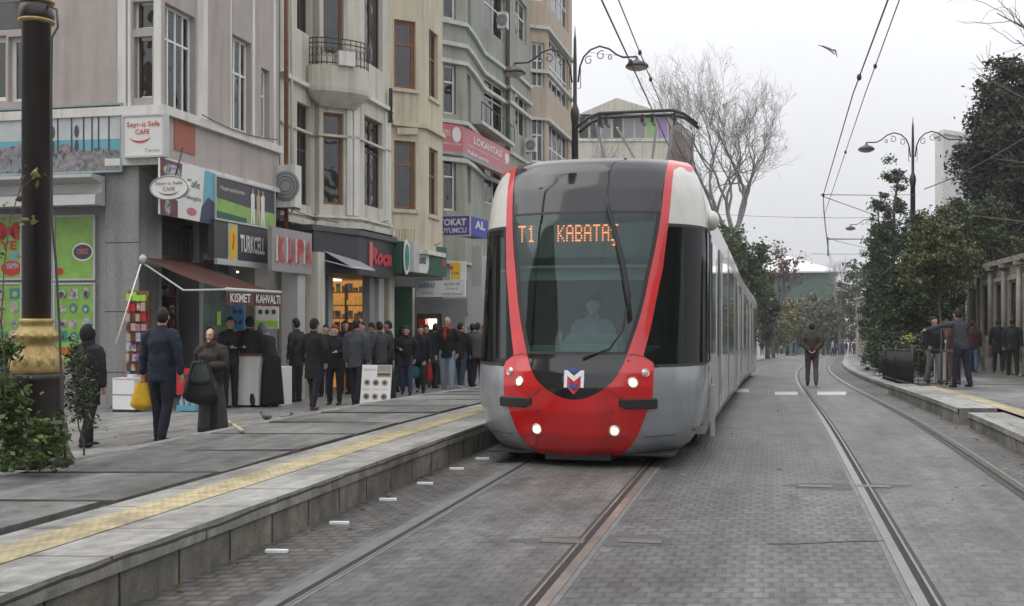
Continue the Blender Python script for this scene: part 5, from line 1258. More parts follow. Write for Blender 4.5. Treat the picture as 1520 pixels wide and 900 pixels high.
def person(label, loc, head, h=1.75, group=None, lean=0.0, arms=None, stride=.0, top=BLK, bottom=BLK, coat=.80, hair='short', haircol=HAIR, skin='skin', skirt=None, hood=None, scarf=None,
           detail=True, female=False, puffy=0.0, shoes=BLK, headturn=0.0, crouch=0.0, name='person', facing_det=True):
    """HEAD = facing direction, degrees clockwise from away-from-camera along the street frame; local figure faces +Y"""
    e = thing(name, label, 'person', loc, group); e.rotation_euler = (0, 0, -R(head)); k = h/1.75; e.scale = (k, k, k)
    sw = .175 if female else .195
    # joints
    ql = lambda a_, hip: None
    hipz = .93-crouch; feet = []
    def leg(x, fwd):
        hp = V(x*.095, 0, hipz); th = R(fwd); kn = hp+V(x*.01, math.sin(th)*.44+.012, -math.cos(th)*.44); bk = R(fwd*.55-(14 if fwd < 0 else 0)); an = kn+V(x*.005, math.sin(bk)*.42, -math.cos(bk)*.42)
        return hp, kn, an
    legs = [leg(-1, stride), leg(1, -stride)]
    low = min(l[2].z for l in legs); dz = .075-low
    legs = [tuple(p+V(0, 0, dz) for p in l) for l in legs]; hipz += dz
    lr = R(lean)
    def T(p):                                        # upper body transform
        q_ = p-V(0, 0, .93); return V(q_.x, q_.y*math.cos(lr)+q_.z*math.sin(lr), -q_.y*math.sin(lr)+q_.z*math.cos(lr)+hipz)
    def Tr(p):
        return T(p)
    neck = T(V(0, -.005, 1.50)); hc = T(V(0, .02, 1.635)); ht = R(headturn); HR = Matrix.Rotation(-ht, 3, 'Z')@Matrix.Rotation(-lr*.4, 3, 'X')
    A0 = arms or {}
    hands = []; joints = []
    for s in (-1, 1):
        a_ = A0.get(s, 'down'); sh = T(V(s*sw, -.005, 1.435))
        if a_ == 'down': u, f = V(s*.16, .02, -1), V(s*.04, .16, -1)
        elif a_ == 'back': u, f = V(s*.2, -.35, -1), V(s*.02, -.1, -1)
        elif a_ == 'fwd': u, f = V(s*.15, .35, -1), V(-s*.05, .75, -.8)
        elif a_ == 'bent': u, f = V(s*.22, .10, -1), V(-s*.45, 1.0, .05)
        elif a_ == 'phone': u, f = V(s*.3, .25, -1), V(-s*.5, .45, 1.0)
        elif a_ == 'pocket': u, f = V(s*.38, -.12, -1), V(-s*.20, .30, -1)
        elif a_ == 'behind': u, f = V(s*.28, -.25, -1), V(-s*.55, -.28, -.55)
        elif a_ == 'cross': u, f = V(s*.2, .25, -1), V(-s*1.0, .35, .15)
        else: u, f = V(*a_[0]), V(*a_[1])
        el = sh+u.normalized()*.285; wr_ = el+f.normalized()*.25; joints.append((s, sh, el, wr_, f.normalized())); 
    vx = .009 if detail else .016
    b = MB()
    # torso and hips
    prof = [(.86, .145, .105, .0), (.95, .155, .115, .0), (1.05, .135, .10, .0), (1.18, .148, .108, .005), (1.30, .165, .115, .01), (1.40, .160, .10, .0), (1.46, .10, .075, -.005), (1.50, .062, .06, -.005)]
    n = 16; vs = []
    for z, rx, ry, yo in prof:
        for j in range(n):
            an = 2*math.pi*j/n; vs.append(T(V(rx*math.cos(an), yo+ry*math.sin(an), z)))
    K_ = len(prof); b.add(vs, [(i*n+j, i*n+(j+1) % n, (i+1)*n+(j+1) % n, (i+1)*n+j) for i in range(K_-1) for j in range(n)]+[tuple(range(n))[::-1], tuple((K_-1)*n+j for j in range(n))])
    b.capsule([T(V(0, -.01, 1.44)), neck, hc-V(0, 0, .06)], [.062, .056, .056], 12)
    # head with face
    def hf(p):
        q_ = Vector(p)
        if q_.y > .2 and q_.z < .0: q_.x *= 1-.22*min(1, -q_.z*1.3); 
        if q_.z < -.3: q_.y = q_.y*.86+.10
        return q_
    b.ell(hc, .076, .095, .118, 18, 14, 0, HR, hf)
    def hp_(x, y, z): return hc+HR@V(x, y, z)
    b.capsule([hp_(0, .088, .012), hp_(0, .104, -.022)], [.010, .014], 8); b.ell(hp_(0, .074, -.088), .030, .026, .022, 10, 8); b.ell(hp_(0, .083, .030), .048, .016, .012, 10, 6)
    b.ell(hp_(-.078, .0, -.008), .012, .020, .032, 8, 6); b.ell(hp_(.078, .0, -.008), .012, .020, .032, 8, 6); b.ell(hp_(0, .088, -.052), .022, .010, .010, 8, 6)
    for s, sh, el, wr_, f in joints:
        b.capsule([sh-V(s*.04, 0, .035), el, wr_], [.040, .036, .026], 10)
        side = f.cross(V(0, 0, 1)); side = side.normalized() if side.length > .2 else V(1, 0, 0)
        th_ax = f.cross(side).normalized()
        pal = wr_+f*.055; b.capsule([wr_-f*.01, pal], [.026, .036], 10, .5, side)
        if detail:
            for i_, off in enumerate((-.027, -.009, .009, .026)):
                L_ = (.062, .075, .070, .055)[i_]; r0 = pal+f*.015+side*off; r1 = r0+f*L_*.55-th_ax*s*0-V(0, 0, 0)+V(-s*.004, 0, 0); r2 = r1+f*L_*.42+(V(-s, 0, 0)*.012 if abs(f.z) > .6 else V(0, 0, -.014))
                b.capsule([r0, r1, r2], [.0098, .0092, .0082], 7)
            t0 = wr_+f*.018+(V(0, 1, 0) if abs(f.z) > .6 else V(0, 0, 1))*.018; b.capsule([t0, t0+f*.035+(V(0, 1, 0) if abs(f.z) > .6 else V(0, 0, 1))*.018, t0+f*.062+(V(0, 1, 0) if abs(f.z) > .6 else V(0, 0, 1))*.016], [.013, .011, .009], 7)
        else: b.capsule([pal, pal+f*.07], [.03, .018], 8, .5, side)
    for hp, kn, an in legs: b.capsule([hp, kn, an, an-V(0, 0, .02)], [.078, .052, .036, .036], 10); b.capsule([an-V(0, .02, .035), an+V(0, .13, -.045)], [.033, .03], 8)
    remesh(b, vx, 'body', skin, e, 1)
    # top garment
    g = MB(); pf = puffy; hem = coat if coat else .86
    flare = 1.0+max(0, .86-hem)*.35
    rings = [(hem, .178*flare, .135*flare, 0), (.97, .176, .135, 0), (1.08, .166+pf, .128+pf, 0), (1.20, .174+pf, .132+pf, .005), (1.32, .190+pf*.8, .138+pf*.8, .008), (1.40, .178+pf*.5, .116, 0), (1.455, .125, .088, -.005), (1.50, .080, .072, -.005)]
    if hem < .80: rings.insert(1, ((hem+.97)/2, .178*(1+flare)/2, .135*(1+flare)/2, 0))
    vs = []
    for z, rx, ry, yo in rings:
        if female: rx *= .94
        for j in range(n):
            an = 2*math.pi*j/n; P_ = V(rx*math.cos(an), yo+ry*math.sin(an), z)
            vs.append(T(P_) if z > .9 else T(V(P_.x, P_.y, .93))+V(0, 0, (z-.93)))
    K_ = len(rings); g.add(vs, [(i*n+j, i*n+(j+1) % n, (i+1)*n+(j+1) % n, (i+1)*n+j) for i in range(K_-1) for j in range(n)]+[tuple(range(n))[::-1], tuple((K_-1)*n+j for j in range(n))])
    g.tube([T(V(0, -.005, 1.46)), T(V(0, -.002, 1.535))], [.078, .070], 14)
    for s, sh, el, wr_, f in joints: 
        g.capsule([sh-V(s*.06, 0, .0), sh-V(s*.006, 0, .028), sh.lerp(el, .35)-V(0, 0, .005), el, wr_-f*.015], [.058+pf*.6, .062+pf, .064+pf, .054+pf*.8, .044+pf*.5], 12)
    jk = remesh(g, .014 if detail else .022, 'coat' if hem < .7 else 'jacket', cloth(top), e, 2, .0035 if detail else .003, 8, int(abs(loc[0])*1000) % 9999)
    # trousers or skirt
    if skirt:
        col_, zb = skirt; q = MB(); L_ = []
        fx = sum(l[2].x for l in legs)/2; fy = sum(l[2].y for l in legs)/2
        for z, r_ in ((1.02, .155), (.90, .185), (.6, .215), (zb+.1, .245), (zb, .25)):
            w_ = (1.0-z)/1.0
            for j in range(28):
                an = 2*math.pi*j/28; rr = r_*(1+.06*w_*math.sin(an*7+z*3)); L_.append(V(rr*math.cos(an)+fx*w_, rr*.85*math.sin(an)+fy*w_, z+hipz-.93 if z > .8 else z))
        q.add(L_, [(i*28+j, i*28+(j+1) % 28, (i+1)*28+(j+1) % 28, (i+1)*28+j) for i in range(4) for j in range(28)]+[tuple(range(112, 140))], 0, None, True)
        me = q.mesh('skirt', [cloth(col_)]); o = bpy.data.objects.new('skirt', me); COL.objects.link(o); o.parent = e
    if not skirt or detail:
        g = MB()
        g.capsule([V(-.07, 0, hipz+.0), V(.07, 0, hipz+.0)], [.115, .115], 12, 1.05)
        for hp, kn, an in legs: g.capsule([hp+V(0, 0, .02), hp-V(0, 0, .12)+(kn-hp)*.05, kn, an+V(0, 0, .02)], [.10, .098, .072, .060], 12)
        remesh(g, .013 if detail else .02, 'trousers', cloth(bottom), e, 2, .003, 9, 5)
    for i, (hp, kn, an) in enumerate(legs):
        q = MB(); tilt = 0 if an.z < .10 else -.04
        q.capsule([an+V(0, -.035, -.035), an+V(0, .05, -.040+tilt*.5), an+V(0, .15, -.048+tilt)], [.040, .042, .034], 10, .8, (1, 0, 0))
        me = q.mesh('shoe', [cloth(shoes, .4)]); o = bpy.data.objects.new('shoe', me); COL.objects.link(o); o.parent = e
    # hair / headgear
    def mk(q, nm, mt): me = q.mesh(nm, [M[mt]]); o = bpy.data.objects.new(nm, me); COL.objects.link(o); o.parent = e; return o
    if hood:
        q = MB()
        def hd(p):
            q_ = Vector(p)
            if q_.y > .35 and abs(q_.x) < .72: q_.y = .15
            return q_
        q.ell(hc+HR@V(0, -.012, .006), .105, .125, .15, 20, 16, 0, HR, hd); q.capsule([hc-V(0, 0, .10), neck-V(0, .0, .02)], [.095, .115], 14, .85, (1, 0, 0)); mk(q, 'headscarf', cloth(hood))
    elif hair != 'bald':
        q = MB(); big = {'short': 1.07, 'long': 1.16, 'beanie': 1.12, 'bun': 1.10}[hair]
        def hh(p):
            q_ = Vector(p)
            if hair == 'beanie': lim = .12
            else: lim = .42
            if q_.y > -.25 and q_.z < lim*min(1, (q_.y+.25)/.5)+(-.12 if abs(q_.x) > .8 else 0): return q_*.80
            if q_.z < -.62 and hair != 'long': return q_*.86
            return q_*(1+.03*math.sin(q_.x*17)*math.cos(q_.z*13+q_.y*9))
        q.ell(hc+HR@V(0, -.006, .010), .078*big, .098*big, .118*big, 22, 18, 0, HR, hh)
        if hair == 'long': q.capsule([hc+HR@V(0, -.05, -.02), hc+HR@V(0, -.075, -.13), hc+HR@V(0, -.07, -.22)], [.088, .088, .06], 12, .6, (1, 0, 0))
        if hair == 'bun': q.ell(hc+HR@V(0, -.115, .02), .04, .04, .04)
        mk(q, 'hat' if hair == 'beanie' else 'hair', cloth(haircol, .6, .35))
    else:
        q = MB(); 
        for s in (-1, 1): q.ell(hc+HR@V(s*.062, -.03, .01), .022, .062, .045, 10, 8, 0, HR)
        mk(q, 'hair', cloth((.12, .11, .10), .7))
    if detail:
        for s in (-1, 1):
            q = MB(); q.ell(hp_(s*.031, .086, .012), .013, .006, .007, 10, 6); ey = mk(q, 'eye', 'pr_charcoal')
            q = MB(); q.capsule([hp_(s*.018, .094, .030), hp_(s*.045, .085, .031)], [.005, .004], 6); mk(q, 'eyebrow', cloth(haircol, .6, .35))
        q = MB(); q.capsule([hp_(-.018, .096, -.050), hp_(.018, .096, -.050)], [.005, .005], 6, .8); mk(q, 'mouth', 'lip')
    if scarf:
        q = MB(); q.tube([T(V(.075*math.cos(t_), .07*math.sin(t_)+.005, 1.50+.012*math.sin(2*t_))) for t_ in np.linspace(0, 6.28, 15)], .032, 8, cap=False)
        q.capsule([T(V(.03, .10, 1.48)), T(V(.035, .135, 1.36)), T(V(.03, .140, 1.26))], [.032, .036, .034], 8, .45, (1, 0, 0)); mk(q, 'scarf', cloth(scarf))
    e['_hands'] = 0; del e['_hands']
    Mx = Matrix.Translation(Vector(loc))@Matrix.Rotation(-R(head), 4, 'Z')@Matrix.Scale(k, 4)
    return e, {s: Mx@(wr_+f*.09) for s, sh, el, wr_, f in joints}, Mx
mm('lip', (.25, .09, .08), .5)
def hgt(fy, hy, Y): return (fy-hy)*Y/F
def stand(px, fy, hy, label, head, zo=.02, **kw):
    kw.setdefault('puffy', random.uniform(0, .022)); p = ground(px, fy-3, zo); h = min(1.92, max(1.45, hgt(fy, hy, p.y))); return person(label, tuple(p), head+math.degrees(YAW), h, **{'headturn': random.uniform(-32, 32), **kw})
GL = 'people on the left pavement'
# --- left pavement, near to far
stand(131, 668, 487, 'person in a black hooded padded coat walking away beside the lamp post shrubs', 8, .0, hood=BLK, top=(.022, .022, .025), bottom=BLK, coat=.62, puffy=.03, stride=12, female=True, group=GL)
_, hd, _m = stand(240, 661, 461, 'man in a navy jacket with his back turned, yellow bag in his left hand', 4, .0, top=(.018, .024, .036), bottom=(.016, .018, .028), coat=.80, stride=6, puffy=.01, arms={-1: ((-.22, -.02, -1), (-.12, .05, -1)), 1: ((.26, -.10, -1), (.10, .10, -1))}, group=GL, skin='skin')
def bag(loc, label, col_, w_=.28, h_=.38, d_=.14, cat='bag', name='carrier_bag', handle=True, puff=.35):
    q = MB(); n = 20; L_ = Vector(loc)
    def fn(u, v):
        an = 2*math.pi*u; s_ = min(1, 5*v)**.5*(1-.55*v**1.6); k_ = (abs(math.cos(an))**3+abs(math.sin(an))**3)**(-1/3)*(1+.05*math.sin(an*5+v*9)+.05*math.sin(an*9+v*17))
        return L_+V(w_/2*math.cos(an)*s_*k_, d_/2*math.sin(an)*s_*k_, -h_*(1-v)-.06)
    q.grid(fn, n, 10); e_ = thing(name, label, cat, L_); part('sack', q, cloth(col_, .45, .12) if isinstance(col_, tuple) else col_, e_)
    if handle:
        q = MB(); q.tube([L_+V(-w_*.15, 0, -.10), L_+V(-.01, 0, 0), L_+V(.01, 0, .0), L_+V(w_*.15, 0, -.10)], .007, 6); part('handle', q, cloth(col_, .45, .12) if isinstance(col_, tuple) else col_, e_)
    return e_
bag(hd[-1]+V(0, 0, .02), 'yellow plastic carrier bag held by the man in the navy jacket', (.62, .36, .02), .30, .36, .18)
_, hd, _m = stand(314, 655, 497, 'woman in a brown hooded padded coat and grey skirt facing the camera with dark bags', 186, .0, hood=(.07, .045, .03), top=(.040, .034, .030), bottom=BLK, coat=.60, puffy=.05, skirt=((.055, .053, .052), .12), female=True, stride=10, arms={-1: 'bent', 1: 'bent'}, group=GL, skin='skin_pale', headturn=-8)
q = MB()
bag(hd[1]+V(.10, -.04, .10), 'large black coat bundle carried by the hooded woman', (.020, .020, .022), .46, .55, .26, 'bundle', 'coat_bundle', False)
bag(hd[-1]+V(-.02, -.10, .08), 'small green and brown handbag at the front of the hooded woman', (.045, .055, .045), .26, .26, .12, 'bag', 'handbag')
stand(341, 608, 475, 'man behind the pale counter looking to the right in a black jacket', 120, top=(.02, .018, .02), group=GL, skin='skin', arms={-1: 'bent', 1: 'bent'})
_, hd, _m = stand(370, 607, 474, 'man in a black cap and short black jacket standing at the counter', -15, top=(.02, .017, .016), bottom=(.022, .022, .024), hair='beanie', haircol=BLK, stride=9, arms={-1: 'bent', 1: 'down'}, group=GL)
_, hd, _m = stand(404, 607, 478, 'woman in a long black robe and grey headscarf bending forward over a blue bag', -60, hood=(.20, .195, .22), top=(.014, .014, .015), coat=.55, skirt=((.013, .013, .014), .05), female=True, lean=28, arms={-1: 'fwd', 1: 'fwd'}, group=GL)
bag(hd[1]+V(0, 0, .0), 'blue and white carrier bag held by the woman in the long black robe', (.10, .12, .45), .26, .42, .12)
stand(440, 600, 477, 'man in a dark jacket facing left in front of the cream pier', -80, top=(.022, .023, .026), bottom=BLK, group=GL, arms={-1: 'pocket', 1: 'pocket'}, coat=.75)
stand(466, 613, 477, 'broad man in a black coat seen from behind left of the woman with red hair', 12, top=(.014, .014, .014), bottom=(.016, .018, .026), hair='beanie', haircol=BLK, coat=.62, stride=10, group=GL, arms={-1: 'pocket', 1: 'pocket'}, shoes=(.09, .035, .025))
stand(497, 604, 487, 'woman with red brown hair and folded hands facing the camera', 175, top=(.017, .017, .018), bottom=BLK, hair='long', haircol=(.14, .04, .018), female=True, group=GL, arms={-1: 'bent', 1: 'bent'}, skin='skin_pale')
_, hd, _m = stand(529, 606, 477, 'man in a slate grey jacket seen from behind next to the white menu board', 8, top=(.060, .066, .074), bottom=(.018, .022, .028), stride=9, group=GL, coat=.78)
stand(484, 592, 486, 'person in black half hidden behind the woman with red hair', 170, top=BLK, bottom=BLK, group=GL, detail=False)
stand(513, 588, 480, 'person with reddish face between the red haired woman and the slate jacket', 190, top=(.025, .02, .02), group=GL, detail=False)
stand(564, 594, 480, 'man in a charcoal jacket looking left behind the white menu board', -60, top=(.048, .050, .052), bottom=(.02, .02, .024), group=GL, arms={-1: 'pocket', 1: 'pocket'}, stride=16)
stand(577, 588, 480, 'man in a dark green jacket just right of the charcoal jacket', -110, top=(.018, .03, .028), bottom=(.02, .02, .024), group=GL, detail=False, stride=10)
stand(603, 590, 488, 'woman in a black coat and blue trousers walking past the green door', 168, top=(.016, .014, .016), bottom=(.045, .05, .12), female=True, coat=.74, hair='long', group=GL, stride=8, arms={-1: 'pocket', 1: 'bent'})
_, hd, _m = stand(624, 586, 486, 'person in black carrying a red bag beside the woman in blue trousers', 172, top=(.015, .015, .016), bottom=(.02, .02, .02), group=GL, stride=16, detail=False)
bag(hd[-1], 'long red bag hanging at the knee of a walker in black', (.42, .03, .03), .16, .44, .08); bag(hd[1]+V(.1, 0, -.05), 'teal carrier bag near the pavement edge beside the red bag', (.02, .12, .12), .34, .30, .14)
_, hd, _m = stand(664, 588, 474, 'balding man in a black jacket with a red scarf and light blue jeans', 176, top=(.014, .014, .015), bottom=LJEAN, hair='bald', scarf=(.36, .03, .02), group=GL, stride=7, coat=.82, arms={-1: 'pocket', 1: 'down'}, shoes=(.35, .35, .33), skin='skin')
stand(684, 580, 482, 'person in dark jeans walking just behind the balding man', 10, top=BLK, bottom=(.035, .05, .075), group=GL, stride=14, detail=False, shoes=(.5, .5, .5))
_, hd, _m = stand(701, 577, 484, 'person in a navy jacket seen from behind closest to the tram with a blue bag', 10, top=(.016, .022, .04), bottom=(.03, .035, .05), group=GL, stride=7, detail=False)
bag(hd[-1], 'bright blue carrier bag held by the person closest to the tram', (.02, .20, .42), .26, .34, .14)
for px, fy, hy, hd_, lab in ((640, 572, 484, 170, 'dark figure standing in front of the grey shutter'), (652, 570, 487, 5, 'dark figure left of the balding man, further off'), (612, 572, 486, 10, 'dark figure behind the woman in blue trousers'),
                             (590, 575, 486, 185, 'dark figure in front of the green door'), (545, 580, 484, 20, 'dark figure behind the slate jacket'), (718, 572, 487, 175, 'dark figure partly hidden by the front corner of the tram'), (427, 584, 483, 150, 'dark figure at the back beside the cream pier'), (456, 590, 482, 170, 'dark figure between the cream pier and the broad man'), (478, 584, 485, 20, 'dark figure deep in the group left of the red haired woman'),
                             (538, 588, 482, 165, 'dark figure right behind the slate jacket'), (552, 584, 483, 185, 'dark figure behind the menu board'), (597, 577, 488, 15, 'dark figure between the green door and the woman in blue trousers'), (633, 578, 486, 175, 'dark figure right of the red bag'), (646, 580, 484, 10, 'dark figure left shoulder of the balding man'),
                             (676, 574, 486, 170, 'dark figure right behind the balding man'), (692, 571, 487, 185, 'dark figure between two backs near the tram'), (709, 580, 483, 5, 'dark figure last before the tram corner')):
    stand(px, fy, hy, lab, hd_, top=random.choice([BLK, NAVY, (.03, .025, .022), (.06, .055, .05), (.05, .022, .02), (.035, .04, .03), (.09, .085, .08)]), bottom=random.choice([BLK, JEAN, CHAR, (.05, .045, .04)]), group=GL, detail=False, stride=random.uniform(-16, 16), coat=random.choice([.82, .78, .68]), arms={-1: random.choice(['pocket', 'bent', 'down', 'fwd']), 1: random.choice(['pocket', 'bent', 'phone', 'down'])}, hair=random.choice(['short', 'long', 'beanie']))
# --- man on the tracks, right side
stand(1205, 576, 483, 'man in an olive brown jacket walking away between the rails', 0, .0, puffy=.028, top=(.055, .047, .034), bottom=(.095, .080, .068), stride=5, arms={-1: 'behind', 1: 'behind'}, coat=.80)
_, hd, _m = stand(1296, 533, 489, 'person in a cream jacket standing at the far kerb beside the dark trees', 20, .15, top=(.55, .50, .38), bottom=(.05, .03, .04), detail=False)
p = ground(1427, 576, HR)
person('man in a dark grey jacket leaning with one arm stretched to the tree guard', tuple(p), -28+13, 1.74, top=(.044, .048, .055), bottom=(.018, .022, .032), lean=10, stride=6, arms={-1: ((-.75, .62, -.25), (-.80, .62, -.30)), 1: ((.1, .25, -1), (-.2, .5, -1))}, coat=.84)
for px, fy, hy, hd_, lab, tp, bt in ((1386, 572, 474, 160, 'person in a black jacket with grey jeans behind the iron railing', BLK, (.17, .17, .18)), (1405, 570, 478, 20, 'person in a brown coat behind the iron railing', (.075, .038, .026), (.09, .06, .045)),
                             (1444, 556, 480, 10, 'person in blue jeans behind the leaning man', (.05, .02, .02), JEAN)):
    stand(px, fy, hy, lab, hd_, HR, top=tp, bottom=bt, detail=False, stride=6, group='people on the right plaza')
stand(1456, 550, 482, 'person in a black coat with a yellow hood walking by the stone wall', -50, HR, top=BLK, bottom=BLK, hood=(.5, .36, .03), stride=16, detail=False, group='people on the right plaza', coat=.7)
stand(1482, 556, 477, 'man in a long black coat seen from behind, left of two walking together', 5, HR, top=(.014, .014, .016), bottom=(.02, .02, .026), coat=.64, stride=5, hair='beanie', haircol=BLK, group='people on the right plaza')
stand(1503, 561, 476, 'man in a dark green grey jacket seen from behind, right of two walking together', 5, HR, top=(.022, .026, .026), bottom=BLK, coat=.76, stride=5, group='people on the right plaza')
# driver
dp = LW(V(-.02, 1.42, .10))
person('tram driver in a pale blue shirt seated behind the windscreen', tuple(dp), 180+13.13, 1.72, top=(.22, .27, .33), bottom=NAVY, arms={-1: 'fwd', 1: 'fwd'}, crouch=.0, name='person', detail=False, skin='skin_pale')
# far crowd
random.seed(21)
base = None; FG = 'far crowd at the end of the street'
protos = []
for i in range(6):
    e_, _, _ = person('dark figure in the distant crowd where the street dips', (0, 400+i, -12), random.choice([0, 180, 90, 200]), 1.7, FG, detail=False, top=[BLK, NAVY, (.16, .05, .03), CHAR, (.3, .3, .3), JEAN][i], bottom=[BLK, JEAN, CHAR, BLK, NAVY, BLK][i], stride=8, hair=['short', 'long', 'short', 'beanie', 'short', 'long'][i])
    protos.append(e_)
spots = [(1131, 127), (1139, 122), (1147, 130), (1152, 118), (1160, 134), (1170, 128), (1178, 125), (1186, 133), (1222, 126), (1229, 131), (1236, 120), (1243, 134), (1249, 128), (1256, 122), (1262, 131), (1268, 126), (1274, 133), (1280, 128)]
for i, (px, Y) in enumerate(spots):
    s_ = i % 6; X_ = ray(px)*Y; L_ = Vector((X_, Y, zp(Y)+.0))
    if i < 6: o = protos[s_]; o.location = L_
    else: o = copy_tree(protos[s_], L_)
    o.rotation_euler = (0, 0, random.uniform(0, 6.28)); k = random.uniform(.93, 1.05); o.scale = (k, k, k)
# ================================================================ trees and plants
def leaf_mesh(name, C, sz, mt, parent, seed=1, asp=.55, droop=0.0, origin=None):
    rs = np.random.RandomState(seed); n = len(C); C = np.asarray(C, dtype=np.float64)
    a = rs.normal(size=(n, 3)); a[:, 2] = a[:, 2]*.7-droop; a /= np.linalg.norm(a, axis=1)[:, None]
    b_ = rs.normal(size=(n, 3)); b_ -= a*(a*b_).sum(1)[:, None]; b_ /= np.linalg.norm(b_, axis=1)[:, None]
    s_ = sz*rs.uniform(.45, 1.7, size=(n, 1)); o = np.array(origin if origin is not None else parent_world(parent)); C = C-o
    v = np.stack([C-a*s_*.5, C+b_*s_*asp*.5+a*s_*.05, C+a*s_*.5, C-b_*s_*asp*.5+a*s_*.05], 1).reshape(-1, 3)
    me = bpy.data.meshes.new(name); me.vertices.add(4*n); me.vertices.foreach_set('co', v.reshape(-1)); me.loops.add(4*n); me.loops.foreach_set('vertex_index', np.arange(4*n))
    me.polygons.add(n); me.polygons.foreach_set('loop_start', np.arange(0, 4*n, 4)); me.polygons.foreach_set('loop_total', np.full(n, 4)); me.materials.append(M[mt]); me.update(calc_edges=True)
    ob = bpy.data.objects.new(name, me); COL.objects.link(ob); ob.parent = parent; return ob
def grow(q, p, d, L_, r, lev, rs, tips, up=.25, spread=.55, maxlev=5, nb=(2, 3), shrink=.72, minr=.012, wander=.18):
    n = 4; pts = [p]; dd = d.copy(); 
    for i in range(n):
        dd = (dd+Vector(rs.normal(size=3))*wander+Vector((0, 0, up*.25))).normalized(); pts.append(pts[-1]+dd*L_/n)
    r1 = max(minr*.6, r*.66); q.tube(pts, [r+(r1-r)*i/n for i in range(n+1)], 7 if lev == 0 else (5 if lev < 3 else 3), cap=False)
    if lev >= maxlev: tips.append(pts[-1]); tips.append(pts[2]); return
    for k in range(rs.randint(nb[0], nb[1]+1)):
        ax = Vector(rs.normal(size=3)).normalized(); nd = (dd+ax*spread*rs.uniform(.6, 1.4)+Vector((0, 0, up))).normalized()
        grow(q, pts[-1] if k < 2 else pts[3], nd, L_*shrink*rs.uniform(.75, 1.2), r1*.85, lev+1, rs, tips, up, spread, maxlev, nb, shrink, minr, wander)
    if lev > 0 and lev < maxlev-1:
        ax = Vector(rs.normal(size=3)).normalized(); grow(q, pts[2], (dd+ax*.9).normalized(), L_*.6, r1*.6, max(lev+1, maxlev-1), rs, tips, up, spread, maxlev, nb, shrink, minr, wander)
def bare_tree(loc, label, H_, trunk_h, r, seed, maxlev=6, stems=3, spread=.42, mt='bark_grey', cat='tree', first=3.4, leaves=None, shrink=.74, group=None, name='bare_tree'):
    rs = np.random.RandomState(seed); e = thing(name, label, cat, loc, group); base = Vector(loc); tips = []
    q = MB(); top = base+Vector((rs.normal()*.2, rs.normal()*.2, trunk_h)); q.tube([base-UP*.3, base+UP*.5, base.lerp(top, .5), top], [r*1.5, r*1.1, r, r*.9], 10, cap=True); part('trunk', q, mt, e)
    q = MB()
    for k in range(stems):
        an = 2*math.pi*k/stems+rs.uniform(-.3, .3); d = Vector((math.cos(an)*.34, math.sin(an)*.34, 1)).normalized()
        grow(q, top-UP*.15*k, d, first, r*.62, 0, rs, tips, .22, spread, maxlev, (2, 3), shrink)
    part('branches', q, mt, e)
    if leaves:
        C = [t+Vector(rs.normal(size=3))*.15 for t in tips for _ in range(leaves[0]) if rs.rand() < leaves[2]]
        if C: leaf_mesh('leaves', C, leaves[1], leaves[3], e, seed)
    return e, tips
def crown_points(rs, blobs, n):
    w_ = np.array([b_[3]*b_[4]*b_[5] for b_ in blobs]); w_ = w_/w_.sum(); out = []
    for b_, k in zip(blobs, (w_*n).astype(int)):
        u = rs.normal(size=(k, 3)); u /= np.linalg.norm(u, axis=1)[:, None]; rr = rs.uniform(0, 1, size=(k, 1))**.42
        out.append(np.array(b_[:3])+u*rr*np.array(b_[3:6]))
    return np.concatenate(out)
def leafy_tree(loc, label, blobs, n, leaf, mt, seed, trunk_r=.12, trunk_top=None, clump=.35, name='evergreen_tree', cat='tree', group=None, nclump=None, limbs=14, mt2=None, trunkmat='bark'):
    """BLOBS in world metres; foliage gathers in clumps scattered through them, joined to the trunk by limbs"""
    rs = np.random.RandomState(seed); e = thing(name, label, cat, loc, group); B = Vector(loc); top = Vector(trunk_top) if trunk_top else Vector((blobs[0][0], blobs[0][1], blobs[0][2]))
    nc = nclump or 160; cc = crown_points(rs, blobs, nc)
    q = MB(); pts = [B-UP*.2]+[B.lerp(top, k/5)+Vector((rs.normal()*.05, rs.normal()*.05, 0)) for k in range(1, 6)]; q.tube(pts, [trunk_r*1.3]+[trunk_r*(1-.13*k) for k in range(1, 6)], 8)
    part('trunk', q, trunkmat, e)
    q = MB()
    for i in rs.permutation(len(cc))[:limbs]:
        c_ = Vector(cc[i]); s_ = B.lerp(top, min(.95, max(.3, (c_.z-B.z)/(max(.5, top.z-B.z))*.8))); mid = s_.lerp(c_, .5)+Vector((0, 0, .12)); q.tube([s_, mid, c_], [trunk_r*.42, trunk_r*.28, .01], 5, cap=False)
    part('limb_wood', q, trunkmat, e)
    per = n//len(cc); P_ = []
    for c_ in cc:
        k = max(4, int(per*rs.uniform(.4, 1.7))); u = rs.normal(size=(k, 3))*clump*np.array([1, 1, .7])*rs.uniform(.5, 1.25); P_.append(c_+u*.6)
    P_ = np.concatenate(P_)
    if mt2:
        m_ = rs.rand(len(P_)) < .38; leaf_mesh('crown', P_[~m_], leaf, mt, e, seed); leaf_mesh('new_leaves', P_[m_], leaf, mt2, e, seed+1)
    else: leaf_mesh('crown', P_, leaf, mt, e, seed)
    return e
def pxb(px, py, Y, rx, ry, rz): p = at(px, py, Y); return (p.x, p.y, p.z, rx, ry, rz)
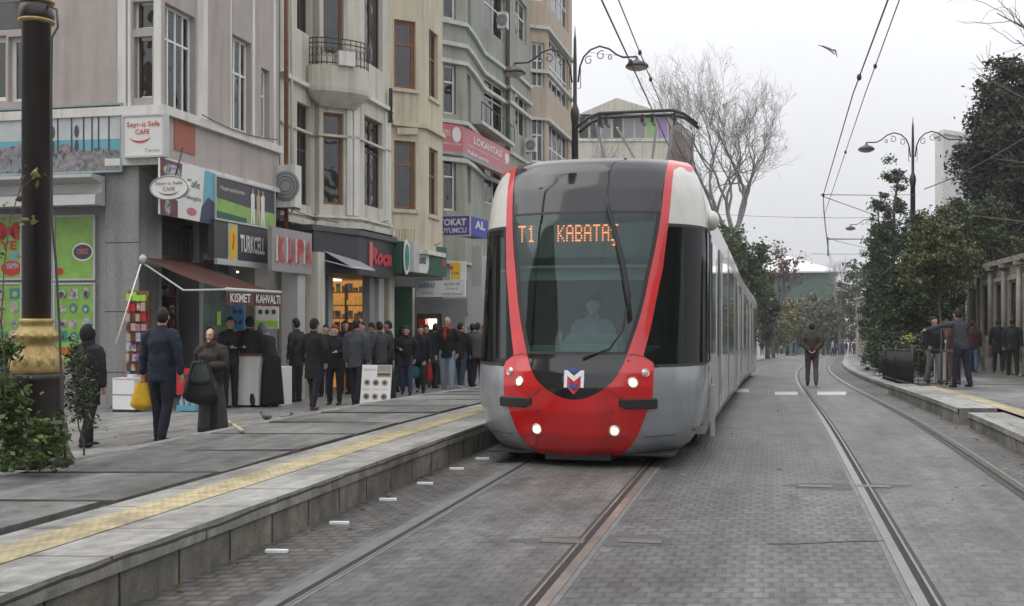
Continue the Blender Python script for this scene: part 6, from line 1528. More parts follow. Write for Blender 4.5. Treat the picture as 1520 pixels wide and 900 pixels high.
# big bare plane tree behind the tram
p = v2(1088, 90); p.z = zp(90); bare_tree(p, 'tall bare plane tree rising behind the tram with fine twigs against the sky', 20, 9.6, .36, 4, 7, 5, .52, first=3.9, leaves=(1, .14, .02, 'leaf_rust'), shrink=.765)
p = v2(872, 78); p.z = zp(78); bare_tree(p, 'slim bare tree between the double lamp post and the beige hall', 15, 9.5, .15, 9, 5, 2, .40, first=2.2, shrink=.76)
p = v2(935, 70); p.z = zp(70); bare_tree(p, 'low bare tree in front of the beige hall beneath the pantograph', 10, 6.6, .12, 15, 5, 3, .6, first=1.6, shrink=.72)
# foliage along the left beyond the tram
p = v2(1102, 84); p.z = zp(84); leafy_tree(p, 'dark green leafy tree just above the last tram module', [pxb(1098, 385, 84, 2.0, 2, 1.9), pxb(1112, 430, 84, 1.5, 2, 2.6), pxb(1080, 360, 84, 1.2, 1.5, 1.3)], 9000, .26, 'leaf_mid', 3, .2, nclump=90, clump=.6)
p = v2(1148, 104); p.z = zp(104); bare_tree(p, 'thin reddish tree with few leaves in front of the white hipped roof', 9, 3.2, .14, 23, 5, 3, .5, 'bark', first=2.3, leaves=(2, .26, .40, 'leaf_rust'), shrink=.74, name='thin_tree')
p = v2(1140, 98); p.z = zp(98); leafy_tree(p, 'dark narrow tree touching the tail of the tram', [pxb(1137, 455, 98, .9, 1.5, 3.2)], 4200, .26, 'leaf_dark', 5, .2, nclump=50, clump=.55)
for i, (px, py, Y, rx, rz, mt, lab) in enumerate(((1168, 474, 135, 1.4, 2.4, 'leaf_yellow', 'yellow leaved tree low before the green pavilion'), (1200, 462, 145, 2.4, 2.4, 'leaf_hazed', 'olive green tree covering the middle of the green pavilion'),
        (1222, 474, 140, 2.0, 2.2, 'leaf_hazed', 'mid green tree at the right corner of the green pavilion'), (1252, 458, 150, 2.4, 3.8, 'leaf_hazed', 'pale olive tree right of the green pavilion at the street end'), (1276, 440, 130, 2.4, 4.6, 'leaf_mid', 'green tree at the street end close to the right hand evergreens'),
        (1184, 492, 150, 3.0, 1.8, 'leaf_dark', 'low dark bushes behind the far crowd, left part'), (1240, 497, 155, 4.0, 1.6, 'leaf_dark', 'low dark bushes behind the far crowd, right part'), (1146, 492, 128, 2.0, 1.8, 'leaf_olive', 'low olive bush behind the far crowd near the tram'))):
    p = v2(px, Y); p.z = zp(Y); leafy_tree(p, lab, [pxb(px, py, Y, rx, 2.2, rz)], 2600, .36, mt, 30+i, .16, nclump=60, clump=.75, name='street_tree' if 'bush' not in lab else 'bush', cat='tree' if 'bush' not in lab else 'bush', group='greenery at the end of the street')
p = v2(1246, 140); p.z = zp(140); bare_tree(p, 'faint bare tree above the olive tree at the street end', 10, 5, .16, 41, 5, 3, .5, first=2.6, shrink=.74)
# right hand evergreens
p = v2(1318, 53); p.z = zp(53)+.15
leafy_tree(p, 'tall slim evergreen with a pointed top left of the right hand lamp post', [pxb(1330, 262, 53, .55, .7, 1.1), pxb(1322, 330, 53, .85, 1, 1.6), pxb(1318, 410, 53, 1.15, 1.3, 1.9), pxb(1312, 480, 53, 1.15, 1.3, 1.5)], 22000, .115, 'leaf_dark', 51, .14, at(1331, 250, 53), .27, nclump=210)
p = v2(1300, 57); p.z = zp(57)+.15
leafy_tree(p, 'dark dense evergreen at the kerb behind the person in the cream jacket', [pxb(1306, 400, 57, .85, 1.3, 2.6), pxb(1304, 470, 57, .9, 1.3, 1.7), pxb(1312, 360, 57, .6, .8, 1.5)], 16000, .125, 'leaf_dark', 52, .14, at(1304, 350, 57), .28, nclump=130, mt2='leaf_mid')
p = v2(1368, 42); p.z = zp(42)+.15
leafy_tree(p, 'broad dark evergreen in front of the right hand lamp post', [pxb(1362, 400, 42, 1.25, 1.5, 1.8), pxb(1345, 460, 42, 1.1, 1.4, 1.5), pxb(1385, 440, 42, 1.0, 1.3, 1.3), pxb(1378, 350, 42, .8, 1, 1.0), pxb(1350, 505, 42, 1.0, 1.2, .8)], 36000, .11, 'leaf_dark', 53, .13, at(1368, 335, 42), .30, nclump=230, mt2='leaf_mid')
p = v2(1396, 31.5); p.z = zp(31)+.15
leafy_tree(p, 'loose olive green tree with a thin bare trunk behind the iron railing', [pxb(1392, 372, 31.5, .95, 1, .9), pxb(1412, 395, 31.5, .75, .9, .65), pxb(1372, 400, 31.5, .7, .9, .6), pxb(1400, 335, 31.5, .5, .6, .5)], 11000, .085, 'leaf_olive', 54, .05, at(1396, 375, 31.5), .25, nclump=120, limbs=30, mt2='leaf_mid')
p = v2(1500, 47); p.z = zp(47)+.2
leafy_tree(p, 'large dark brown leaved tree overhanging the stone wall at the right edge', [pxb(1512, 150, 47, 1.8, 2.2, 1.9), pxb(1500, 215, 47, 2.1, 2.4, 1.9), pxb(1518, 290, 47, 2.6, 2.5, 2.0), pxb(1470, 260, 47, 1.0, 1.4, 1.1), pxb(1530, 350, 47, 2.4, 2.2, 1.3), pxb(1475, 330, 47, 1.5, 1.6, 1.1)], 80000, .15, 'leaf_purple', 55, .28, at(1510, 200, 47), .46, nclump=420, mt2='leaf_dark')
p = v2(1440, 44); p.z = zp(44)+.2
leafy_tree(p, 'dark green tree leaning over the far end of the stone wall', [pxb(1448, 345, 44, 1.5, 1.6, 1.4), pxb(1432, 385, 44, 1.2, 1.4, 1.0), pxb(1470, 375, 44, 1.6, 1.5, .9)], 22000, .12, 'leaf_dark', 56, .16, at(1446, 330, 44), .34, nclump=150, mt2='leaf_mid')
for i, (px, py, Y, rx, rz) in enumerate(((1352, 528, 33, .8, .55), (1378, 526, 30, .55, .45), (1326, 525, 38, .9, .8), (1304, 520, 46, .9, .9))):
    p = v2(px, Y); p.z = zp(Y)+.15; leafy_tree(p, ['dark clipped shrub with small yellow flowers behind the iron railing', 'dark shrub nearest the standing people behind the railing', 'third dark shrub along the right kerb', 'farthest dark shrub along the right kerb'][i],
        [pxb(px, py, Y, rx, .7, rz)], 6500, .075, 'leaf_dark', 60+i, .04, nclump=60, clump=.22, name='shrub', cat='shrub', group='shrubs behind the iron railing')
q = MB(); rs = np.random.RandomState(2)
for k in range(30):
    c_ = at(1350+rs.normal()*5, 503+rs.normal()*4, 31.8); q.ell(c_, .03, .03, .02, 7, 5)
mm('petal_yellow', (.55, .50, .08), .6); tag(q.build('yellow_flowers', 'petal_yellow', None, at(1350, 505, 31.8)), 'small cluster of yellow flowers on top of the dark shrub', 'flowers')
# bare branches reaching in from the right edge (their tree stands just outside the view)
rs = np.random.RandomState(77); B0 = v2(1640, 24); B0.z = HR+zp(24)
e = thing('bare_tree', 'bare twigs reaching over the right edge in front of the dark tree', 'tree', B0); q = MB(); q.tube([B0-UP*.1, B0+UP*3, B0+UP*7], [.2, .16, .11], 9); part('trunk', q, 'bark_grey', e)
q = MB(); tips = []
for (za, py1, px1) in ((4.2, 235, 1470), (5.2, 110, 1450), (3.4, 320, 1440), (6.4, 20, 1480), (4.8, 180, 1500), (5.8, 60, 1510), (3.0, 400, 1500)):
    s_ = B0+UP*za; t_ = at(px1, py1, 23); mid = s_.lerp(t_, .5)+Vector((0, 0, rs.uniform(-.1, .25))); q.tube([s_, mid, t_], [.045, .026, .010], 5, cap=False)
    for k in range(9):
        f = rs.uniform(.35, 1); a_ = s_.lerp(mid, f*2) if f < .5 else mid.lerp(t_, f*2-1); grow(q, a_, ((t_-s_).normalized()+Vector(rs.normal(size=3))*.5).normalized(), rs.uniform(.4, .9), .009, 3, rs, tips, .05, .6, 4, (1, 2), .75, .006)
part('branches', q, 'bark', e)
# near shrubs round the lamp post (left edge)
def near_shrub(label, blobs, n, leaf, mt, seed, loc, mt2=None, stem=16, clump=.09, nclump=60):
    return leafy_tree(loc, label, blobs, n, leaf, mt, seed, .012, None, clump, 'shrub', 'shrub', 'shrubs round the lamp post', nclump, stem, mt2)
near_shrub('bright green leafy shrub at the left picture edge beside the lamp post base', [pxb(8, 600, 8.9, .16, .2, .30), pxb(12, 660, 8.9, .14, .2, .18), pxb(0, 525, 8.9, .16, .2, .12)], 1700, .050, 'leaf_fresh', 71, ground(5, 700, .3), 'leaf_mid', 20)
near_shrub('low yellow green shrub in front of the lamp post base', [pxb(72, 645, 8.8, .20, .14, .13), pxb(60, 680, 8.8, .24, .16, .10), pxb(92, 630, 8.8, .08, .1, .08)], 800, .046, 'leaf_fresh', 72, ground(72, 690, .3), 'leaf_mid', 14, .08, 44)
near_shrub('dark blue green bush just right of the lamp post collar', [pxb(112, 570, 10.4, .15, .2, .34), pxb(104, 520, 10.4, .09, .15, .14), pxb(124, 600, 10.4, .10, .16, .24)], 1500, .032, 'leaf_dark', 73, ground(125, 672, .02), 'leaf_mid', 14, .08, 90)
near_shrub('thin shrub with few leaves behind the lamp post at the left edge', [pxb(20, 560, 10.6, .2, .2, .35), pxb(30, 640, 10.6, .22, .2, .3)], 1500, .036, 'leaf_dark', 74, ground(20, 680, .02), 'leaf_mid', 14, .09, 60)
q = MB(); rs = np.random.RandomState(8)
pts = [at(8, 560, 8.7), at(2, 480, 8.6), at(6, 400, 8.6), at(14, 330, 8.6), at(30, 280, 8.6), at(52, 262, 8.6)]
e = thing('climbing_twig', 'thin leafy twig crossing the lamp post shaft at the left', 'plant', ground(5, 700, .3)); q.tube(pts, [.006, .006, .005, .005, .004, .003], 5, cap=False); q.tube([ground(5, 700, .3), pts[0]], .008, 5); q.tube([pts[3], at(30, 330, 8.6), at(42, 326, 8.6)], .003, 4, cap=False); part('stem', q, 'bark', e)
C = [Vector(at(52, 262, 8.6))+Vector(rs.normal(size=3))*.03 for _ in range(9)]+[Vector(at(42, 326, 8.6))+Vector(rs.normal(size=3))*.03 for _ in range(9)]+[pts[i].lerp(pts[i+1], rs.rand())+Vector(rs.normal(size=3))*.04 for i in range(5) for _ in range(7)]
leaf_mesh('leaves', C, .055, 'leaf_yellow', e, 5)

# ================================================================ lamps, wires
def double_lamp(loc, label):
    e = thing('street_lamp', label, 'street lamp', loc, 'ornate double armed street lamps'); B = Vector(loc)
    q = MB(); q.lathe([(r_*.86, z_) for r_, z_ in [(.36, -.05), (.36, .05), (.33, .10), (.30, .14), (.29, .36), (.27, .40)]], B, 32); q.lathe([(r_*.86, z_) for r_, z_ in [(.26, .40), (.255, .42), (.255, .72), (.265, .74), (.265, .77), (.255, .79), (.25, .80)]], B, 32)
    part('base', q, 'iron_brown', e)
    q = MB(); q.lathe([(r_*.86, z_) for r_, z_ in [(.25, .80), (.262, .83), (.25, .90), (.215, .97), (.175, 1.02), (.165, 1.06), (.20, 1.09), (.215, 1.12), (.20, 1.15), (.165, 1.19), (.150, 1.22), (.165, 1.235), (.165, 1.26), (.14, 1.27)]], B, 36)
    for k in range(12):
        an = 2*math.pi*k/12; q.ell(B+V(.195*math.cos(an), .195*math.sin(an), .90), .035, .035, .06, 8, 6); q.ell(B+V(.178*math.cos(an+.26), .178*math.sin(an+.26), 1.12), .028, .028, .025, 8, 6)
    part('gilded_collar', q, 'gold_paint', e)
    q = MB(); q.lathe([(r_*.86, z_) for r_, z_ in [(.137, 1.26), (.137, 3.80), (.16, 3.82), (.175, 3.87), (.155, 3.95), (.137, 3.98), (.137, 5.0), (.125, 8.2), (.14, 8.22), (.15, 8.30), (.17, 8.45), (.15, 8.62), (.10, 8.72), (.075, 8.80), (.07, 10.1), (.05, 10.9), (.03, 11.0), (.012, 11.3)]], B, 28); part('shaft', q, 'iron_brown', e)
    for z in (3.80, 3.97): 
        q = MB(); q.lathe([(r_*.86, z_) for r_, z_ in [(.14, z), (.172, z+.01), (.172, z+.03), (.14, z+.04)]], B, 28); part('gilded_ring', q, 'gold_paint', e)
    for s in (-1, 1):
        q = MB(); pts = [B+ET*s*x+UP*z for x, z in ((.10, 9.5), (.16, 10.0), (.28, 10.3), (.5, 10.52), (.8, 10.62), (1.1, 10.52), (1.35, 10.32), (1.55, 10.22), (1.8, 10.22), (2.0, 10.22))]; q.tube(pts, .030, 7)
        for cx, cz, rr in ((.45, 10.18, .15), (.85, 10.32, .16), (1.15, 10.24, .09)): q.tube([B+ET*s*(cx+rr*(1-t_*.10)*math.cos(t_+1))+UP*(cz+rr*(1-t_*.10)*math.sin(t_+1)) for t_ in np.linspace(0, 6.5, 16)], .016, 5)
        q.tube([B+ET*s*.1+UP*9.3, B+ET*s*.18+UP*9.3, B+ET*s*.18+UP*10.05], .014, 5); arm = part('arm', q, 'iron_brown', e)
        q = MB(); q.lathe([(.03, .30), (.05, .22), (.14, .16), (.30, .09), (.36, .02), (.37, -.04), (.35, -.05), (.33, -.03)], B+ET*s*2.0+UP*9.92, 24); sh_ = part('lamp_shade', q, 'iron_brown', arm)
        q = MB(); q.lathe([(.33, -.035), (.28, -.10), (.15, -.14), (.01, -.15)], B+ET*s*2.0+UP*9.92, 20, cap=False); part('lamp_glass', q, 'lamp_milk', sh_)
    return e
mm('lamp_milk', (.42, .33, .25), .35, var=.1)
p = G(-6.24, 9.45, HP); L1 = double_lamp(Vector((ray(54)*9.55, 9.55, HP-.02)), 'near ornate black and gold lamp post standing among shrubs at the left edge')
x = ray(853.5)*35.8; copy_tree(L1, Vector((x, 35.8, zp(35.8)+.3-.15)), 'ornate double armed lamp post behind the tram roof in front of the tan block')
x = ray(1355)*50; copy_tree(L1, Vector((x, 50, zp(50)+.15)), 'ornate double armed lamp post rising from the evergreens on the right')
x = ray(1304)*83; copy_tree(L1, Vector((x, 83, zp(83)+.0)), 'farther double armed lamp post partly hidden in the pointed evergreen')
q = MB(); q.tube([at(70, 8, 9.5), at(84, 14, 9.45), at(86, 40, 9.42), at(77, 56, 9.4), at(76, 130, 9.38), at(77, 330, 9.38), at(83, 390, 9.38), at(88, 480, 9.36), at(91, 560, 9.3), at(95, 640, 9.25), at(98, 690, 9.2)], .010, 6)
tag(q.build('lamp_cable', 'wire', None, at(98, 690, 9.2)), 'thin black cable running down the near lamp post', 'cable')
def wire(pts, r, label, name='overhead_wire', cat='overhead wire', group=None, beads=()):
    e = thing(name, label, cat, pts[-1], group); q = MB(); P_ = []
    for i in range(len(pts)-1):
        for k in range(8): P_.append(Vector(pts[i]).lerp(Vector(pts[i+1]), k/8))
    P_.append(Vector(pts[-1])); q.tube(P_, r, 5); part('cable', q, 'wire', e)
    if beads:
        q = MB()
        for f in beads: i = int(f*(len(P_)-1)); q.ell(P_[i], r*3.5, r*3.5, r*5)
        part('insulators', q, 'wire', e)
    return e
GW = 'overhead tram wires'
wire([at(893, 0, 11.5)-Vector((.9, 4.5, -.15)), at(893, 0, 11.5), at(965, 156, 17.2), G(-1.95, 30, 4.75), G(-1.9, 60, 4.9)], .010, 'left contact wire running down to the pantograph', group=GW, beads=(.40,))
wire([at(918, 0, 13.3)-Vector((.9, 5.0, -.2)), at(918, 0, 13.3), at(985, 165, 20), G(-1.95, 34, 5.0), G(-1.9, 60, 5.4)], .008, 'left carrying cable just right of the contact wire', group=GW, beads=(.35, .42))
wire([at(1318, 0, 11.5)-Vector((.9, 4.5, -.15)), at(1318, 0, 11.5), at(1266, 140, 17.5), at(1222, 290, 27.3), at(1224, 330, 36), at(1230, 378, 52), at(1240, 410, 80)], .010, 'right contact wire above the right track', group=GW, beads=(.30, .5))
wire([at(1335, 0, 13.3)-Vector((.9, 5.0, -.2)), at(1335, 0, 13.3), at(1284, 140, 19), at(1243, 262, 27.3), at(1224, 318, 34), at(1229, 368, 52), at(1240, 402, 80)], .008, 'right carrying cable beside the contact wire', group=GW, beads=(.28, .45))
Yw = 34
for i, (a_, b_, lab, r) in enumerate(((at(1218, 289, 33), at(1360, 289, 49), 'upper horizontal span wire to the right lamp post', .018), (at(1222, 292, 33), at(1362, 340, 48.5), 'slanting stay wire below the upper span', .018),
        (at(1180, 323, 60), at(1306, 323, 82), 'thin horizontal span at mid height', .022), (at(1060, 318, 60), at(1188, 323, 60), 'span wire between the bare tree and the mid span', .014),
        (at(1229, 355, 52), at(1304, 354, 82), 'horizontal bracket span above the white roof', .045), (at(1238, 357, 54), at(1300, 371, 82), 'slanting stay under the bracket span', .02), (at(1205, 377, 60), at(1304, 377, 82), 'lowest horizontal span above the white roof', .02),
        (at(1130, 405, 88), at(1290, 404, 100), 'far thin span crossing the green pavilion', .02), (at(862, 205, 36), at(1000, 206, 60), 'thin span from the left lamp post behind the pantograph', .012))):
    wire([a_, a_.lerp(b_, .5)-UP*.03, b_], r*.7, lab, 'span_wire', 'span wire', 'horizontal span wires')
q = MB(); q.tube([at(1229, 352, 52), at(1229, 380, 52)], .03, 6); tag(q.build('wire_hanger', 'wire', None, at(1229, 380, 52)), 'short vertical dropper hanging from the bracket span', 'wire fitting')
q = MB(); q.tube([at(1222, 288, 33), at(1223, 318, 33)], .012, 6); tag(q.build('wire_hanger', 'wire', None, at(1223, 318, 33)), 'short vertical dropper below the upper span wire', 'wire fitting')
wire([at(1372, 281, 48), at(1420, 262, 42), at(1470, 235, 36), at(1530, 200, 30), at(1640, 150, 24)], .022, 'thick slack cable from the right lamp post to the bare tree', 'slack_cable', 'cable')
wire([at(949, 88, 35.8), at(930, 84, 34), at(875, 78, 34)], .006, 'thin cable strung along the arm of the lamp post behind the tram', 'slack_cable', 'cable')

# ================================================================ right side wall, railing
aW = 8.35
e = thing('stone_wall', 'old stone enclosure wall with pale pilasters and grilled windows on the right', 'wall', G(aW, 30, .2))
def GW_(Y, z, o=0.0): return Vector((aW-o+SL*Y, Y, z))
q = MB(); ya, yb = 22, 110; zb_, zt_ = -2.5, 3.55
holes = []
L_ = (GW_(yb, 0)-GW_(ya, 0)).length; k = 0; u = 1.0
while u < L_-3: holes.append((u, u+1.15, .95, 2.85, .35)); u += 2.5
# stone courses need UVs
dW = (GW_(yb, 0)-GW_(ya, 0)).normalized(); iW = Vector((dW.y, -dW.x, 0))
us = sorted(set([0, L_]+[h[i] for h in holes for i in (0, 1)])); zs2 = [zb_, .95, 2.85, zt_]
for i in range(len(us)-1):
    for j in range(3):
        if j == 1 and any(h[0] < (us[i]+us[i+1])/2 < h[1] for h in holes): continue
        P_ = [(us[i], zs2[j]), (us[i+1], zs2[j]), (us[i+1], zs2[j+1]), (us[i], zs2[j+1])]
        q.quad(*[GW_(ya, 0)+dW*u_+UP*z_ for u_, z_ in P_][::-1], 0, [(u_+50, z_+50) for u_, z_ in P_][::-1])
part('masonry', q, 'stone_wall', e); mm('old_marble', (.26, .24, .205), .8, var=.2, vs=3, streak=.35)
q = MB()
for h in holes:
    O_ = GW_(ya, 0)+dW*h[0]
    for s_ in (0, h[1]-h[0]): q.quad(O_+dW*s_+UP*.95, O_+dW*s_+iW*.35+UP*.95, O_+dW*s_+iW*.35+UP*2.85, O_+dW*s_+UP*2.85)
    q.quad(O_+UP*.95, O_+dW*1.15+UP*.95, O_+dW*1.15+iW*.35+UP*.95, O_+iW*.35+UP*.95); q.quad(O_+iW*.34+UP*.95, O_+dW*1.15+iW*.34+UP*.95, O_+dW*1.15+iW*.34+UP*2.85, O_+iW*.34+UP*2.85)
part('window_recess', q, 'room_dark', e)
for k, h in enumerate(holes[:22]):
    O_ = GW_(ya, 0)+dW*h[0]+iW*.10; q = MB()
    for i in range(5): q.tube([O_+dW*(.12+.23*i)+UP*.95, O_+dW*(.12+.23*i)+UP*2.85], .014, 4)
    for i in range(6): q.tube([O_+UP*(1.15+.28*i), O_+dW*1.15+UP*(1.15+.28*i)], .012, 4)
    part('iron_grille', q, 'iron_black', e)
    q = MB(); O2 = GW_(ya, 0)+dW*(h[0]-.16); 
    q.obox(O2-iW*.08+UP*.85, dW*.16, iW*.08, UP*2.1); q.obox(O2-iW*.08+dW*1.31+UP*.85, dW*.16, iW*.08, UP*2.1); q.obox(O2-iW*.10+UP*2.95, dW*1.47, iW*.10, UP*.14); part('window_surround', q, 'old_marble', e)
    q = MB(); O3 = GW_(ya, 0)+dW*(h[1]+.50); q.tube([O3-iW*.14+UP*.1, O3-iW*.14+UP*3.4], [.09, .08], 10); q.obox(O3-dW*.17-iW*.30+UP*3.4, dW*.34, iW*.30, UP*.14); q.obox(O3-dW*.17-iW*.30-UP*.2, dW*.34, iW*.30, UP*.35); part('half_column', q, 'old_marble', e)
q = MB(); q.obox(GW_(ya, 0)-iW*.2+UP*zt_, dW*L_, iW*.7, UP*.18); q.obox(GW_(ya, 0)+iW*.36+UP*zb_, dW*L_, iW*.1, UP*(zt_-zb_)); part('coping', q, 'old_marble', e)
# railing round the planting
def railing(pts, label, hgt_=.95, step=.13, z0=None, group='iron railings on the right'):
    e_ = thing('iron_railing', label, 'railing', pts[0], group); q = MB(); q2 = MB()
    for i in range(len(pts)-1):
        A, B = Vector(pts[i]), Vector(pts[i+1]); L_ = (B-A).length; n = max(1, int(L_/step))
        for z in (.10, hgt_-.03): q.tube([A+UP*z, B+UP*z], .018, 5)
        for k in range(n+1):
            p_ = A.lerp(B, k/n); q2.tube([p_, p_+UP*hgt_], .009, 4)
    part('rail', q, 'iron_black', e_); part('bars', q2, 'iron_black', e_)
    for i, p_ in enumerate(pts):
        q = MB(); q.tube([Vector(p_), Vector(p_)+UP*(hgt_+.12)], .035, 8); q.ell(Vector(p_)+UP*(hgt_+.16), .05, .05, .05, 8, 6); part('post', q, 'iron_black', e_)
z_ = .14
A = G(3.45, 27.2, z_); railing([G(3.42, 34, z_), G(3.42, 30.5, z_), A, G(4.6, 27.2, z_)], 'black iron railing along the kerb in front of the dark shrubs')
# two pale bollards by the railing
for i, (px, lab) in enumerate(((1389, 'left pale steel bollard in front of the railing'), (1402, 'right pale steel bollard in front of the railing'))):
    p = ground(px, 568, HR); q = MB(); q.lathe([(.05, 0), (.045, .02), (.045, .98), (.055, 1.0), (.05, 1.05), (.01, 1.07)], p, 14); tag(q.build('bollard', 'metal_light', None, p), lab, 'bollard')
p = ground(1411, 572, HR); e = thing('tree_guard', 'narrow brown steel tree guard the leaning man holds on to', 'tree guard', p); q = MB()
for k in range(8): an = 2*math.pi*k/8; q.tube([p+V(.22*math.cos(an), .22*math.sin(an), 0), p+V(.22*math.cos(an), .22*math.sin(an), 1.5)], .012, 5)
for z in (.1, .8, 1.5): q.tube([p+V(.22*math.cos(t_), .22*math.sin(t_), z) for t_ in np.linspace(0, 6.28, 17)], .014, 5, cap=False)
part('bars', q, 'wood_dark', e)

# ================================================================ street clutter on the left
# awning
A0 = Pa(212, -11.3); a1 = Pa(300, -11.3); f0 = Pa(336, -9.35); f1 = Pa(416, -9.35); za, zb_ = 2.68, zat(430, f0.y)
e = thing('maroon_awning', 'maroon fabric awning with lettered valance over the corner kiosk', 'awning', A0+UP*za)
q = MB(); q.grid(lambda u, v: (A0.lerp(a1, u)+UP*za).lerp(f0.lerp(f1, u)+UP*zb_, v)-UP*(.05*math.sin(math.pi*v)), 12, 8); 
mm('awning_cloth', (.085, .042, .036), .9, var=.2, vs=4, spec=.08); part('cloth', q, 'awning_cloth', e)
q = MB(); q.tube([f0+UP*zb_, f1+UP*zb_], .035, 8); fb = part('front_bar', q, 'metal_light', e)
q = MB(); nseg = 24
vs = []
for i in range(nseg+1):
    b_ = f0.lerp(f1, i/nseg)+ET*.012*math.sin(i*1.4); vs += [b_+UP*(zb_-.03), b_+UP*(zb_-.26-.012*abs(math.sin(i*.9)))]
q.add(vs, [(2*i, 2*i+1, 2*i+3, 2*i+2) for i in range(nseg)]); part('valance', q, 'pr_maroon', e)
pn = (f0+UP*(zb_-.24), f1-f0, UP*.2); letters(e, pn, 'KISMET', .04, .40, .12, .92, 'pr_white', dep=.03, bold=.02); letters(e, pn, 'KAHVALTI', .50, .97, .12, .92, 'pr_white', dep=.03, bold=.02)
q = MB(); q.tube([A0+UP*(za-.1), A0.lerp(f0, .5)+UP*(zb_+.0), f0+UP*(zb_)], .018, 6); q.ell(A0+ET*.02+UP*(za-.03)-ES*.03, .07, .06, .08); part('folding_arm', q, 'metal_light', e)
q = MB(); p0 = Pa(209, -11.15); q.tube([p0+UP*zat(392, p0.y), at(172, 511, p0.y-.6)], .013, 6); tag(q.build('awning_crank', 'white_paint', None, at(172, 511, p0.y-.6)), 'slanting white crank rod hanging in front of the stone pier', 'rod')
# kiosk: snack rack, crates, bin, water packs, counter
def rackbox(px0, px1, py0, py1, Y, d=.25):
    A = Vector((ray(px0)*Y, Y, zat(py1, Y))); k = Pr(px1, v2(px0, Y), v2(px0, Y)+ET)[1]; return A, ET*k, ES*d, UP*((py1-py0)*Y/F)
A, ux, uy, uz = rackbox(190, 221, 432, 600, 20.1); e = thing('snack_rack', 'tall rack crammed with bright snack packets beside the stone pier', 'snack rack', A)
q = MB(); q.obox(A, ux, uy*.3, uz); part('back', q, 'wood_brown', e); q = MB(); cols = ['pr_red', 'pr_yellow', 'pr_lime', 'pr_white', 'pr_orange', 'pr_cyan', 'pr_maroon']; rs = np.random.RandomState(6)
for j in range(11):
    for i in range(4):
        q = MB(); O_ = A-ES*(.06+rs.uniform(0, .04))+ux*(.02+.24*i+rs.uniform(-.02, .02))+uz*(.03+.088*j+rs.uniform(-.004, .004)); q.obox(O_, ux*rs.uniform(.17, .24)+ES*rs.uniform(-.02, .02), ES*.05, uz*rs.uniform(.055, .082)+ux*rs.uniform(-.02, .02)); c_ = 'pr_lime' if j == 10 else ('pr_red' if j in (8, 9) and rs.rand() < .6 else ['print_pack', 'print_dull', 'print_busy', 'pr_maroon', 'pr_sand'][rs.randint(5)]); part('packet', q, c_, e)
q = MB(); q.obox(A+ux*.0-UP*.0, ux, -ES*.08, UP*.03); part('shelf', q, 'metal_light', e)
A, ux, uy, uz = rackbox(222, 262, 425, 560, 21.3); e = thing('drinks_shelf', 'dark shop shelf with bottles and packets behind the man in navy', 'shelf', A); q = MB(); q.obox(A, ux, uy*.3, uz); part('back', q, 'wood_dark', e)
for j in range(5):
    q = MB(); q.obox(A-ES*.1+uz*(.12+.19*j), ux, ES*.1, UP*.02); part('shelf', q, 'wood_brown', e)
    for i in range(6):
        q = MB(); q.obox(A-ES*.08+ux*(.04+.16*i)+uz*(.135+.19*j), ux*.11, ES*.05, uz*rs.uniform(.07, .13)); part('packet', q, ['print_pack', 'print_dull', 'pr_maroon', 'print_busy'][rs.randint(4)], e)
A, ux, uy, uz = rackbox(167, 202, 563, 612, 19.4, .3); e = thing('white_bin', 'white plastic bin with a dark base at the foot of the stone pier', 'bin', A); q = MB(); q.obox(A+UP*.05, ux*.92, uy, uz*.93); part('tub', q, 'white_paint', e)
q = MB(); q.obox(A-UP*.0, ux*.92, uy, UP*.05); part('base', q, 'rubber', e); q = MB(); q.obox(A+uz*.52-ES*.004, ux*.92, ES*.004, UP*.012); part('dark_line', q, 'rubber', e); q = MB(); q.obox(A+uz*.98-ux*.02, ux*.96, uy*1.05, UP*.03); part('lid', q, 'white_paint', e); q = MB(); q.obox(A+ux*.62+uz, ux*.25, uy*.4, UP*.08); part('handle', q, 'white_paint', e)
for i, (x0, x1, y0, y1, mt, lab) in enumerate(((204, 222, 582, 612, 'pr_cyan', 'blue shrink wrapped water bottles beside the white bin'), (262, 290, 588, 615, 'pr_cyan', 'pale blue pack of water bottles behind the woman in the brown coat'), (262, 284, 548, 586, 'pr_red', 'red crate stacked on the pale blue water pack'))):
    A, ux, uy, uz = rackbox(x0, x1, y0, y1, 19.6-.1*i, .3); e = thing('bottle_pack' if i < 2 else 'drinks_crate', lab, 'bottle pack' if i < 2 else 'crate', A); q = MB(); 
    if i < 2:
        for a_ in range(3):
            for b_ in range(2): q.lathe([(.045, 0), (.045, .22), (.02, .28), (.018, .31), (.001, .315)], A+ux*(.18+.3*a_)+uy*(.25+.45*b_), 10)
        part('bottles', q, 'bottle_blue' if 'bottle_blue' in M else (mm('bottle_blue', (.35, .50, .58), .15, var=.1) and 'bottle_blue'), e); q = MB(); q.obox(A+UP*.06, ux, uy*.96, UP*.1); part('label_band', q, 'pr_cyan', e)
    else: q.obox(A, ux, uy, uz); part('body', q, 'pr_red', e); q = MB(); q.obox(A+ux*.2+uz*.6-ES*.005, ux*.6, ES*.006, uz*.2); part('grip_slot', q, 'pr_charcoal', e)
A, ux, uy, uz = rackbox(336, 383, 528, 601, 21.0, .9); A0_ = A; e = thing('sales_counter', 'pale box counter of the kiosk with a dark top', 'counter', A); q = MB(); q.obox(A, ux, uy, uz); part('cabinet', q, 'plaster_pale', e); q = MB(); q.obox(A+uz-ux*.03-uy*.03, ux*1.06, uy*1.06, UP*.04); part('top', q, 'pr_maroon', e)
q = MB(); q.obox(A+uz+UP*.04+ux*.35+uy*.2, ux*.35, uy*.2, UP*.12); part('display_box', q, 'pr_purple', e)
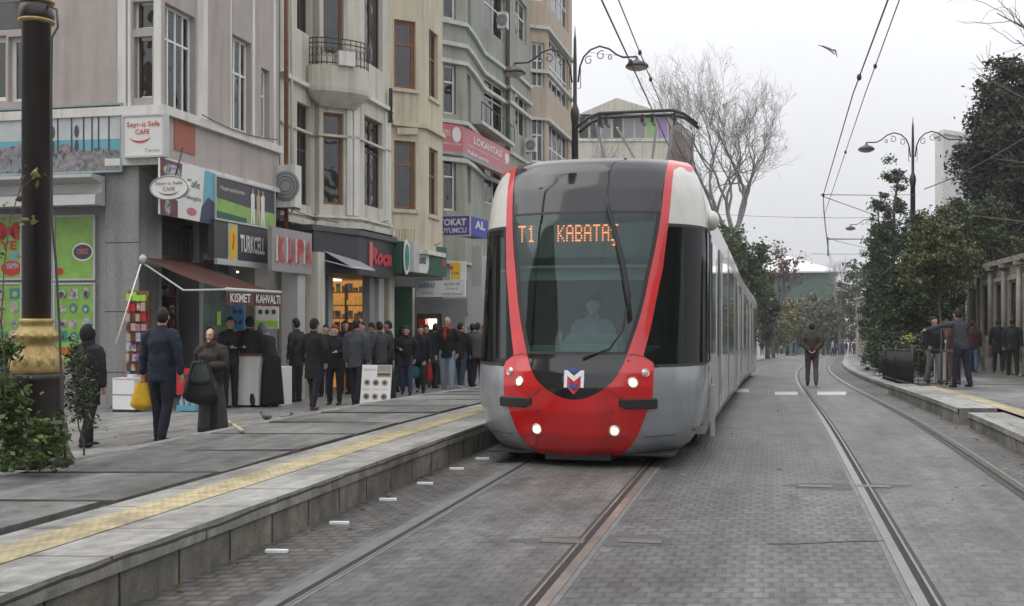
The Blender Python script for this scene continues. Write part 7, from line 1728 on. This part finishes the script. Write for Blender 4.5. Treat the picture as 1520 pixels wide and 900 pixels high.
A, ux, uy, uz = rackbox(383, 414, 545, 604, 21.6, .6); e = thing('glass_counter', 'low white display cabinet behind the woman in the black robe', 'counter', A); q = MB(); q.obox(A, ux, uy, uz); part('cabinet', q, 'white_paint', e); q = MB(); q.obox(A+ux*.08+uz*.5-ES*.004, ux*.84, ES*.004, uz*.4); part('glass_front', q, 'side_glass_opaque', e)
for (x0, x1, y0, y1, mt, lab, txt) in ((343, 363, 452, 490, 'pr_cyan2', 'blue poster hanging above the kiosk counter', None), (380, 413, 448, 488, 'pr_white', 'white price poster with small cups above the kiosk counter', 'x')):
    if mt == 'pr_cyan2': mm('pr_cyan2', (.06, .25, .45), .4)
    A, ux, uy, uz = rackbox(x0, x1, y0, y1, 22.3, .03); e = thing('kiosk_poster', lab, 'poster', A); q = MB(); q.obox(A, ux, uy, uz); part('panel', q, mt, e)
    for i in range(2 if txt is None else 3):
        for j in range(2 if txt is None else 1):
            q = MB(); q.prism([A-ES*.004+ux*(.3+.4*i if txt is None else .2+.3*i)+uz*(.3+.42*j if txt is None else .62)+ux.normalized()*.05*math.cos(t_)+UP*.05*math.sin(t_) for t_ in np.linspace(0, 6.28, 11)[:-1]], -ES*.003); part('cup_picture', q, 'pr_charcoal', e)
    if txt:
        q = MB(); q.obox(A-ES*.006+uz*.08, ux, ES*.004, uz*.22); part('yellow_band', q, 'pr_lime', e)
# A-board
p = ground(556, 607, .02); Yb = p.y
A = v2(534, Yb)+UP*zat(604, Yb); k = Pr(578, v2(534, Yb), v2(534, Yb)+ET-ES*.12)[1]; rr = (ET-ES*.12).normalized()*k; tilt = ES*.14; uu = UP*((604-542)*Yb/F)+tilt
e = thing('menu_board', 'white standing menu board with six round dish pictures', 'A-board', A)
nn = rr.cross(uu).normalized(); q = MB(); q.obox(A-nn*.03, rr, nn*.03, uu); part('front_panel', q, 'white_paint', e); q = MB(); q.obox(A+ES*.42-nn*.0, rr, ES*.03, uu-tilt*2.6); part('back_panel', q, 'pr_charcoal', e)
pn = (A, rr, uu); q = MB(); patchuv(q, pn, [(.52, .86), (1, .86), (1, .99), (.52, .99)], .004); part('purple_strip', q, 'pr_grey', e); q = MB(); patchuv(q, pn, [(.52, .71), (1, .71), (1, .86), (.52, .86)], .005); part('interior_picture', q, 'pr_sand', e)
q = MB(); patchuv(q, pn, [(.55, .75), (.97, .75), (.97, .80), (.55, .80)], .008); part('picture_shade', q, 'pr_charcoal', e)
for i in range(3):
    for j in range(2):
        q = MB(); patchuv(q, pn, disc(.2+.3*i, .58-.33*j, .11, .075), .005); dsh = part('dish_picture', q, 'pr_grey' if (i+j) % 2 else 'pr_sand', e)
        q = MB(); patchuv(q, pn, disc(.2+.3*i, .58-.33*j, .06, .04), .009); part('food', q, 'pr_charcoal' if i == 0 else ('pr_maroon' if j else 'pr_dkgreen'), dsh)
letters(e, pn, 'Günün Menüsü', .06, .46, .86, .92, 'pr_grey', dep=.006); letters(e, pn, 'Izgara   Salata   Pilav', .08, .92, .40, .44, 'pr_pink', dep=.006); letters(e, pn, 'Çorba   Köfte   Tatlı', .08, .92, .08, .12, 'pr_grey', dep=.006)
# broom lying by the kerb, pigeons, rubble
q = MB(); q.tube([ground(333, 622, .05), ground(360, 640, .35)], .022, 7); tag(q.build('wooden_stick', 'wood_pale' if 'wood_pale' in M else (mm('wood_pale', (.42, .36, .24), .7) and 'wood_pale'), None, ground(360, 640, .3)), 'pale wooden stick lying by the slab edge behind the hooded woman', 'stick')
def pigeon(px, py, label, yaw):
    p_ = ground(px, py, .02); e_ = thing('pigeon', label, 'bird', p_, 'pigeons on the pavement'); e_.rotation_euler = (0, 0, yaw); e_.scale = (.72, .72, .72)
    q = MB()
    q.capsule([V(0, -.06, .11), V(0, .04, .13), V(0, .09, .17)], [.045, .060, .035], 10); q.capsule([V(0, .09, .17), V(0, .12, .21)], [.03, .026], 8); q.ell(V(0, .125, .225), .026, .030, .025); q.capsule([V(0, -.07, .11), V(0, -.19, .08)], [.035, .02], 8, .4, (1, 0, 0)); q.capsule([V(0, .15, .222), V(0, .175, .215)], [.007, .003], 6)
    for s_ in (-1, 1): q.capsule([V(s_*.022, .01, .09), V(s_*.022, .01, .01)], [.008, .006], 6); q.ell(V(s_*.022, .025, .008), .012, .028, .006)
    o_ = bpy.data.objects.new('body', q.mesh('body', [M['pigeon']])); COL.objects.link(o_); o_.parent = e_
    q = MB(); 
    for s_ in (-1, 1): q.ell(V(s_*.052, -.02, .13), .014, .09, .04)
    o_ = bpy.data.objects.new('wings', q.mesh('wings', [M['pr_charcoal']])); COL.objects.link(o_); o_.parent = e_
mm('pigeon', (.10, .085, .09), .7, var=.3, vs=20)
pigeon(395, 628, 'plump brown pigeon on the pavement left of the group of men', 1.2); pigeon(424, 630, 'second pigeon pecking right of the plump brown pigeon', -1.0)
# seagull
g0 = at(1232, 74, 38); e = thing('seagull', 'white gull gliding in the sky between the overhead wires', 'bird', g0)
q = MB(); q.capsule([g0+V(-.16, 0, .10), g0+V(0, 0, .02), g0+V(.14, -.05, -.16)], [.03, .06, .025], 8); part('body', q, 'plaster_pale', e)
for s_ in (0, 1):
    q = MB(); tipw = [at(1214, 67, 38), at(1243, 86, 38)][s_]; midw = [at(1222, 69, 38), at(1240, 75, 38)][s_]
    q.tube([g0, midw, tipw], [.09, .075, .015], 8, ratio=.25, ref=(0, 1, 0)); part('wing', q, 'pr_grey', e)
# low edging stones and planter between pavement and slabs
q = MB(); rs = np.random.RandomState(12)
for k in range(420):
    Y_ = rs.uniform(5, 40); a_ = [rs.uniform(-3.46, -3.30), rs.uniform(-6.9, -6.4), rs.uniform(-3.4, 2.8), rs.uniform(-4.59, -4.43), rs.uniform(-11, -6.5), rs.uniform(2.6, 2.83)][rs.randint(6)]
    z_ = {True: .006, False: .026}[-3.47 < a_ < 3.0]
    if -4.6 < a_ < -4.42: z_ = HP-.032
    c_ = G(a_, Y_, z_); an = rs.uniform(0, 6.28); u_ = V(math.cos(an), math.sin(an), .08)*rs.uniform(.008, .03); w_ = V(-math.sin(an), math.cos(an), .1)*rs.uniform(.006, .02)
    q.quad(c_-u_-w_, c_+u_-w_, c_+u_+w_+UP*.006, c_-u_+w_+UP*.004)
lt_ = q.build('litter', 'leaf_yellow'); lt_['kind'] = 'stuff'
e = thing('facade_cable', 'thin dark cables sagging along the cream and yellow houses above the shop signs', 'cable', Pa(420, -10.7)+UP*4.2)
for (p0, p1, sag) in ((Pa(418, -10.85)+UP*4.1, Pa(577, -10.0)+UP*4.15, .22), (Pa(300, -10.8)+UP*5.45, Pa(412, -10.8)+UP*5.5, .10), (Pa(582, -10.0)+UP*3.6, Pa(655, -9.35)+UP*3.75, .15)):
    q = MB(); q.tube([p0.lerp(p1, k/14)-UP*sag*4*(k/14)*(1-k/14) for k in range(15)], .011, 5); part('strand', q, 'wire', e)
p = ground(20, 690, .3); q = MB(); q.ell(p+V(.15, -.1, .04), .09, .07, .06, 10, 8); tag(q.build('boulder', 'pr_sand', None, p), 'small brown stone at the foot of the lamp post shrubs', 'stone')
# ================================================================ camera, sky, light
cam = bpy.data.cameras.new('camera'); co = bpy.data.objects.new('camera', cam); COL.objects.link(co)
co.location = (0, 0, H); co.rotation_euler = (R(90), 0, 0)
cam.sensor_width = 36; cam.lens = F/1520*36; cam.shift_y = 26.0/1520; cam.clip_end = 6000; cam.clip_start = 0.1
SC.camera = co
w = bpy.data.worlds.new('World'); SC.world = w; w.use_nodes = True; t = w.node_tree
bg = t.nodes['Background']; sky = t.nodes.new('ShaderNodeTexSky'); sky.sky_type = 'NISHITA'; sky.sun_disc = False
SUN_EL, SUN_AZ = 58, 262      # azimuth clockwise from +Y
sky.sun_elevation = R(SUN_EL); sky.sun_rotation = R(SUN_AZ); sky.air_density = 2; sky.dust_density = 6
hs = t.nodes.new('ShaderNodeHueSaturation'); hs.inputs['Saturation'].default_value = 0.12; t.links.new(sky.outputs[0], hs.inputs['Color'])
mx = t.nodes.new('ShaderNodeMix'); mx.data_type = 'RGBA'; mx.inputs[0].default_value = 0.86
t.links.new(hs.outputs[0], mx.inputs[6]); mx.inputs[7].default_value = (9.5, 9.55, 9.85, 1)     # the even cloud deck
tc = t.nodes.new('ShaderNodeTexCoord'); mp = t.nodes.new('ShaderNodeMapping'); mp.inputs['Scale'].default_value = (1, 1, 2.5)
cn = t.nodes.new('ShaderNodeTexNoise'); cn.inputs['Scale'].default_value = 1.7; cn.inputs['Detail'].default_value = 4
t.links.new(tc.outputs['Generated'], mp.inputs['Vector']); t.links.new(mp.outputs[0], cn.inputs['Vector'])
cr = t.nodes.new('ShaderNodeValToRGB'); cr.color_ramp.elements[0].position = 0.3; cr.color_ramp.elements[0].color = (0.92, 0.925, 0.94, 1)
cr.color_ramp.elements[1].position = 0.7; cr.color_ramp.elements[1].color = (1.04, 1.04, 1.04, 1)
t.links.new(cn.outputs['Fac'], cr.inputs['Fac'])
m2 = t.nodes.new('ShaderNodeMix'); m2.data_type = 'RGBA'; m2.blend_type = 'MULTIPLY'; m2.inputs[0].default_value = 1
t.links.new(mx.outputs[2], m2.inputs[6]); t.links.new(cr.outputs[0], m2.inputs[7])
sx = t.nodes.new('ShaderNodeSeparateXYZ'); t.links.new(tc.outputs['Generated'], sx.inputs[0])      # overcast sky: brighter towards the zenith
cl = t.nodes.new('ShaderNodeMath'); cl.operation = 'MULTIPLY_ADD'; cl.use_clamp = False; cl.inputs[1].default_value = 1.75; cl.inputs[2].default_value = 0.96
mxx = t.nodes.new('ShaderNodeMath'); mxx.operation = 'MAXIMUM'; mxx.inputs[1].default_value = 0.0; t.links.new(sx.outputs[2], mxx.inputs[0]); t.links.new(mxx.outputs[0], cl.inputs[0])
sc_ = t.nodes.new('ShaderNodeVectorMath'); sc_.operation = 'SCALE'; t.links.new(m2.outputs[2], sc_.inputs[0]); t.links.new(cl.outputs[0], sc_.inputs['Scale'])
t.links.new(sc_.outputs[0], bg.inputs['Color']); bg.inputs['Strength'].default_value = 0.08
sl = bpy.data.lights.new('sun', 'SUN'); sl.energy = 0.9; sl.angle = R(60); sl.color = (1, 0.97, 0.93)
so = bpy.data.objects.new('sun', sl); COL.objects.link(so)
az = R(SUN_AZ); d = Vector((math.sin(az)*math.cos(R(SUN_EL)), math.cos(az)*math.cos(R(SUN_EL)), math.sin(R(SUN_EL))))
so.rotation_euler = d.to_track_quat('Z', 'Y').to_euler()
SC.view_settings.view_transform = 'Standard'; SC.view_settings.look = 'None'; SC.view_settings.exposure = 0.06; SC.view_settings.gamma = 1
SC.view_settings.use_curve_mapping = False
SC.render.engine = 'CYCLES'; SC.cycles.max_bounces = 6; SC.cycles.transparent_max_bounces = 12; SC.cycles.use_denoising = True
SC.cycles.volume_bounces = 0
hz = MB(); hz.obox((-330, -70, -14), (760, 0, 0), (0, 700, 0), (0, 0, 46)); ho = hz.build('haze', 'black'); ho['kind'] = 'stuff'
hm = bpy.data.materials.new('haze'); hm.use_nodes = True; ht_ = hm.node_tree; ht_.nodes.remove(ht_.nodes['Principled BSDF'])
pv = ht_.nodes.new('ShaderNodeVolumePrincipled'); pv.inputs['Color'].default_value = (.93, .95, 1, 1); pv.inputs['Density'].default_value = 0.0006; pv.inputs['Anisotropy'].default_value = 0.2
ht_.links.new(pv.outputs[0], ht_.nodes['Material Output'].inputs['Volume']); ho.data.materials[0] = hm
